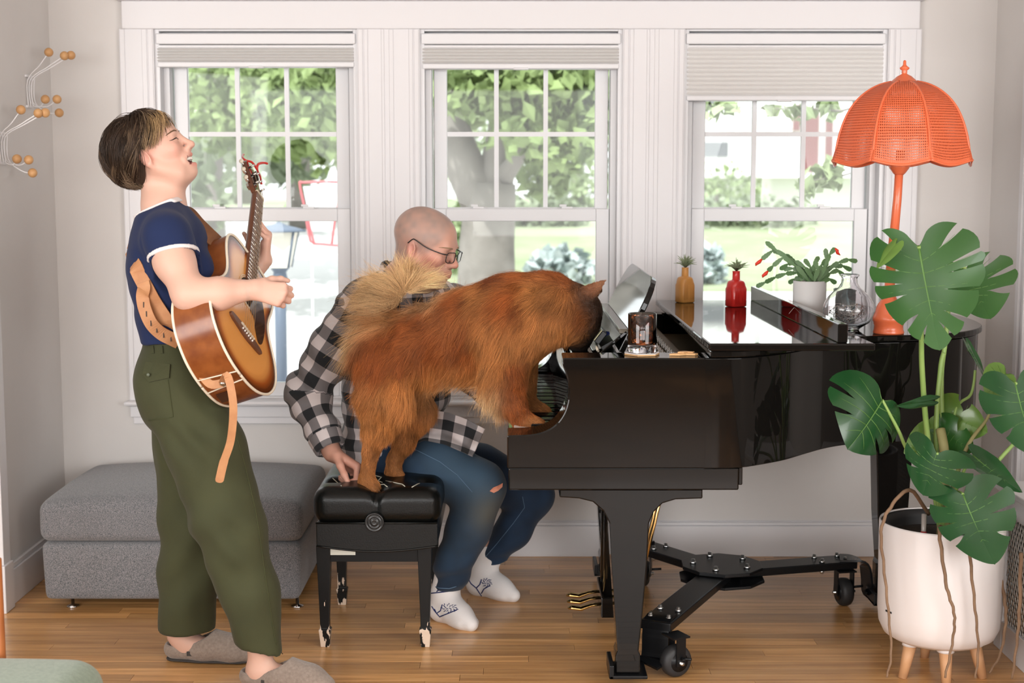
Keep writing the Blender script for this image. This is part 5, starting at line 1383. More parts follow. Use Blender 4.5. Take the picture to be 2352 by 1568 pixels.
# leather strap: from the end pin behind her back over the far shoulder to the neck heel
M_str = mat('tan_leather', (.52, .26, .12), .6, var=(30, (.44, .20, .09), .3, .7), bump=(150, .1)); M_strd = mat('brown_leather', (.20, .085, .035), .6, var=(30, (.15, .06, .025), .3, .7))
sp_ = empty('guitar_strap', g(0, 0, -.05), 'tan leather guitar strap hanging from the end pin of the guitar', 'strap')
MB().lathe([(.004, 0), (.004, .008), (.008, .010), (.009, .013), (.006, .016), (.0, .017)], (0, 0, 0), 16, M=GM @ Matrix.Translation((-.002, 0, -.055)) @ Matrix.Rotation(-math.pi / 2, 4, 'Y')).build('pin_button', M_nick, sp_)
pin = g(-.010, 0, -.055)
# ================================================================== woman with the guitar
wm = empty('person', V(-.85, 4.24, 0), 'laughing person in navy ringer tee and green trousers playing guitar', 'person')
FW = frame3(at(351, 352, 4.245), V(math.cos(math.radians(28)), 0, math.sin(math.radians(28))), V(-math.sin(math.radians(28)), 0, math.cos(math.radians(28))))
S = SDF()
PW_ = add_head(S, FW, 1.0, mouth=1.25, fem=1.0, smile=1.0)
nb = at(375, 478, 4.25)
S.cone(at(354, 395, 4.25), nb, .048, .053, .03); S.cone(at(392, 395, 4.25), at(389, 470, 4.25), .036, .043, .03)
S.cone(nb, at(385, 560, 4.25), .060, .095, .03, (V(0, 1, 0), 1.35))
S.cone(at(385, 560, 4.25), at(396, 700, 4.25), .096, .078, .03, (V(0, 1, 0), 1.3)); S.cone(at(396, 700, 4.25), at(400, 870, 4.26), .076, .085, .03, (V(0, 1, 0), 1.2))
# near (right) arm
sh, el, wr = at(388, 552, 4.085), at(436, 676, 4.005), at(583, 664, 4.02)
S.cone(sh, at(400, 600, 4.06), .056, .056, .03); S.cone(at(400, 600, 4.06), el, .054, .046, .03); S.cone(el, at(505, 674, 3.995), .047, .045, .03); S.cone(at(505, 674, 3.995), wr, .045, .027, .02, (V(.1, -1, .1).normalized(), .9))
add_hand(S, wr, V(1, .12, -.22), V(.2, .25, 1), V(.1, -1, .35), [(62, 88, 60), (60, 90, 60), (58, 90, 60), (56, 88, 58)], (38, 30, 20, 25), .93)
# far (left) arm to the neck of the guitar
el2, wr2 = at(505, 690, 4.47), at(607, 598, 4.535)
S.cone(at(400, 552, 4.42), at(440, 630, 4.45), .054, .05, .03); S.cone(at(440, 630, 4.45), el2, .05, .044, .03); S.cone(el2, at(560, 645, 4.51), .044, .038, .02); S.cone(at(560, 645, 4.51), wr2, .038, .026, .02)
add_hand(S, wr2, V(.16, -.02, 1), V(-.25, 1, .0), V(1, .2, -.1), [(40, 75, 55), (46, 78, 55), (52, 78, 55), (60, 75, 55)], (30, 55, 20, 20), .93)
# legs and feet
def legs(S):
    S.cone(at(412, 870, 4.19), at(525, 1190, 4.13), .09, .06, .03); S.cone(at(525, 1190, 4.13), at(598, 1490, 4.115), .058, .034, .03)
    S.cone(at(418, 870, 4.33), at(428, 1190, 4.36), .09, .06, .03); S.cone(at(428, 1190, 4.36), at(412, 1455, 4.365), .058, .036, .03)
legs(S)
hA = V(-.755, 4.115, .05); hB = V(-1.025, 4.365, .05)
S.cone(at(598, 1490, 4.115), hA, .034, .034, .02); S.cone(hA, hA + V(.15, -.04, -.012), .036, .026, .03); S.cone(hA + V(.15, -.04, -.012), hA + V(.20, -.055, -.018), .026, .02, .02)
S.cone(at(412, 1455, 4.365), hB, .035, .034, .02); S.cone(hB, hB + V(.15, -.03, -.012), .036, .026, .03)
lo, hi = np.array([-1.35, 3.85, .0]), np.array([-.6, 4.75, 1.8])
zc_ = at(375, 490, 4.25).z
Pn = np.array(tuple(at(372, 470, 4.25)))
# coarse body, fine head, fine hands from the same field
body = keep(*cut_net(S, lo, hi, .008), lambda c: (c[:, 2] < zc_) & ~((np.linalg.norm(c - np.array(tuple(wr)), axis=1) < .13) & (c[:, 0] > wr.x - .01)) & ~((np.linalg.norm(c - np.array(tuple(wr2)), axis=1) < .19) & (c[:, 2] > wr2.z - .01)))
fo = np.array(tuple(FW.translation))
head = keep(*cut_net(S, fo - [.17, .13, .22], fo + [.19, .13, .17], .0028), lambda c: c[:, 2] >= zc_ - .006)
wn = np.array(tuple(wr)); hnd1 = keep(*cut_net(S, wn - [.03, .09, .12], wn + [.15, .10, .10], .003), lambda c: (np.linalg.norm(c - wn, axis=1) < .135) & (c[:, 0] > wr.x - .016))
w2 = np.array(tuple(wr2)); hnd2 = keep(*cut_net(S, w2 - [.11, .09, .03], w2 + [.09, .13, .20], .003), lambda c: (np.linalg.norm(c - w2, axis=1) < .195) & (c[:, 2] > wr2.z - .016))
v, q = merge(body, head, hnd1, hnd2)
L_ = local(FW, v)
col = np.tile(np.array((.655, .41, .32)), (len(v), 1)) * (1 + .03 * vnoise(v, 18))[:, None]
lip = np.clip(gauss(L_, (.100, 0, -.058), .010) + gauss(L_, (.100, .012, -.060), .009) + gauss(L_, (.100, -.012, -.060), .009) + gauss(L_, (.096, 0, -.084), .012) + gauss(L_, (.093, -.014, -.081), .010) + gauss(L_, (.093, .014, -.081), .010), 0, 1)
ins = ((np.abs(L_[:, 2] + .070) < .013) & (L_[:, 0] < .092) & (L_[:, 0] > .06) & (np.abs(L_[:, 1]) < .026)).astype(float)
blush = .5 * np.clip(gauss(L_, (.06, -.05, -.025), .035) + gauss(L_, (.06, .05, -.025), .035) + .8 * gauss(L_, (.115, 0, -.03), .014) + 1.5 * gauss(L_, (-.012, -.085, -.01), .03), 0, 1)
kn = .35 * np.clip(gauss(v, wr + V(.09, -.02, -.02), .05) + gauss(v, wr2 + V(.05, 0, .1), .07), 0, 1)
col = blend_cols(col, [(blush, (.80, .36, .29)), (kn, (.82, .42, .34)), (lip * .8, (.62, .25, .21)), (ins, (.16, .03, .028))])
me = mesh_np('body', v, q); point_color(me, 'tint', np.clip(col, 0, 1)); link('body', me, M_skinW, wm)
# teeth, eyes, brow
tm = MB()
for k in range(-6, 7):
    a = k * .22; c_ = PW_(.066 + .028 * math.cos(a * .85), .0275 * math.sin(a), -.0650); tm.sphere((0, 0, 0), (.0024, .0034, .0050), 8, M=Matrix.Translation(c_) @ FW.to_3x3().to_4x4())
tm.build('teeth', M_teeth, wm)
tg = MB().sphere((0, 0, 0), (.018, .014, .005), 12, M=Matrix.Translation(PW_(.074, 0, -.0785)) @ FW.to_3x3().to_4x4()); tg.build('tongue', mat('tongue', (.60, .20, .18), .4), wm)
for y in (-1, 1):
    pts = snap(S, [PW_(.0915 - .016 * max(k, 0) ** 2, y * (.030 + .0150 * k), -.0015 + .0045 * (1 - k * k)) for k in (-1, -.6, -.2, .2, .6, 1.0, 1.25)], .0004)
    MB().tube(pts, [.0006, .0012, .0015, .0017, .0018, .0014, .0005], 6).build('eyelashes', M_dark, wm)
    pts = snap(S, [PW_(.0955 - .013 * (max(k + .4, 0)) ** 2, y * (.030 + .018 * k), .0205 + .004 * (1 - k * k)) for k in (-.8, -.4, 0, .4, .8, 1.1)], .0004)
    MB().tube(pts, [.0008, .0019, .0023, .0021, .0016, .0005], 6).build('eyebrow', mat('brow_brown', (.14, .075, .04), .8), wm)

# ---- t-shirt
M_navy = mat('navy_cotton', (.0065, .017, .068), .9, sheen=.05, bump=(500, .12)); M_wband = mat('white_rib', (.74, .71, .71), .9, bump=(500, .12))
def tee(S, o=0.0):
    A = (V(0, 1, 0), 1.42)
    S.cone(at(378, 508, 4.25), at(388, 560, 4.25), .076 + o, .110 + o, .03, A); S.cone(at(388, 560, 4.25), at(391, 625, 4.25), .112 + o, .116 + o, .03, A)
    S.cone(at(391, 625, 4.25), at(394, 700, 4.25), .114 + o, .102 + o, .03, A); S.cone(at(394, 700, 4.25), at(402, 790, 4.25), .100 + o, .094 + o, .03, A)
    S.ell(at(447, 622, 4.18), (.058 + o, .062 + o, .062 + o), None, .05); S.ell(at(447, 622, 4.32), (.058 + o, .062 + o, .062 + o), None, .05)
    S.cone(at(375, 492, 4.20), at(384, 545, 4.095), .05 + o, .066 + o, .04); S.cone(at(375, 492, 4.30), at(390, 545, 4.415), .05 + o, .066 + o, .04)
    S.cone(at(384, 545, 4.095), at(412, 625, 4.055), .068 + o, .073 + o, .025); S.cone(at(390, 545, 4.415), at(420, 625, 4.455), .068 + o, .073 + o, .025)
    S.cone(at(352, 430, 4.25), at(376, 500, 4.25), .062 + o, .066 + o, .02, (V(0, 1, 0), 1.08))
ax_n = (at(412, 625, 4.055) - at(384, 545, 4.095)).normalized()
hemN = (ax_n + V(-.12, 0, -.10)).normalized(); hemP = at(394, 583, 4.05)
ax_f = (at(420, 625, 4.455) - at(390, 545, 4.415)).normalized(); hemF = at(402, 590, 4.43)
colN = V(-.42, 0, 1).normalized(); colP = at(375, 474, 4.25)
def cuts(S, lo_, hi_, which):
    pass
S = SDF(); tee(S)
armcutN = SDF(); 
# sleeves are clipped by a plane only near each arm; the rest stays
def sleeve_cut(S, P, N, C, r=.10):
    n_ = np.array(tuple(N)); p_ = np.array(tuple(P)); c_ = np.array(tuple(C))
    def fn(X, Y, Z):
        d = (X - p_[0]) * n_[0] + (Y - p_[1]) * n_[1] + (Z - p_[2]) * n_[2]
        b = np.sqrt((X - c_[0]) ** 2 + (Y - c_[1]) ** 2 + (Z - c_[2]) ** 2) - r
        return np.maximum(-d, b)
    S._add(fn, c_ - r - .02, c_ + r + .02, .0, 's')
cN = at(409, 618, 4.035); cF = at(420, 625, 4.475)
sleeve_cut(S, hemP, hemN, cN + hemN * .03, .098); sleeve_cut(S, hemF, ax_f, cF + ax_f * .03, .098)
S.cone(at(397, 585, 4.072), at(420, 640, 4.045), .056, .060, .0, None, 's')
S.half(colP, colN); S.cone(at(352, 430, 4.25), at(377, 490, 4.25), .058, .061, .0, None, 's')
S.half(at(400, 783, 4.25), V(.0, 0, -1))
lo, hi = np.array([-1.22, 3.95, .98]), np.array([-.84, 4.6, 1.5])
v, q = S.net(lo, hi, .0055); v = relax(v, q, 1); N_ = vnormals(v, q)
fold = .004 * vnoise(v * np.array([1.2, 1.2, 1]), 14) + .0025 * np.sin((v[:, 2] * 60 + v[:, 0] * 45 + 3 * vnoise(v, 6))) * ss(1.30, 1.12, v[:, 2])
fold += .004 * np.sin(v[:, 2] * 95 + v[:, 0] * 70) * gauss(v, at(360, 620, 4.12), .07)
v = v + N_ * fold[:, None]; link('t_shirt', mesh_np('t_shirt', v, q), M_navy, wm)
teeV, teeQ = v, q
def band(P, N, w, o, C, r, nm, inner, lim=None):
    S = SDF(); tee(S, o); S.half(P, N); S.half(Vector(P) - Vector(N).normalized() * w, -Vector(N))
    c_ = np.array(tuple(C)); inner(S)
    if lim is not None:
        a_, b_, rr_ = (np.array(tuple(lim[0])), np.array(tuple(lim[1])), lim[2]); ba = b_ - a_
        def cap(X, Y, Z):
            x, y, z = X - a_[0], Y - a_[1], Z - a_[2]; h = np.clip((x * ba[0] + y * ba[1] + z * ba[2]) / (ba @ ba), 0, 1)
            return np.sqrt((x - h * ba[0]) ** 2 + (y - h * ba[1]) ** 2 + (z - h * ba[2]) ** 2) - rr_
        S._add(cap, (-9,) * 3, (9,) * 3, 0, 'i')
    S._add(lambda X, Y, Z: np.sqrt((X - c_[0]) ** 2 + (Y - c_[1]) ** 2 + (Z - c_[2]) ** 2) - r, (-9,) * 3, (9,) * 3, 0, 'i')
    v, q = S.net(c_ - r - .01, c_ + r + .01, .0032); return link(nm, mesh_np(nm, relax(v, q, 1), q), M_wband, wm)
band(Vector(hemP) + hemN * .001, hemN, .012, .0028, hemP + V(.004, .004, 0), .098, 'sleeve_band', lambda S: S.cone(at(388, 548, 4.09), at(420, 640, 4.045), .056, .060, .0, None, 's'), (at(384, 545, 4.095), at(420, 640, 4.045), .0775))
band(Vector(colP) + colN * .007, colN, .016, .0045, colP, .094, 'collar_band', lambda S: S.cone(at(352, 430, 4.25), at(377, 490, 4.25), .058, .061, .0, None, 's'))

# ---- trousers
M_olive = mat('olive_twill', (.046, .050, .0185), .85, sheen=.06, var=(7, (.036, .040, .0145), .35, .7), bump=(420, .15))
S = SDF()
A = (V(0, 1, 0), 1.32)
S.cone(at(402, 785, 4.255), at(408, 860, 4.26), .094, .116, .03, A); S.cone(at(408, 860, 4.26), at(420, 920, 4.26), .118, .118, .03, A)
S.ell(at(375, 890, 4.20), (.075, .09, .095), None, .05); S.ell(at(375, 890, 4.32), (.075, .09, .095), None, .05)
S.cone(at(420, 900, 4.195), at(472, 1030, 4.165), .116, .113, .03); S.cone(at(472, 1030, 4.165), at(523, 1190, 4.135), .113, .106, .03); S.cone(at(523, 1190, 4.135), at(570, 1350, 4.12), .106, .088, .03); S.cone(at(572, 1350, 4.12), at(606, 1520, 4.11), .090, .060, .03)
S.cone(at(425, 900, 4.325), at(440, 1030, 4.345), .115, .112, .03); S.cone(at(440, 1030, 4.345), at(440, 1190, 4.36), .112, .099, .03); S.cone(at(440, 1190, 4.36), at(427, 1470, 4.37), .099, .087, .03)
S.half(at(400, 777, 4.25), V(0, 0, 1))
pN = at(603, 1491, 4.11); nN = V(.30, .15, -1)
hm = SDF()
def hemcut(S, P, N, r=.2):
    n_ = np.array(tuple(Vector(N).normalized())); p_ = np.array(tuple(P))
    def fn(X, Y, Z):
        d = (X - p_[0]) * n_[0] + (Y - p_[1]) * n_[1] + (Z - p_[2]) * n_[2]; b = np.sqrt((X - p_[0]) ** 2 + (Y - p_[1]) ** 2 + (Z - p_[2]) ** 2) - r
        return np.maximum(-d, b)
    S._add(fn, p_ - r - .02, p_ + r + .02, 0, 's')
hemcut(S, pN, V(-.28, -.1, -1), .13); hemcut(S, at(426, 1443, 4.37), V(0, 0, -1), .14)
S.cone(at(600, 1480, 4.112), at(610, 1530, 4.11), .046, .046, 0, None, 's'); S.cone(at(428, 1440, 4.37), at(427, 1480, 4.37), .070, .070, 0, None, 's')
lo, hi = np.array([-1.2, 3.95, .02]), np.array([-.62, 4.5, 1.03])
v, q = S.net(lo, hi, .007); v = relax(v, q, 1); N_ = vnormals(v, q)
fold = .006 * vnoise(v * np.array([1.3, 1.3, .45]), 13) + .0058 * np.sin((v[:, 2] * 30 - v[:, 0] * 26) + 4 * vnoise(v, 4)) * ss(.75, .45, v[:, 2]) * ss(.05, .25, v[:, 2]) * .8
fold += .006 * np.sin(v[:, 2] * 55 + v[:, 0] * 50 + 2 * vnoise(v, 5)) * np.clip(gauss(v, at(455, 1000, 4.07), .10) + gauss(v, at(545, 1250, 4.05), .09), 0, 1)
v = v + N_ * fold[:, None]; tr_o = link('trousers', mesh_np('trousers', v, q), M_olive, wm)
# side seam, pocket, flap, button, waist loops follow the cloth surface
from mathutils.bvhtree import BVHTree
bvh = BVHTree.FromPolygons([tuple(p) for p in v], [tuple(int(i) for i in f_) for f_ in q])
cam_p = V(0, 0, CAMH)
def stick(px, py, off=.001, bv=None):
    d = (at(px, py, 4.2) - cam_p).normalized(); h_ = (bv or bvh).ray_cast(cam_p, d)
    return (h_[0] + h_[1] * off) if h_[0] is not None else None
def stuck(pix, off, bv, step=7): return [p for p in (stick(a, b_, off, bv) for a, b_ in dense(pix, step)) if p is not None]
def run(pix, off, bv, r, nm, m, par, step=7):
    p_ = stuck(pix, off, bv, step)
    p_ = [p for i, p in enumerate(p_) if i == 0 or (p - p_[i - 1]).length < .05]
    if len(p_) > 1: MB().tube(p_, r, 6).build(nm, m, par)
M_seam = mat('olive_seam', (.05, .055, .02), .9)
def dense(pix, step=7):
    out = []
    for (x0, y0), (x1, y1) in zip(pix[:-1], pix[1:]):
        n_ = max(1, int(math.hypot(x1 - x0, y1 - y0) / step)); out += [(x0 + (x1 - x0) * k / n_, y0 + (y1 - y0) * k / n_) for k in range(n_)]
    return out + [pix[-1]]
def seam(pix, r=.0013, nm='seam', par=None): run(pix, .001, bvh, r, nm, M_seam, par or tr_o)
seam([(545, 1010), (560, 1060), (572, 1110), (586, 1170), (596, 1230), (604, 1290), (613, 1350), (622, 1410), (630, 1460), (634, 1480)])
seam([(342, 965), (360, 962), (385, 960), (398, 957)]); seam([(386, 872), (390, 900), (394, 930), (398, 957)])
fp = [stick(*p_, .004) for p_ in ((338, 832), (392, 838), (390, 869), (345, 878), (330, 862))]
nrm_ = (fp[1] - fp[0]).cross(fp[3] - fp[0]).normalized()
if nrm_.y > 0: nrm_ = -nrm_
MB().raw([p_ for p_ in fp] + [p_ + nrm_ * .003 for p_ in fp], [(4, 3, 2, 1, 0), (5, 6, 7, 8, 9)] + [(k, (k + 1) % 5, 5 + (k + 1) % 5, 5 + k) for k in range(5)]).build('pocket_flap', M_olive, tr_o)
bb = stick(345, 862, .009); MB().sphere(bb, (.0055, .003, .0055), 12).build('button', mat('olive_button', (.10, .12, .08), .35), tr_o)
for px in (352, 372): MB().ribbon([stick(px, 782, .002), stick(px + 1, 798, .003), stick(px, 812, .002)], .010, .002, V(-.3, -1, 0)).build('belt_loop', M_olive, tr_o)

# ---- hair
M_hair = mat('short_hair', (.1, .06, .04), .5, spec=.35, attr='tint')
rg = np.random.default_rng(5); n = 15000
u_ = rg.normal(size=(n * 3, 3)); u_ /= np.linalg.norm(u_, axis=1)[:, None]
az = np.arctan2(u_[:, 1], u_[:, 0]); up_ = u_[:, 2]; fr_ = np.cos(az)
line = np.where(fr_ > 0, -.22 + .92 * np.clip(fr_, 0, 1) ** .9, -.22 - .55 * np.clip(-fr_, 0, 1))     # hair line by azimuth
ok = up_ > line; u_ = u_[ok][:n]; n = len(u_)
Cc = np.array((-.018, 0, .028)); Rr = np.array((.104, .083, .092))
crown = np.array((-.15, 0, 1.0)); crown /= np.linalg.norm(crown)
down = np.array((-.50, 0, -1.0)); down /= np.linalg.norm(down)
K_ = 10; st = np.zeros((n, K_, 3)); seeds = rg.normal(size=(260, 3)); seeds /= np.linalg.norm(seeds, axis=1)[:, None]
ci = np.argmax(u_ @ seeds.T, axis=1); cj = rg.normal(size=(260, 3))[ci] * .30; lf = rg.random(260)[ci]; cl = rg.random(260)[ci]; jit = rg.normal(size=(n, 3)) * .10
p = u_.copy(); front = ss(.2, .75, u_[:, 0]); back = ss(.1, -.6, u_[:, 0])
rj = rg.random(n) ** 3
Ltot = .75 + .80 * (.5 * cl + .5 * rg.random(n)) - .10 * front + .22 * back
for k in range(K_):
    t_ = k / (K_ - 1); rad = 1.03 + (.03 + .20 * lf + .08 * rj) * np.sin(np.pi * min(t_ * .8 + .08, 1)) * (1 - .3 * t_) + .10 * ss(.75, 1, np.array(t_)) * (cl > .6) * back
    sd = seeds[ci]; pc = p + (sd - p) * 0
    st[:, k] = Cc + p * Rr * rad[:, None]
    d = down[None, :] * (.30 + .70 * t_) + (p - crown * (p @ crown)[:, None]) * .7 + jit * .5 + cj * (.35 + .35 * t_)
    d[:, 1] += np.sign(u_[:, 1]) * .30 * front; d[:, 0] += .25 * front - .12
    d -= p * np.sum(d * p, 1)[:, None]; d /= np.maximum(np.linalg.norm(d, axis=1), 1e-6)[:, None]
    p = p + d * (Ltot / K_)[:, None]; p /= np.linalg.norm(p, axis=1)[:, None]
X_ = st[:, :, 0]; Z_ = st[:, :, 2]
fringe = (u_[:, 0] > .40)[:, None]
face = np.where(fringe, ((X_ > .060) & (Z_ < .036)) | ((X_ > -.01) & (Z_ < .022)), (X_ > .030) & (Z_ < .018))
ear = (X_ > -.044) & (X_ < .020) & (Z_ < .022) & (Z_ > -.060)
lock = (u_[:, 0] > .02) & (u_[:, 0] < .16) & (rg.random(n) < .5)
keepm = (face.sum(1) <= 1) & ((ear.sum(1) <= 1) | lock); st = st[keepm]; u2 = u_[keepm]; n = len(st); c2 = cl[keepm]
A = np.array(FW); world = st @ A[:3, :3].T + A[:3, 3]
g_ = (np.linspace(0, 1, K_) ** 2)[None, :] * .015; world[:, :, 2] -= g_; world += rg.normal(size=(n, 1, 3)) * .0012
bl = ss(.44, .68, u2[:, 0]) * ss(.15, .4, u2[:, 2]) * (rg.random(n) < .92)
cb = np.array((.052, .030, .018))[None, :] * (.45 + 1.1 * c2 * rg.random(n))[:, None]; cbl = np.array((.50, .33, .165))[None, :] * (.6 + .7 * rg.random(n))[:, None]
hl = ((c2 > .82) * rg.random(n))[:, None] * .16 * np.array((1, .72, .45))
hair('hair', world, np.full(n, .0008), M_hair, wm, np.clip(cb * (1 - bl[:, None]) + cbl * bl[:, None] + hl, 0, 1))
S = SDF(); S.ell(FW @ V(-.022, 0, .034), (.104, .082, .090), FW, .02); S.ell(FW @ V(-.064, 0, -.022), (.050, .060, .058), FW, .03)
S.half(FW @ V(.050, 0, .056), (FW.to_3x3() @ V(.85, 0, -.52))); S.half(FW @ V(-.014, 0, -.02), (FW.to_3x3() @ V(.85, 0, -.5)), .01)
v, q = cut_net(S, fo - .17, fo + .17, .004); me = mesh_np('hair_cap', v, q); Lc = local(FW, v)
point_color(me, 'tint', np.where((Lc[:, 0] > .045)[:, None], np.array((.30, .19, .09)), np.array((.035, .021, .014)))); link('hair_cap', me, M_hair, wm)

# ---- felt clogs
M_clog = mat('grey_felt', (.30, .245, .205), .98, sheen=.3, var=(120, (.22, .175, .145), .3, .7), bump=(300, .4)); M_sole = mat('clog_lining', (.05, .045, .042), .9)
def clog(h, d, label):
    d = Vector(d).normalized(); r_ = empty('clog', (h.x, h.y, 0), label, 'clog', 'felt clogs of the woman'); z = V(0, 0, 1); s_ = V(-d.y, d.x, 0)
    S = SDF(); P = lambda a, b__, c_: V(h.x, h.y, 0) + d * a + s_ * b__ + z * c_
    S.cone(P(-.03, 0, .036), P(.06, 0, .034), .043, .044, .02, (tuple(z), .82)); S.cone(P(.06, 0, .040), P(.155, .004, .036), .050, .050, .02, (tuple(z), .80)); S.cone(P(.155, .004, .034), P(.195, .004, .026), .048, .034, .02, (tuple(z), .8))
    S.cone(P(.07, 0, .07), P(.14, 0, .052), .038, .034, .03)
    S.half(V(0, 0, .002), V(0, 0, -1)); 
    S.cone(P(-.028, 0, .062), P(.05, 0, .066), .031, .034, .006, None, 's'); S.cone(P(-.03, 0, .085), P(.045, 0, .10), .045, .045, .006, None, 's')
    lo_, hi_ = box_of(P(-.09, -.08, 0), P(-.09, .08, 0), P(.26, -.08, 0), P(.26, .08, .13), m=.01); v, q = cut_net(S, lo_, hi_, .0042); link('upper', mesh_np('upper', v, q), M_clog, r_)
    S = SDF(); S.cone(P(-.028, 0, .006), P(.05, 0, .006), .040, .042, .01, (tuple(z), .16)); S.cone(P(.05, 0, .006), P(.17, .004, .006), .044, .044, .01, (tuple(z), .16)); v, q = cut_net(S, lo_ - .01, hi_, .004); link('sole', mesh_np('sole', v, q), M_sole, r_)
    MB().box((-.014, -.003, -.007), (.014, .003, .007), M=Matrix.Translation(P(.03, -.0435, .034)) @ Matrix.Rotation(math.atan2(d.y, d.x), 4, 'Z')).build('leather_tag', M_sole, r_)
clog(V(-.745, 4.115, 0), V(1, -.28, 0), 'grey felt clog on the front foot of the woman'); clog(V(-1.03, 4.37, 0), V(1, -.12, 0), 'grey felt clog on the rear foot of the woman')

# ---- leather strap on the shirt, from the end pin behind her back over the far shoulder to the neck heel
tb_ = BVHTree.FromPolygons([tuple(p) for p in teeV], [tuple(int(i) for i in f_) for f_ in teeQ])
def strap(pts, wd, th, nr, m, nm, k=6): return MB().ribbon(spline(pts, k), wd, th, nr).build(nm, m, sp_)
def on(px, py, off, Y=4.1):
    d = (at(px, py, 4.2) - cam_p).normalized(); h_ = tb_.ray_cast(cam_p, d)
    return (h_[0] + V(0, -1, 0) * off) if h_[0] is not None else at(px, py, Y)
bk = [g(-.010, 0, -.055), g(-.008, .01, -.09), at(455, 848, 3.985), at(436, 822, 4.0), on(420, 795, .006, 4.02), on(408, 772, .006), on(385, 738, .006), on(360, 700, .006), on(340, 665, .006), on(322, 632, .006), on(311, 608, .006, 4.16), at(303, 588, 4.19), at(298, 570, 4.25)]
strap(bk, [.024] * 36 + [.045] * 60, .0035, [V(.1, -1, .1)] * 30 + [V(-.3, -1, .1)] * 60, M_str, 'back_strap')
strap([pin, at(521, 862, 3.935), at(530, 890, 3.925), at(536, 940, 3.93), at(530, 1010, 3.95), at(514, 1060, 3.96), at(505, 1098, 3.965), at(503, 1108, 3.966)], [.022] * 30 + [.024] * 8 + [.022, .02, .017, .012, .006], .003, V(.3, -1, 0), M_str, 'strap_tail')
fl2 = [on(414, 785, .014, 4.02), on(396, 776, .016), on(372, 762, .020), on(352, 740, .024, 4.07), on(338, 708, .024, 4.09), on(332, 680, .020, 4.1), on(334, 660, .016, 4.1), on(331, 648, .012)]
strap(fl2, .040, .004, V(-.2, -1, .1), M_str, 'adjuster_flap')
for k in range(6):
    a_ = Vector(fl2[1]).lerp(fl2[3], k / 6) if k < 6 else fl2[3]; a_ = spline(fl2, 6)[6 + k * 4]
    MB().box((a_.x - .0015, a_.y - .0035, a_.z - .008), (a_.x + .0015, a_.y - .0015, a_.z + .008)).build('slot', M_dark, sp_)
fs_ = [at(398, 478, 4.36), at(424, 484, 4.32), at(450, 512, 4.285), at(485, 545, 4.265), at(520, 572, 4.275), at(548, 596, 4.30)]
strap(fs_, .060, .004, [V(.35, -.6, .9)] * 40, M_strd, 'front_strap')
strap([at(398, 478, 4.36), at(372, 470, 4.37), at(345, 480, 4.36), at(318, 520, 4.34), at(302, 565, 4.30)], .05, .0035, [V(-.6, -.1, 1)] * 40, M_str, 'shoulder_strap')
# ================================================================== man on the bench
mn = empty('person', V(-.2, 4.86, 0), 'bald person in glasses, checked shirt and ripped jeans sitting on the bench', 'person')
psi, dl_ = math.radians(22), math.radians(15)
fdir = V(math.cos(psi) * math.cos(dl_), -math.sin(psi) * math.cos(dl_), -math.sin(dl_)); HS = 1.06
earW = at(944, 572, 4.68)
FM = frame3(V(0, 0, 0), fdir, V(0, 0, 1)); eoff = FM @ V(-.012 * HS, -.0755 * HS, -.010 * HS); FM = frame3(earW - eoff, fdir, V(0, 0, 1))
YM = FM.translation.y
S = SDF(); PM_ = add_head(S, FM, HS, mouth=0, fem=0, smile=1.0)
hm_ = FM.translation
cy = 4.86
nbm = at(930, 655, cy - .02)
S.cone(FM @ V(-.035, 0, -.05), nbm, .062, .066, .03); S.cone(FM @ V(.02, 0, -.09), at(955, 668, cy - .03), .048, .055, .03)
tw = math.radians(48); lft = V(math.sin(tw), math.cos(tw), 0); fw = V(math.cos(tw), -math.sin(tw), 0)   # torso turned towards the camera
chest = at(930, 750, cy); pel = at(895, 1030, 4.88)
S.cone(nbm, chest, .08, .12, .03, (tuple(lft), 1.3)); S.cone(chest, pel, .12, .12, .03, (tuple(lft), 1.25))
shR = at(822, 708, cy - .12); elR = at(704, 905, 4.74); wrR = at(762, 1038, 4.63)
shL = at(1040, 705, cy + .13); elL = at(1090, 860, 5.0); wrL = at(1150, 930, 4.86)
S.cone(shR, elR, .06, .05, .03); S.cone(elR, wrR, .048, .032, .03)
S.cone(shL, elL, .06, .05, .03); S.cone(elL, wrL, .046, .032, .03)
add_hand(S, wrR, V(.85, -.12, -.55), V(.35, -.75, .2), V(.25, -.25, .9), [(58, 80, 50), (60, 82, 50), (62, 82, 50), (62, 80, 50)], (30, 35, 20, 20), 1.15)
add_hand(S, wrL, V(.8, -.5, .1), V(.2, .3, 1), V(.4, .8, .2), [(20, 30, 20)] * 4, (40, 10, 15, 15), 1.0)
kR, kL = at(1112, 1118, 4.73), at(1228, 1135, 5.06); aR, aL = V(-.228, 4.765, .105), V(-.105, 5.08, .10)
S.cone(at(900, 1050, 4.82), kR, .085, .06, .03); S.cone(kR, aR, .058, .034, .03); S.cone(at(915, 1050, 4.98), kL, .085, .06, .03); S.cone(kL, aL, .058, .034, .03)
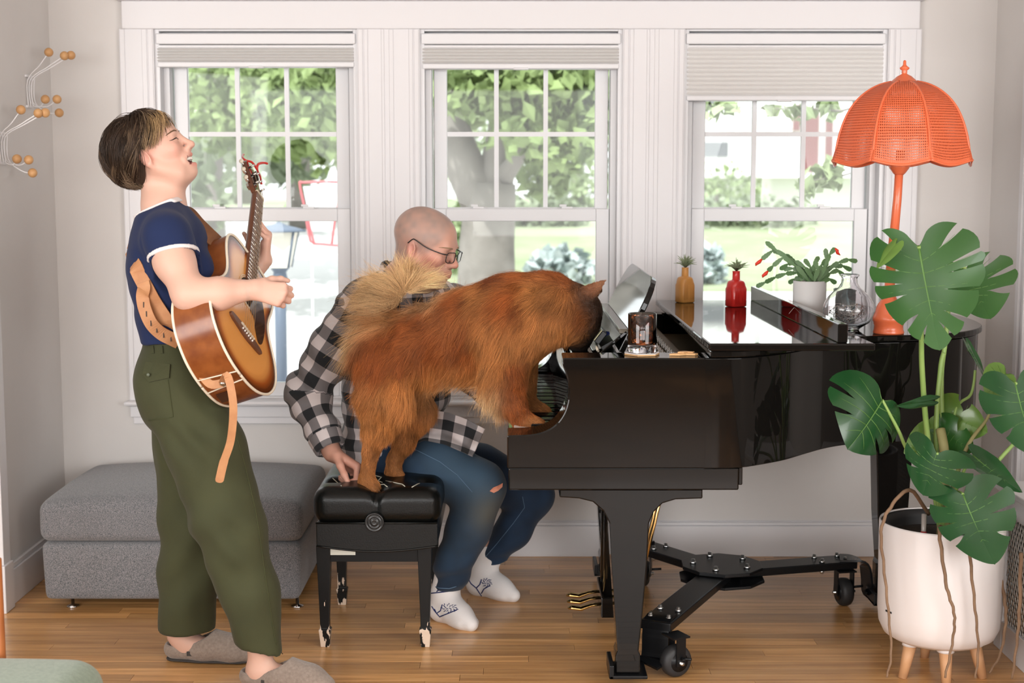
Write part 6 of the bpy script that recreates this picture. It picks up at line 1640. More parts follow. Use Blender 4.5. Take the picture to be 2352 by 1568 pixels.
# feet
def foot(S, a, d, o=0):
    d = Vector(d).normalized(); h = V(a.x - d.x * .02, a.y - d.y * .02, .038)
    S.cone(a + V(.006, 0, .07), h + V(0, 0, .006), .040 + o, .040 + o, .02); S.cone(h, h + d * .10 + V(0, 0, -.002), .038 + o, .038 + o, .03); S.cone(a + V(0, 0, -.01), h + d * .125 + V(0, 0, -.008), .036 + o, .027 + o, .03); S.cone(h + d * .08, h + d * .158 + V(0, 0, -.016), .035 + o, .022 + o, .02)
    for k in range(5):
        s_ = V(-d.y, d.x, 0); p_ = h + d * (.152 - .006 * abs(k - 1) * (1 + .4 * (k > 1))) + s_ * (.026 - .013 * k) + V(0, 0, -.018); S.cone(p_ - d * .03, p_, .013 + o, .0115 + o, .008)
dR, dL = V(1, -1.15, 0), V(1, -.75, 0)
foot(S, aR, dR); foot(S, aL, dL)
fo2 = np.array(tuple(hm_)); zc2 = at(930, 668, cy).z
wn = np.array(tuple(wrR))
body = keep(*cut_net(S, np.array([-.75, 4.4, 0.0]), np.array([.25, 5.35, 1.6]), .009), lambda c: (c[:, 2] < zc2) & ~((np.linalg.norm(c - wn, axis=1) < .2) & (c[:, 0] > wn[0] - .012)))
head = keep(*cut_net(S, fo2 - [.17, .16, .25], fo2 + [.19, .16, .17], .0030), lambda c: c[:, 2] >= zc2 - .006)
hnd = keep(*cut_net(S, wn - [.03, .14, .17], wn + [.19, .12, .1], .0034), lambda c: (np.linalg.norm(c - wn, axis=1) < .205) & (c[:, 0] > wn[0] - .018))
v, q = merge(body, head, hnd); Lm = local(FM, v) / HS
col = np.tile(np.array((.54, .30, .225)), (len(v), 1)) * (1 + .05 * vnoise(v, 22))[:, None]
# shaved hair shadow over the skull
az = np.arctan2(np.abs(Lm[:, 1]), Lm[:, 0]); hz = .052 - .075 * ss(.35, 1.3, az) - .045 * ss(1.5, 2.6, az)
sc_ = ss(hz - .012, hz + .014, Lm[:, 2]) * ss(.095, .055, Lm[:, 0] - .15 * np.maximum(Lm[:, 2] - .09, 0)) * (.75 + .25 * vnoise(v, 60)); sc_ *= (v[:, 2] > zc2)
lip = np.clip(gauss(Lm, (.098, 0, -.068), .013) + gauss(Lm, (.094, -.014, -.066), .011) + gauss(Lm, (.094, .014, -.066), .011), 0, 1) * .8
blush = .6 * np.clip(gauss(Lm, (.06, -.05, -.03), .032) + gauss(Lm, (.115, 0, -.03), .016) + 1.2 * gauss(Lm, (-.012, -.085, -.012), .026) + gauss(Lm, (.03, -.06, -.07), .035), 0, 1)
hd = .5 * gauss(v, wrR + V(.08, -.02, -.05), .09)
beard = .28 * ss(-.045, -.075, Lm[:, 2]) * ss(-.02, .03, Lm[:, 0]) * (Lm[:, 2] > -.14) * (v[:, 2] > zc2)
col = blend_cols(col, [(np.clip(sc_, 0, 1) * .92, (.27, .205, .18)), (blush, (.68, .27, .20)), (beard, (.42, .26, .20)), (lip, (.60, .22, .18)), (hd, (.66, .30, .22))])
me = mesh_np('body', v, q); point_color(me, 'tint', np.clip(col, 0, 1)); link('body', me, M_skinM, mn)
for y in (-1, 1):
    pts = snap(S, [PM_(.0915 - .016 * max(k, 0) ** 2, y * (.030 + .0145 * k), -.0035 + .003 * (1 - k * k)) for k in (-1, -.5, 0, .5, 1.0)], .0004)
    MB().tube(pts, [.0006, .0013, .0016, .0015, .0006], 6).build('eyelashes', M_dark, mn)
    pts = snap(S, [PM_(.0955 - .013 * (max(k + .4, 0)) ** 2, y * (.030 + .020 * k), .0185 + .003 * (1 - k * k)) for k in (-.8, -.4, 0, .4, .8, 1.1)], .0004)
    MB().tube(pts, [.0008, .0022, .0028, .0026, .0019, .0006], 6).build('eyebrow', mat('brow_fair', (.28, .17, .10), .8), mn)
# ---- glasses
gs = empty('eyeglasses', PM_(.1, 0, 0), 'glasses with dark rectangular frames worn by the bald man', 'glasses')
M_fr = mat('dark_frame', (.018, .017, .017), .25); M_lens = bpy.data.materials.new('lens_glass'); M_lens.use_nodes = True
t = NT(M_lens); t.n.clear(); o_ = t.add('ShaderNodeOutputMaterial'); mx_ = t.add('ShaderNodeMixShader'); tr_ = t.add('ShaderNodeBsdfTransparent'); gl_ = t.add('ShaderNodeBsdfGlossy', i_Roughness=.03)
tr_.inputs[0].default_value = (.93, .94, .95, 1); mx_.inputs[0].default_value = .10; t.ln(tr_.outputs[0], mx_.inputs[1]); t.ln(gl_.outputs[0], mx_.inputs[2]); t.ln(mx_.outputs[0], o_.inputs[0])
for y in (-1, 1):
    loop = []
    for k in range(32):
        a = 2 * math.pi * k / 32; ex = 4.0; cx, sy = math.cos(a), math.sin(a); rr = (abs(cx) ** ex + abs(sy) ** ex) ** (-1 / ex)
        yy = .033 + .024 * rr * cx; loop.append(PM_(.1095 - .006 * ((yy - .01) / .05) ** 2 * 1.6 - .004 * (-.3), y * yy, -.006 + .0165 * rr * sy))
    MB().tube(loop + [loop[0]], .0015, 8).build('rim', M_fr, gs)
    MB().raw(loop, [tuple(range(32))]).build('lens', M_lens, gs)
    hinge = PM_(.103, y * .0575, .004); tmpl = [hinge, PM_(.085, y * .0745, .005), PM_(.04, y * .0800, .010), PM_(.0, y * .0810, .022), PM_(-.012, y * .0795, .022), PM_(-.026, y * .078, .006)]
    MB().tube(spline(tmpl, 5), .0019, 8).build('temple', M_fr, gs)
MB().tube(spline([PM_(.1105, -.010, -.002), PM_(.1135, 0, .002), PM_(.1105, .010, -.002)], 6), .0015, 8).build('bridge', M_fr, gs)

# ---- checked shirt
M_plaid = bpy.data.materials.new('buffalo_check'); M_plaid.use_nodes = True
t, b = node(M_plaid); a_ = t.add('ShaderNodeAttribute', attribute_name='cuv'); sp2 = t.add('ShaderNodeSeparateColor'); t.ln(a_.outputs['Color'], sp2.inputs[0])
def stripe(o):
    m1 = t.add('ShaderNodeMath', operation='FRACT'); t.ln(o, m1.inputs[0]); m2 = t.add('ShaderNodeMath', operation='GREATER_THAN'); m2.inputs[1].default_value = .5; t.ln(m1.outputs[0], m2.inputs[0]); return m2.outputs[0]
sa, sb = stripe(sp2.outputs[0]), stripe(sp2.outputs[1]); sm_ = t.add('ShaderNodeMath', operation='ADD'); t.ln(sa, sm_.inputs[0]); t.ln(sb, sm_.inputs[1])
dv = t.add('ShaderNodeMath', operation='MULTIPLY'); dv.inputs[1].default_value = .5; t.ln(sm_.outputs[0], dv.inputs[0])
rp = t.add('ShaderNodeValToRGB'); rp.color_ramp.interpolation = 'CONSTANT'; e = rp.color_ramp.elements; e[0].position = 0; e[0].color = (.62, .57, .57, 1); e[1].position = .75; e[1].color = (.010, .012, .015, 1); x = e.new(.25); x.color = (.17, .16, .165, 1)
t.ln(dv.outputs[0], rp.inputs[0]); t.ln(rp.outputs[0], b.inputs['Base Color']); b.inputs['Roughness'].default_value = .92; b.inputs['Sheen Weight'].default_value = .15
CK = 1 / .080
def along(v, pts):
    """arc length along and distance across a polyline, for cloth coordinates"""
    P = [np.array(tuple(p)) for p in pts]; best = np.full(len(v), 9.); s_ = np.zeros(len(v)); ang = np.zeros(len(v)); acc = 0
    ref = None
    for i in range(len(P) - 1):
        d = P[i + 1] - P[i]; L = np.linalg.norm(d); d = d / L; r_ = v - P[i]; h_ = np.clip(r_ @ d, -.05 if i == 0 else 0, L + (.05 if i == len(P) - 2 else 0)); w = r_ - h_[:, None] * d; dist = np.linalg.norm(w, axis=1)
        ref_ = np.array((0, -1, 0.)); ref_ = ref_ - d * (ref_ @ d); ref_ /= np.linalg.norm(ref_); sd_ = np.cross(d, ref_); a = np.arctan2(w @ sd_, w @ ref_)
        m = dist < best; best[m] = dist[m]; s_[m] = acc + h_[m]; ang[m] = a[m]; acc += L
    return s_, ang
def cloth(nm, S, lo, hi, h, fold, cuv, m, par, sm=1):
    v, q = S.net(lo, hi, h); v = relax(v, q, sm); N_ = vnormals(v, q); c_ = cuv(v); v2 = v + N_ * fold(v)[:, None]; me = mesh_np(nm, v2, q); point_color(me, 'cuv', c_); return link(nm, me, m, par), v2, q
cab = None
# sleeve of the near arm
slp = [shR, elR, wrR + (wrR - elR).normalized() * .0]
S = SDF(); S.cone(shR + V(.03, 0, .02), shR.lerp(elR, .5), .088, .080, .03); S.cone(shR.lerp(elR, .5), elR, .080, .072, .03); S.cone(elR, elR.lerp(wrR, .6), .072, .056, .03); S.cone(elR.lerp(wrR, .6), wrR, .056, .046, .02)
aw = (wrR - elR).normalized(); S.half(wrR - aw * .012, aw); S.cone(wrR - aw * .02, wrR + aw * .05, .039, .039, 0, None, 's')
S.half(shR + V(.055, .02, 0), V(.9, .5, .1), .02)
def fs(v):
    s_, a = along(v, slp); L1 = (elR - shR).length
    return .005 * vnoise(v, 14) + .006 * np.sin(s_ * 75 + a * 1.5 + 3 * vnoise(v, 6)) * (np.exp(-((s_ - L1) / .09) ** 2) + .45) * ss(.0, .08, s_)
def cs(v): s_, a = along(v, slp); return np.stack([s_ * CK + .3, (a + math.pi) * .068 * CK, s_ * 0], 1)
lo, hi = box_of(shR, elR, wrR, m=.12); cloth('sleeve', S, lo, hi, .0055, fs, cs, M_plaid, mn)
# cuff
S = SDF(); S.cone(wrR - aw * .07, wrR, .0605, .0505, .0); S.half(wrR - aw * .010, aw); S.half(wrR - aw * .065, -aw); S.cone(wrR - aw * .03, wrR + aw * .05, .039, .039, 0, None, 's')
lo, hi = box_of(wrR, wrR - aw * .08, m=.07); cloth('cuff', S, lo, hi, .0042, lambda v: 0 * v[:, 0], lambda v: np.stack([along(v, slp)[0] * CK + .75, (along(v, slp)[1] + math.pi) * .06 * CK, 0 * v[:, 0]], 1), M_plaid, mn)
# far sleeve
slf = [shL, elL, wrL]; S = SDF(); S.cone(shL, elL, .085, .070, .03); S.cone(elL, wrL, .070, .046, .03); S.half(wrL - (wrL - elL).normalized() * .01, (wrL - elL))
lo, hi = box_of(shL, elL, wrL, m=.11); cloth('sleeve', S, lo, hi, .007, lambda v: .006 * vnoise(v, 13), lambda v: np.stack([along(v, slf)[0] * CK, (along(v, slf)[1] + math.pi) * .068 * CK, 0 * v[:, 0]], 1), M_plaid, mn)
# trunk
S = SDF(); A = (tuple(lft), 1.36)
S.cone(nbm + V(0, 0, -.035), chest + V(0, 0, .03), .100, .138, .04, A); S.cone(chest + V(0, 0, .03), chest.lerp(pel, .5), .138, .142, .04, A); S.cone(chest.lerp(pel, .5), pel + V(0, 0, -.01), .142, .140, .04, A)
S.cone(nbm + V(0, 0, -.02), shR, .075, .075, .05); S.cone(nbm + V(0, 0, -.02), shL, .075, .075, .05)
S.half(pel + V(0, 0, -.105), V(0, 0, -1)); S.cone(nbm + V(0, 0, .1), nbm + V(.012, -.01, -.03), .080, .062, .0, None, 's')
def cst(v): r_ = v - np.array(tuple(chest)); a = np.arctan2(r_ @ np.array(tuple(lft)) / 1.3, r_ @ np.array(tuple(fw))); return np.stack([v[:, 2] * CK, a * .16 * CK + .25, 0 * a], 1)
def ft(v): return .007 * vnoise(v, 11) + .005 * np.sin(v[:, 2] * 60 + 30 * v[:, 0] + 4 * vnoise(v, 5))
cloth('shirt', S, np.array([-.66, 4.5, .45]), np.array([.1, 5.3, 1.3]), .0075, ft, cst, M_plaid, mn)
# collar
S = SDF(); cn = nbm + V(.006, -.004, .012); S.cone(cn + V(0, 0, -.03), cn + V(-.012, 0, .03), .085, .080, .0, (tuple(lft), 1.04)); S.cone(cn + V(0, 0, -.06), cn + V(-.01, 0, .10), .074, .068, .0, (tuple(lft), 1.04), 's')
S.half(cn + V(-.004, 0, .030), V(.45, -.3, .9)); S.half(cn + V(0, 0, -.05), V(0, 0, -1)); S.cone(cn + fw * .09 + V(0, 0, .05), cn + fw * .07 + V(0, 0, -.04), .030, .012, .01, None, 's')
cloth('collar', S, np.array(tuple(cn)) - .13, np.array(tuple(cn)) + .13, .0042, lambda v: 0 * v[:, 0], lambda v: np.stack([v[:, 2] * CK + .2, np.arctan2(v[:, 1] - cn.y, v[:, 0] - cn.x) * .08 * CK, 0 * v[:, 0]], 1), M_plaid, mn)
# ---- jeans
M_jean = mat('blue_denim', (.018, .055, .125), .85, sheen=.1, attr='tint', bump=(700, .15))
S = SDF()
S.cone(pel + V(0, 0, -.06), pel + V(.05, -.02, -.03), .14, .12, .04, (tuple(lft), 1.2))
S.cone(at(905, 1055, 4.81), at(1010, 1075, 4.76), .108, .104, .04); S.cone(at(1010, 1075, 4.76), kR + V(-.012, 0, .004), .104, .084, .04)
S.cone(kR + V(-.012, 0, 0), at(1075, 1215, 4.735), .082, .074, .03); S.cone(at(1075, 1215, 4.735), at(1042, 1290, 4.74), .074, .060, .03); S.cone(at(1042, 1290, 4.74), aR + V(.010, 0, .0), .060, .048, .03)
S.cone(at(920, 1055, 4.98), at(1100, 1085, 5.02), .105, .096, .04); S.cone(at(1100, 1085, 5.02), kL + V(-.012, 0, 0), .096, .080, .04)
S.cone(kL + V(-.012, 0, -.005), at(1178, 1215, 5.06), .076, .060, .03); S.cone(at(1178, 1215, 5.06), aL + V(.010, 0, .0), .060, .044, .03)
hemcut(S, aR + V(.01, 0, .012), V(-.1, 0, -1), .14); hemcut(S, aL + V(.012, 0, .012), V(.25, 0, -1), .14)
v, q = S.net(np.array([-.55, 4.55, .08]), np.array([.25, 5.3, .75]), .0075); v = relax(v, q, 1); N_ = vnormals(v, q)
fold = .004 * vnoise(v, 15) + .006 * np.sin(v[:, 2] * 70 - v[:, 0] * 25 + 4 * vnoise(v, 6)) * np.clip(ss(.32, .12, v[:, 2]) + gauss(v, kR + V(-.06, 0, -.05), .07), 0, 1)
v = v + N_ * fold[:, None]
base = np.array((.0075, .0235, .054)); lite = np.array((.05, .10, .15)); fade = np.clip(.55 * gauss(v, kR + V(0, -.06, .02), .12) + .5 * gauss(v, at(1020, 1040, 4.68), .12) + .25 * gauss(v, at(1040, 1250, 4.66), .12), 0, 1)
kn_ = gauss(v, at(1128, 1180, 4.66), .07)
col = base[None] * (1 + .25 * vnoise(v, 30))[:, None] * (1 - fade[:, None]) + lite[None] * fade[:, None]; col = col * (1 - .5 * kn_[:, None]) + np.array((.16, .15, .10))[None] * .5 * kn_[:, None]
me = mesh_np('jeans', v, q); point_color(me, 'tint', np.clip(col, 0, 1)); jo = link('jeans', me, M_jean, mn)
bj = BVHTree.FromPolygons([tuple(p) for p in v], [tuple(int(i) for i in f_) for f_ in q])
M_st = mat('denim_thread', (.10, .17, .26), .8)
for pix in ([(900, 1010), (960, 1035), (1010, 1060), (1050, 1090), (1085, 1130)], [(1200, 1140), (1205, 1165), (1180, 1200), (1140, 1250), (1105, 1290), (1090, 1305)]):
    run(pix, .0005, bj, .0011, 'seam', M_st, jo)
for pix in ([(992, 1345), (1010, 1350), (1032, 1351), (1048, 1346)],): run(pix, .001, bj, .0016, 'hem_seam', M_st, jo)
# rip at the knee
rp_ = [stick(*p_, .0035, bj) for p_ in ((1124, 1127), (1132, 1119), (1142, 1115), (1153, 1109), (1152, 1118), (1143, 1126), (1133, 1131))]
rp_ = [p_ if p_ is not None else at(1140, 1120, 4.66) for p_ in rp_]
c_ = sum(rp_, V(0, 0, 0)) / 7 + V(0, -.002, 0.001); MB().raw(rp_ + [c_], [(k, (k + 1) % 7, 7) for k in range(7)]).build('rip', mat('knee_skin', (.72, .30, .20), .6), jo)

# shirt tail draped over the lap
top_ = [(935, 945), (985, 938), (1030, 945), (1075, 962), (1118, 985)]; bot_ = [(930, 1030), (975, 1012), (1020, 1022), (1060, 1038), (1086, 1050)]
def mixp(P_, f): i = f * (len(P_) - 1); k = min(int(i), len(P_) - 2); e_ = i - k; return (P_[k][0] + (P_[k + 1][0] - P_[k][0]) * e_, P_[k][1] + (P_[k + 1][1] - P_[k][1]) * e_)
NU, NV = 40, 22; vs = []; cu = []
for i in range(NU + 1):
    for j in range(NV + 1):
        a_, b__ = mixp(top_, i / NU), mixp(bot_, i / NU); f = j / NV; px_, py_ = a_[0] + (b__[0] - a_[0]) * f, a_[1] + (b__[1] - a_[1]) * f
        ref = at(px_, py_, 4.70 - .03 * f); d = (ref - cam_p).normalized(); h_ = bj.ray_cast(cam_p, d)
        p_ = h_[0] if h_[0] is not None and h_[0].y < 4.9 else at(px_, py_, 4.76)
        p_ = p_.lerp(ref, .45) - d * (.016 + .006 * math.sin(i * .55 + j * .2) + .004 * math.sin(i * .23 - j * .5)); vs.append(tuple(p_)); cu.append((i / NU * .27 * CK, f * .13 * CK + .2 * i / NU, 0))
qd = [(i * (NV + 1) + j, i * (NV + 1) + j + 1, (i + 1) * (NV + 1) + j + 1, (i + 1) * (NV + 1) + j) for i in range(NU) for j in range(NV)]
va = relax(np.array(vs), np.array(qd), 3); me = mesh_np('shirt_tail', va, qd); point_color(me, 'cuv', np.array(cu)); o = link('shirt_tail', me, M_plaid, mn); so_ = o.modifiers.new('solid', 'SOLIDIFY'); so_.thickness = .003

# ---- socks with blue cactus print
M_sock = mat('white_sock', (.74, .71, .70), .95, sheen=.2, bump=(500, .3)); M_print = mat('sock_print', (.015, .025, .11), .9)
for a, d, px0 in ((aR, dR, 0), (aL, dL, 1)):
    S = SDF(); foot(S, a, d, .0025); kk_ = kR if px0 == 0 else kL; S.cone(a, a.lerp(kk_, .2), .041, .043, .02); lo, hi = box_of(a, a + d.normalized() * .2, V(a.x, a.y, .12), V(a.x, a.y, 0), m=.07); lo[2] = -.005; v, q = S.net(lo, hi, .0042); so = link('sock', mesh_np('sock', relax(v, q, 1), q), M_sock, mn)
    bs_ = BVHTree.FromPolygons([tuple(p) for p in v], [tuple(int(i) for i in f_) for f_ in q])
    lines = [[(998, 1398), (1003, 1408), (1012, 1402), (1016, 1388)], [(992, 1392), (998, 1402), (1010, 1416), (1030, 1408), (1050, 1400)], [(990, 1362), (1010, 1360), (1040, 1356)], [(1003, 1358), (1012, 1352), (1020, 1346)]] if px0 == 0 else [[(1072, 1322), (1082, 1340), (1094, 1350), (1106, 1368)], [(1094, 1350), (1102, 1342), (1106, 1330)], [(1106, 1362), (1112, 1352), (1126, 1344)]]
    for ln_ in lines: run(ln_, .0004, bs_, .0021, 'printed_stem', M_print, so, 4)
    cx_, cy_ = ((1032, 1396) if px0 == 0 else (1118, 1338)); rr_ = (17, 9) if px0 == 0 else (9, 9)
    for k in range(22):
        a1 = k * 2.4; r1 = math.sqrt(k / 22); p_ = (cx_ + rr_[0] * r1 * math.cos(a1), cy_ + rr_[1] * r1 * math.sin(a1)); p2_ = (p_[0] + 5 * math.cos(a1 + .5), p_[1] + 4 * math.sin(a1 + .5))
        run([p_, p2_], .0003, bs_, .0013, 'printed_cactus', M_print, so, 3)

# pale cracks in the leather of the bench seat
cu_ = [o for o in bpy.data.objects if o.name == 'cushion'][0].data
vv_ = np.zeros(len(cu_.vertices) * 3, np.float32); cu_.vertices.foreach_get('co', vv_); vv_ = vv_.reshape(-1, 3)
bc_ = BVHTree.FromPolygons([tuple(p) for p in vv_], [tuple(p.vertices) for p in cu_.polygons]); M_crack = mat('cracked_leather', (.55, .54, .44), .8)
for pix in ([(764, 1098), (775, 1108), (784, 1116)], [(862, 1092), (876, 1096), (868, 1104), (884, 1110)], [(886, 1104), (905, 1108), (924, 1112), (930, 1117)], [(946, 1119), (958, 1112), (970, 1108)], [(866, 1114), (882, 1112), (890, 1118)]):
    run(pix, .0006, bc_, .0016, 'leather_crack', M_crack, bn, 5)
# ================================================================== dog
dg_ = empty('dog', V(-.1, 4.5, .52), 'fluffy red brown dog standing with front paws on the piano keys', 'dog')
D = lambda px, py, Y: at(px, py, Y)
S = SDF()
S.cone(D(893, 812, 4.57), D(985, 790, 4.55), .092, .100, .05, (V(0, 1, 0), .95)); S.cone(D(985, 790, 4.55), D(1085, 760, 4.51), .100, .122, .05, (V(0, 1, 0), .95)); S.cone(D(1085, 760, 4.51), D(1180, 735, 4.46), .122, .128, .05, (V(0, 1, 0), .95))
S.cone(D(1180, 735, 4.46), D(1262, 712, 4.45), .128, .100, .06); S.cone(D(1180, 735, 4.46), D(1192, 768, 4.45), .105, .075, .05)
S.cone(D(1262, 712, 4.45), D(1318, 722, 4.46), .100, .082, .05)           # neck to skull
S.cone(D(1318, 722, 4.46), D(1322, 748, 4.47), .078, .066, .04); S.cone(D(1320, 752, 4.48), D(1332, 784, 4.50), .048, .034, .03)     # muzzle bent down and away
for (b0, t0, Y, dy) in (((1342, 682), (1391, 643), 4.405, -.02), ((1345, 676), (1385, 664), 4.53, .03)):
    a = D(*b0, Y); tip = D(*t0, Y + dy); S.cone(a + V(-.022, .0, -.014), tip, .044, .006, .02, (V(.25, -1, .2).normalized(), .40))
# near hind leg
S.cone(D(880, 830, 4.52), D(885, 915, 4.49), .085, .074, .05, (V(0, 1, 0), .75)); S.cone(D(885, 915, 4.49), D(868, 985, 4.50), .072, .042, .04, (V(0, 1, 0), .8)); S.cone(D(868, 985, 4.50), D(852, 1035, 4.51), .042, .0235, .03); S.cone(D(852, 1035, 4.51), D(842, 1095, 4.52), .0235, .0225, .02)
pz = .541
pw = D(843, 1108, 4.52); S.cone(pw, pw + V(.016, -.012, -.012), .030, .027, .015)
for k in (-1, 0, 1): S.cone(pw + V(.008, -.012 + .013 * k, -.010), pw + V(.034 - .004 * abs(k), -.018 + .014 * k, -.018), .0125, .011, .006)
# far hind leg
S.cone(D(905, 850, 4.63), D(955, 945, 4.64), .075, .058, .05, (V(0, 1, 0), .75)); S.cone(D(955, 945, 4.64), D(928, 1015, 4.65), .050, .032, .03); S.cone(D(928, 1015, 4.65), D(906, 1055, 4.655), .030, .022, .02); S.cone(D(906, 1055, 4.655), D(902, 1080, 4.655), .022, .022, .02)
pw2 = D(903, 1085, 4.655); S.cone(pw2, pw2 + V(.012, -.01, -.008), .026, .024, .015)
for k in (-1, 0, 1): S.cone(pw2 + V(.008, -.012 + .012 * k, -.006), pw2 + V(.032, -.016 + .013 * k, -.012), .0115, .0105, .006)
# front legs
S.cone(D(1172, 790, 4.385), D(1160, 862, 4.365), .080, .060, .05, (V(0, 1, 0), .75)); S.cone(D(1160, 862, 4.365), D(1178, 925, 4.335), .058, .038, .03); S.cone(D(1178, 925, 4.335), D(1203, 968, 4.30), .036, .028, .02)
pf1 = D(1215, 975, 4.28); S.cone(D(1203, 968, 4.30), pf1, .028, .028, .02); S.cone(pf1, pf1 + V(.028, -.01, -.005), .028, .025, .02)
for k in (-1.5, -.5, .5, 1.5): S.cone(pf1 + V(.018, -.008 + .012 * k, -.006), pf1 + V(.048 - .004 * abs(k), -.010 + .013 * k, -.012), .0125, .011, .005)
S.cone(D(1190, 790, 4.54), D(1192, 870, 4.55), .070, .050, .05); S.cone(D(1192, 870, 4.55), D(1215, 932, 4.53), .040, .026, .03)
pf2 = D(1226, 940, 4.51); S.cone(D(1215, 932, 4.53), pf2, .026, .026, .02); S.cone(pf2, pf2 + V(.03, -.01, -.005), .026, .023, .02)
for k in (-1.5, -.5, .5, 1.5): S.cone(pf2 + V(.018, -.006 + .012 * k, -.005), pf2 + V(.046, -.008 + .012 * k, -.010), .0115, .0105, .005)
# tail core
tl = [D(872, 785, 4.57), D(868, 745, 4.57), D(876, 705, 4.57), D(900, 670, 4.57), D(938, 648, 4.57), D(975, 645, 4.57)]
for i in range(5): S.cone(tl[i], tl[i + 1], (.036, .030, .028, .026, .022)[i], (.030, .028, .026, .022, .012)[i], .02)
v, q = S.net(np.array([-.58, 4.15, .48]), np.array([.34, 4.8, 1.32]), .006); v = relax(v, q, 2); N_ = vnormals(v, q)
# ---- colour, length and lie of the coat, blended between anchors
rb, br, lt, cr, tn, bk_ = (.31, .085, .019), (.17, .042, .011), (.52, .215, .062), (.78, .53, .28), (.42, .17, .052), (.018, .012, .009)
# (px, py, Y), colour, length, flow (x, z)
AN = [((880, 790, 4.48), rb, .035, (-.5, -.6)), ((960, 740, 4.45), rb, .036, (-.8, -.3)), ((1050, 680, 4.42), rb, .038, (-.9, -.2)), ((1100, 660, 4.40), lt, .045, (-.8, -.5)), ((1130, 640, 4.42), br, .045, (-.8, -.3)), ((1200, 620, 4.40), rb, .045, (-.9, .05)),
      ((1180, 690, 4.34), rb, .050, (-.6, -.6)), ((1230, 680, 4.34), lt, .055, (-.6, -.5)), ((1280, 690, 4.35), tn, .055, (-.5, -.6)), ((1250, 745, 4.36), lt, .042, (-.5, -.8)), ((1240, 790, 4.42), lt, .018, (-.6, -.5)), ((1300, 740, 4.38), lt, .036, (-.3, -.8)), ((1290, 650, 4.42), rb, .045, (-.9, .1)),
      ((1340, 668, 4.42), (.10, .05, .025), .018, (-.8, .2)), ((1362, 715, 4.44), bk_, .014, (-.6, .5)), ((1352, 688, 4.41), bk_, .014, (-.6, .4)), ((1352, 735, 4.42), bk_, .014, (-.6, .4)), ((1350, 765, 4.44), bk_, .010, (-.5, .6)), ((1345, 790, 4.48), bk_, .008, (-.5, .7)), ((1325, 800, 4.47), bk_, .008, (-.5, .7)), ((1305, 798, 4.45), bk_, .008, (-.5, .7)), ((1322, 730, 4.39), rb, .030, (-.4, -.7)), ((1310, 770, 4.40), tn, .03, (-.4, -.8)), ((1375, 652, 4.39), (.30, .13, .06), .005, (.8, .4)), ((1358, 664, 4.39), (.26, .10, .045), .006, (.8, .4)), ((1350, 700, 4.41), (.04, .022, .014), .016, (-.5, .3)),
      ((1000, 800, 4.43), rb, .045, (-.55, -.7)), ((1070, 790, 4.38), rb, .050, (-.45, -.8)), ((1130, 780, 4.36), lt, .050, (-.3, -.9)), ((1040, 850, 4.44), tn, .060, (-.35, -.9)), ((1100, 860, 4.42), lt, .065, (-.3, -.95)), ((980, 870, 4.46), lt, .060, (-.3, -.95)), ((1060, 890, 4.5), cr, .065, (-.3, -.95)),
      ((930, 840, 4.44), rb, .042, (-.5, -.7)), ((870, 850, 4.44), rb, .040, (-.3, -.8)), ((890, 900, 4.42), lt, .042, (-.2, -.9)), ((940, 900, 4.44), lt, .060, (-.15, -1)), ((840, 900, 4.48), tn, .045, (-.6, -.7)), ((840, 960, 4.48), lt, .036, (-.3, -.9)), ((880, 970, 4.46), lt, .032, (-.1, -1)),
      ((860, 1020, 4.50), tn, .014, (0, -1)), ((848, 1060, 4.50), tn, .010, (0, -1)), ((845, 1110, 4.49), tn, .009, (.5, -.8)), ((930, 1000, 4.62), tn, .016, (-.2, -1)), ((905, 1070, 4.63), tn, .009, (.1, -1)),
      ((1165, 800, 4.33), lt, .045, (-.3, -.9)), ((1140, 850, 4.34), lt, .055, (-.6, -.8)), ((1180, 850, 4.31), rb, .022, (-.1, -1)), ((1130, 900, 4.36), cr, .060, (-.6, -.8)), ((1190, 900, 4.31), rb, .014, (.1, -1)), ((1195, 950, 4.29), rb, .011, (.3, -1)), ((1235, 980, 4.24), tn, .009, (.9, -.3)), ((1240, 945, 4.48), tn, .009, (.9, -.3)),
      ((1222, 800, 4.42), lt, .016, (-.5, -.8)), ((1210, 850, 4.5), tn, .02, (0, -1)), ((875, 740, 4.55), tn, .070, (-.8, .1)), ((880, 700, 4.55), cr, .105, (-.9, .25)), ((905, 668, 4.55), cr, .110, (-.75, .65)), ((940, 648, 4.55), cr, .080, (.1, .75)), ((975, 645, 4.55), cr, .075, (.85, .35)), ((852, 768, 4.57), cr, .10, (-.8, -.55)), ((858, 738, 4.57), cr, .11, (-.95, -.2)), ((905, 772, 4.48), rb, .03, (-.6, -.5)), ((865, 805, 4.48), rb, .034, (-.4, -.7)), ((850, 820, 4.50), rb, .034, (-.5, -.7)), ((930, 755, 4.50), rb, .03, (-.8, -.4)), ((905, 725, 4.54), tn, .05, (-.4, .8))]
AP = [D(*a[0]) for a in AN]
def coat(P): return idw(P, AP, [a[1] for a in AN]), idw(P, AP, [a[2] for a in AN])[:, 0], idw(P, AP, [(a[3][0], 0, a[3][1]) for a in AN])
c0, l0, f0 = coat(v); me = mesh_np('body', v, q); point_color(me, 'tint', np.clip(c0 * .6, 0, 1))
M_coat = mat('dog_skin', (.4, .15, .05), .8, attr='tint'); link('body', me, M_coat, dg_)
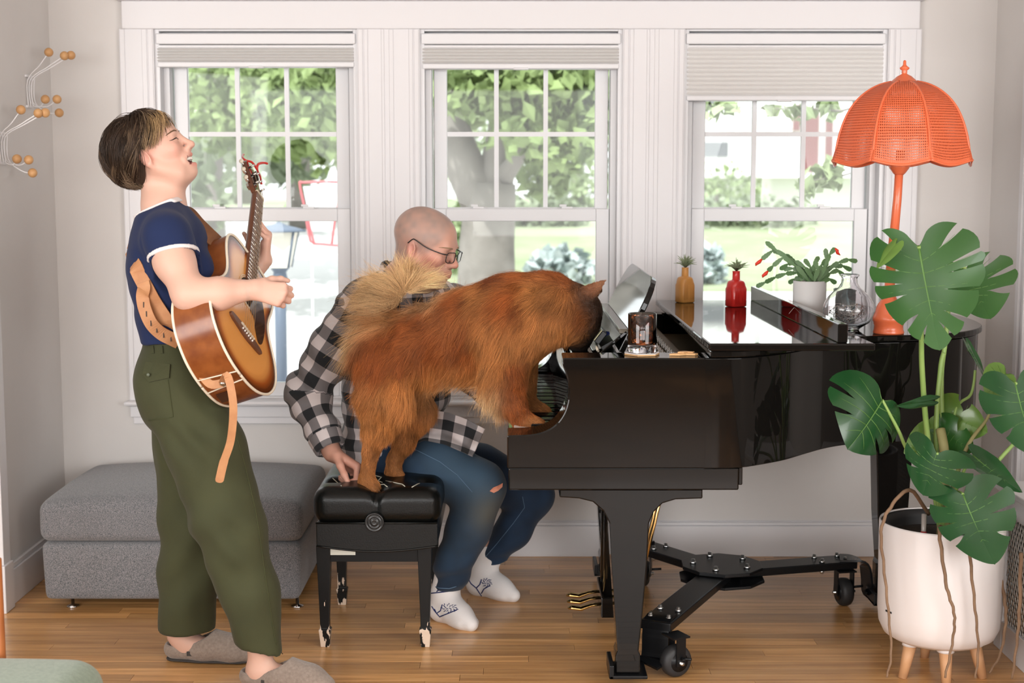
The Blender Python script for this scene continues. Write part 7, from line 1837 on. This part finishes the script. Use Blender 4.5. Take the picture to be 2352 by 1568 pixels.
# ---- fur strands
rg = np.random.default_rng(9)
tri_a = np.linalg.norm(np.cross(v[q[:, 2]] - v[q[:, 0]], v[q[:, 3]] - v[q[:, 1]]), axis=1) * .5
def fur(n, seed, lmul, rad):
    rg = np.random.default_rng(seed); fi = rg.choice(len(q), n, p=tri_a / tri_a.sum()); a, b__ = rg.random(n)[:, None], rg.random(n)[:, None]
    Q = v[q[fi]]; P = (Q[:, 0] * (1 - a) + Q[:, 1] * a) * (1 - b__) + (Q[:, 3] * (1 - a) + Q[:, 2] * a) * b__; Nn = N_[q[fi, 0]]
    C_, L_, F_ = coat(P)
    cl = np.stack([vnoise(P + 3.1 * i, 34) for i in range(3)], 1); cl2 = np.stack([vnoise(P + 7.7 * i, 90) for i in range(3)], 1)
    F_ = F_ + .55 * cl + .35 * cl2; F_ -= Nn * np.sum(F_ * Nn, 1)[:, None] * .8; F_ /= np.maximum(np.linalg.norm(F_, axis=1), 1e-6)[:, None]
    L_ = L_ * lmul * (.6 + .6 * rg.random(n)); K_ = 6; st = np.zeros((n, K_, 3)); lng = ss(.03, .09, L_)
    for k in range(K_):
        t_ = k / (K_ - 1); st[:, k] = P + (Nn * (.40 * (t_ - .45 * t_ * t_)) + F_ * (.35 * t_ + .6 * t_ * t_)) * L_[:, None] + np.array((0, 0, -1.)) * (t_ * t_ * L_ * .18)[:, None]
    st[:, 1:] += rg.normal(size=(n, 1, 3)) * (.05 * L_)[:, None, None]
    var = (.55 + .85 * rg.random(n)) * (1 + .34 * vnoise(P, 26) + .28 * vnoise(P * np.array([1.6, 1, .7]), 60)); cols = C_ * var[:, None]
    return st, np.full(n, rad), np.clip(cols, 0, 1)
M_fur = mat('dog_fur', (.4, .15, .05), .5, spec=.3, attr='tint')
s1, r1, c1 = fur(150000, 1, 1.0, .00038); s2, r2, c2 = fur(22000, 2, 1.35, .00034)
o = hair('fur', np.concatenate([s1, s2]), np.concatenate([r1, r2]), M_fur, dg_, np.concatenate([c1, c2])); o['kind'] = 'stuff'
# claws and nose
M_claw = mat('claw', (.03, .025, .02), .35)
for pp_ in (pf1, pf2):
    for k in (-1.5, -.5, .5, 1.5): c_ = pp_ + V(.055 - .004 * abs(k), -.010 + .013 * k, -.016); MB().tube([c_, c_ + V(.010, 0, -.004)], [.003, .0008], 6).build('claw', M_claw, dg_)
for pp_ in (pw, pw2):
    for k in (-1, 0, 1): c_ = pp_ + V(.042 - .004 * abs(k), -.018 + .014 * k, -.020); MB().tube([c_, c_ + V(.008, -.001, -.004)], [.003, .0008], 6).build('claw', M_claw, dg_)
MB().sphere(D(1341, 797, 4.535), (.013, .014, .011), 14).build('nose', mat('dog_nose', (.012, .010, .010), .3), dg_)
for dy in (-.045, .035): MB().sphere(D(1352, 735, 4.47) + V(0, dy, 0), .009, 12).build('eye', mat('dog_eye', (.02, .01, .006), .1), dg_)
# ================================================================== monstera in its planter
M_planter = mat('white_planter', (.74, .70, .69), .42); M_inner = mat('planter_insert', (.015, .015, .016), .6); M_legw = mat('beech_leg', (.60, .34, .18), .5, var=(12, (.50, .27, .13), .3, .7))
MC = V(1.313, 4.255, 0)
pt2 = empty('planter', MC, 'large white planter on wooden legs in front of the piano tail', 'planter')
MB().lathe([(.0005, .105), (.09, .106), (.140, .112), (.166, .128), (.180, .158), (.1845, .20), (.1865, .47), (.1845, .476), (.181, .474), (.178, .44)], MC, 56, cap=False).build('pot', M_planter, pt2)
MB().lathe([(.1785, .472), (.165, .470), (.160, .45), (.158, .40), (.0005, .40)][::-1], MC, 48, cap=False).build('insert', M_inner, pt2)
MB().lathe([(.157, .40), (.155, .428), (.10, .436), (.0005, .432)], MC, 40, cap=False).build('soil', M_soil, pt2)
for a in (205, 265, 335, 90):
    c_, s_ = math.cos(math.radians(a)), math.sin(math.radians(a)); MB().tube([MC + V(c_ * .105, s_ * .105, .115), MC + V(c_ * .135, s_ * .135, 0)], [.021, .013], 16).build('leg', M_legw, pt2)
    MB().lathe([(.026, .100), (.024, .112)], MC + V(c_ * .107, s_ * .107, 0), 16).build('leg_socket', M_planter, pt2)
t0 = MC + V(-.168, -.087, 0)
for k in range(8): MB().box((-.0016, -.0008, 0), (.0010, .0008, .0055), M=Matrix.Translation(MC + V(.1858 * math.cos(math.radians(197 + k * 1.15)), .1858 * math.sin(math.radians(197 + k * 1.15)), .208)) @ Matrix.Rotation(math.radians(201 + 90), 4, 'Z')).build('maker_mark', M_inner, pt2)
MB().tube([MC + V(-.085, -.10, .41), MC + V(-.085, -.10, .52)], .0075, 12).build('water_gauge', mat('gauge_clear', (.8, .72, .66), .1, trans=.6), pt2); MB().tube([MC + V(-.085, -.10, .455), MC + V(-.085, -.10, .468)], .0085, 10).build('gauge_float', M_felt, pt2)

mo = empty('monstera', MC + V(0, 0, .43), 'monstera with big split leaves growing from the white planter', 'plant')
def leafcol(n, a, b_): 
    m = mat(n, a, .26, spec=.5, var=(7, b_, .3, .7)); m.node_tree.nodes['Principled BSDF'].inputs['Coat Weight'].default_value = .15; return m
M_lf = [leafcol('monstera_dark', (.010, .050, .014), (.016, .068, .019)), leafcol('monstera_mid', (.018, .075, .014), (.028, .10, .019)), leafcol('monstera_young', (.085, .165, .028), (.11, .21, .04))]
M_vein = mat('leaf_vein', (.085, .19, .040), .45); M_pet = mat('petiole', (.20, .33, .085), .45, var=(14, (.26, .38, .11), .3, .7)); M_root = mat('aerial_root', (.16, .095, .055), .85, var=(20, (.24, .15, .09), .3, .7)); M_stemw = mat('monstera_stem', (.22, .20, .08), .7)
OUT = spline([(.03, -.01, 0), (.10, -.14, 0), (.24, -.20, 0), (.40, -.13, 0), (.50, .06, 0), (.51, .27, 0), (.45, .48, 0), (.35, .67, 0), (.21, .84, 0), (.08, .955, 0), (0, 1.0, 0)], 8)
def outline(a): i = a * (len(OUT) - 1); k = min(int(i), len(OUT) - 2); return OUT[k].lerp(OUT[k + 1], i - k)
def make_leaf(base, tip, side, width, m, cup=.25, droop=.25, slits=(.34, .50, .64, .77), rs=.35, gap=.5, seed=0, vein=True, holes=True):
    """base: where the petiole meets; tip; side: direction of the leaf's right half; width relative to length"""
    base, tip = Vector(base), Vector(tip); L = (tip - base).length; y = (tip - base).normalized(); x = Vector(side); x = (x - y * x.dot(y)).normalized(); z = x.cross(y)
    rg = random.Random(seed); vs = []; qs = []; NR, NQ = 12, 5
    def P(sx, u, vv):
        wave = .014 * math.sin(9 * vv + 5 * abs(u) + seed) * min(1, abs(u) * 3)
        return base + x * (sx * u * width * L) + y * (vv * L) + z * (L * (-cup * (u * width) ** 2 * 1.6 - droop * max(vv, 0) ** 2 * .5 + wave + .10 * abs(u) * (1 - abs(u) * 2)))
    for sx in (1, -1):
        cuts_ = [0.0] + [min(.97, max(.05, c_ + rg.uniform(-.03, .03))) for c_ in slits] + [1.0]
        for i in range(len(cuts_) - 1):
            a0, a1 = cuts_[i], cuts_[i + 1]; r_lo = rs + rg.uniform(-.06, .10) if i > 0 else 1.1; r_hi = rs + rg.uniform(-.06, .10) if i < len(cuts_) - 2 else 1.1
            g0, g1 = gap * rg.uniform(.5, 1.0), gap * rg.uniform(.5, 1.0); o = len(vs)
            NQ_ = 5 if (a1 - a0) < .25 else 12
            for j in range(NR + 1):
                r = j / NR
                for k in range(NQ_ + 1):
                    qv = k / NQ_
                    s0 = .5 * g0 * math.sin(min(1, max(0, (r - r_lo) / max(.01, (.98 - r_lo)))) * math.pi * .62) ** .7 if r > r_lo else 0
                    s1 = .5 * g1 * math.sin(min(1, max(0, (r - r_hi) / max(.01, (.98 - r_hi)))) * math.pi * .62) ** .7 if r > r_hi else 0
                    a = a0 + (a1 - a0) * (s0 + (1 - s0 - s1) * qv); O = outline(a); mrib = max(0.0, a - .10) ** 1.15 * 1.0 * .93
                    if a > .999: mrib = .93
                    r2 = r * (1 - .05 * (2 * qv - 1) ** 2 * (1 if i > 0 else 0)); fx = O.x * r2; fy = mrib + (O.y - mrib) * (r2 ** 1.25)
                    vs.append(P(sx, fx, fy))
            for j in range(NR):
                for k in range(NQ_):
                    f_ = (o + j * (NQ_ + 1) + k, o + j * (NQ_ + 1) + k + 1, o + (j + 1) * (NQ_ + 1) + k + 1, o + (j + 1) * (NQ_ + 1) + k); qs.append(f_ if sx < 0 else f_[::-1])
    o = link('leaf', mesh_np('leaf', [tuple(p) for p in vs], qs), m, mo)
    if vein:
        up = z * .0016
        MB().tube([P(1, 0, k / 10 * .97) + up for k in range(11)], [.0042 * (1 - .085 * k) * L / .3 for k in range(11)], 6).build('midrib', M_vein, o)
        for sx in (1, -1):
            for a in (.12, .30, .43, .57, .70, .82):
                O = outline(a); mrib = max(0.0, a - .10) ** 1.15 * .93
                MB().tube([P(sx, O.x * r, mrib + (O.y - mrib) * r ** 1.25) + up * .6 for r in (0, .2, .4, .6, .8)], [.0013, .0011, .0009, .0007, .0003], 5).build('vein', M_vein, o)
    return o
def petiole(pts, r0=.0075, r1=.005, m=None):
    p_ = spline(pts, 6); MB().tube(p_, [r0 + (r1 - r0) * i / (len(p_) - 1) for i in range(len(p_))], 10).build('petiole', m or M_pet, mo)
crown_ = MC + V(-.01, -.02, .45)
# A: the big upright leaf
A0, A1 = at(2110, 565, 4.05), at(2152, 808, 3.98)
make_leaf(A0, A1, V(1, .10, .12), 1.08, M_lf[1], .28, .15, (.27, .40, .51, .62, .73, .83), .44, .24, 2)
petiole([crown_, at(2130, 1000, 4.22), at(2118, 850, 4.16), at(2116, 760, 4.13), at(2112, 660, 4.10), A0], .0095, .006)
# B: behind it, to the right
B0, B1 = at(2225, 640, 4.30), at(2268, 738, 4.24)
make_leaf(B0 + V(-.01, 0, .03), B1, V(1, .25, -.15), 1.55, M_lf[1], .3, .2, (.30, .46, .62), .42, .34, 5)
petiole([crown_ + V(.03, .02, 0), at(2162, 900, 4.3), at(2172, 780, 4.31), at(2185, 660, 4.31), at(2205, 615, 4.30), B0 + V(-.01, 0, .03)], .0085, .005)
# curled young leaf edge left of A
make_leaf(at(2058, 560, 4.02), at(2012, 612, 3.99), V(-.3, .9, .6), .50, M_lf[2], .4, .2, (), .4, .4, 9, vein=False)
# C: lower left
C0, C1 = at(2026, 918, 4.12), at(1964, 1030, 4.02)
make_leaf(C0, C1, V(-.82, -.35, .45), 1.5, M_lf[0], .35, .35, (.50, .66), .5, .2, 12)
petiole([crown_, at(2140, 1060, 4.18), at(2090, 1040, 4.15), at(2062, 985, 4.13), C0], .007, .0045)
# folded leaf seen edge-on above C
make_leaf(at(2142, 920, 4.18), at(2062, 934, 4.12), V(.1, -.35, .9), .30, M_lf[0], .5, .1, (), .4, .4, 13, vein=False)
# D: middle
D0, D1 = at(2152, 1040, 4.06), at(2112, 1142, 4.00)
make_leaf(D0, D1, V(1, .15, .02), 1.45, M_lf[0], .4, .35, (.45, .66), .45, .22, 21)
petiole([crown_, at(2160, 1110, 4.14), at(2158, 1070, 4.09), D0], .007, .0045)
# E: large one at the lower right
E0, E1 = at(2212, 1135, 4.02), at(2276, 1302, 3.93)
make_leaf(E0, E1, V(1, .2, .30), 1.15, M_lf[0], .3, .3, (.38, .52, .68), .5, .2, 33)
petiole([crown_, at(2185, 1140, 4.12), at(2200, 1130, 4.06), E0], .007, .0045)
# F: right edge, turned to the light
F0, F1 = at(2332, 880, 4.02), at(2372, 1052, 3.94)
make_leaf(F0, F1, V(1, .1, .15), 1.15, M_lf[0], .3, .25, (.40, .56, .70), .45, .2, 41)
petiole([crown_ + V(.03, 0, 0), at(2235, 1120, 4.16), at(2300, 1050, 4.13), at(2345, 990, 4.12), at(2350, 900, 4.06), F0], .007, .0045)
# G: yellow green leaves behind
make_leaf(at(2165, 950, 4.30), at(2272, 995, 4.22), V(.1, .25, 1), .95, M_lf[2], .3, .3, (.55,), .5, .35, 51)
make_leaf(at(2155, 985, 4.28), at(2240, 1040, 4.2), V(.2, .2, .8), .9, M_lf[1], .3, .3, (.55,), .5, .35, 52)
make_leaf(at(2150, 1000, 4.30), at(2085, 1040, 4.24), V(-.2, .1, .9), .9, M_lf[2], .3, .3, (), .5, .35, 53)
make_leaf(at(2310, 858, 4.2), at(2270, 905, 4.14), V(-.6, .2, .7), 1.0, M_lf[2], .3, .3, (), .5, .35, 54)
# H: rolled dark leaf by the wall
make_leaf(at(2222, 790, 4.32), at(2262, 872, 4.26), V(.55, .8, .1), .42, M_lf[0], .5, .1, (), .5, .35, 61)
petiole([crown_ + V(.02, .02, 0), at(2190, 960, 4.28), at(2230, 905, 4.30), at(2240, 850, 4.30)], .005, .004)
# K: pointed leaf over the radiator cover
make_leaf(at(2235, 1045, 4.14), at(2345, 1140, 4.02), V(.2, .7, .6), .45, M_lf[0], .4, .2, (), .5, .35, 62)
petiole([crown_, at(2210, 1090, 4.14), at(2232, 1050, 4.14)], .006, .004)
petiole([crown_, at(2215, 1040, 4.2), at(2265, 965, 4.22), at(2275, 940, 4.22)], .008, .003, M_stemw)
petiole([crown_, at(2150, 1000, 4.25), at(2160, 850, 4.27), at(2168, 810, 4.27)], .008, .0075)
MB().tube(spline([MC + V(0, 0, .42), crown_ + V(.01, 0, .05), at(2170, 1050, 4.2), at(2160, 985, 4.23)], 6), [.018] * 7 + [.014] * 12, 12).build('stem', M_stemw, mo)
# aerial roots
for pts in ([crown_ + V(-.05, -.04, .06), at(2090, 1125, 4.08), at(2045, 1165, 4.06), at(2024, 1220, 4.04), at(2030, 1300, 4.04), at(2040, 1400, 4.03), at(2047, 1500, 4.02), at(2036, 1555, 4.0)],
            [crown_ + V(0, -.08, 0), at(2158, 1210, 4.04), at(2162, 1260, 4.035), at(2175, 1350, 4.03), at(2190, 1400, 4.03), at(2192, 1440, 4.03), at(2183, 1500, 4.02), at(2170, 1556, 4.0)],
            [crown_ + V(.05, -.08, 0), at(2226, 1235, 4.03), at(2230, 1300, 4.03), at(2240, 1400, 4.03), at(2247, 1490, 4.02), at(2240, 1558, 4.0)],
            [at(2298, 1330, 4.16), at(2308, 1380, 4.15), at(2310, 1430, 4.14), at(2298, 1500, 4.13), at(2272, 1545, 4.12)], [at(2345, 1270, 4.02), at(2342, 1400, 4.02), at(2335, 1480, 4.01), at(2325, 1558, 4.0)]):
    p_ = spline(pts, 6); p_ = [p + V(.0015 * math.sin(i * 1.7), 0, .001 * math.cos(i * 2.3)) for i, p in enumerate(p_)]
    p_ = [V(p.x, p.y, max(p.z, .006)) for p in p_]
    MB().tube(p_, [.0062 - .003 * i / len(p_) for i in range(len(p_))], 8).build('aerial_root', M_root, mo)
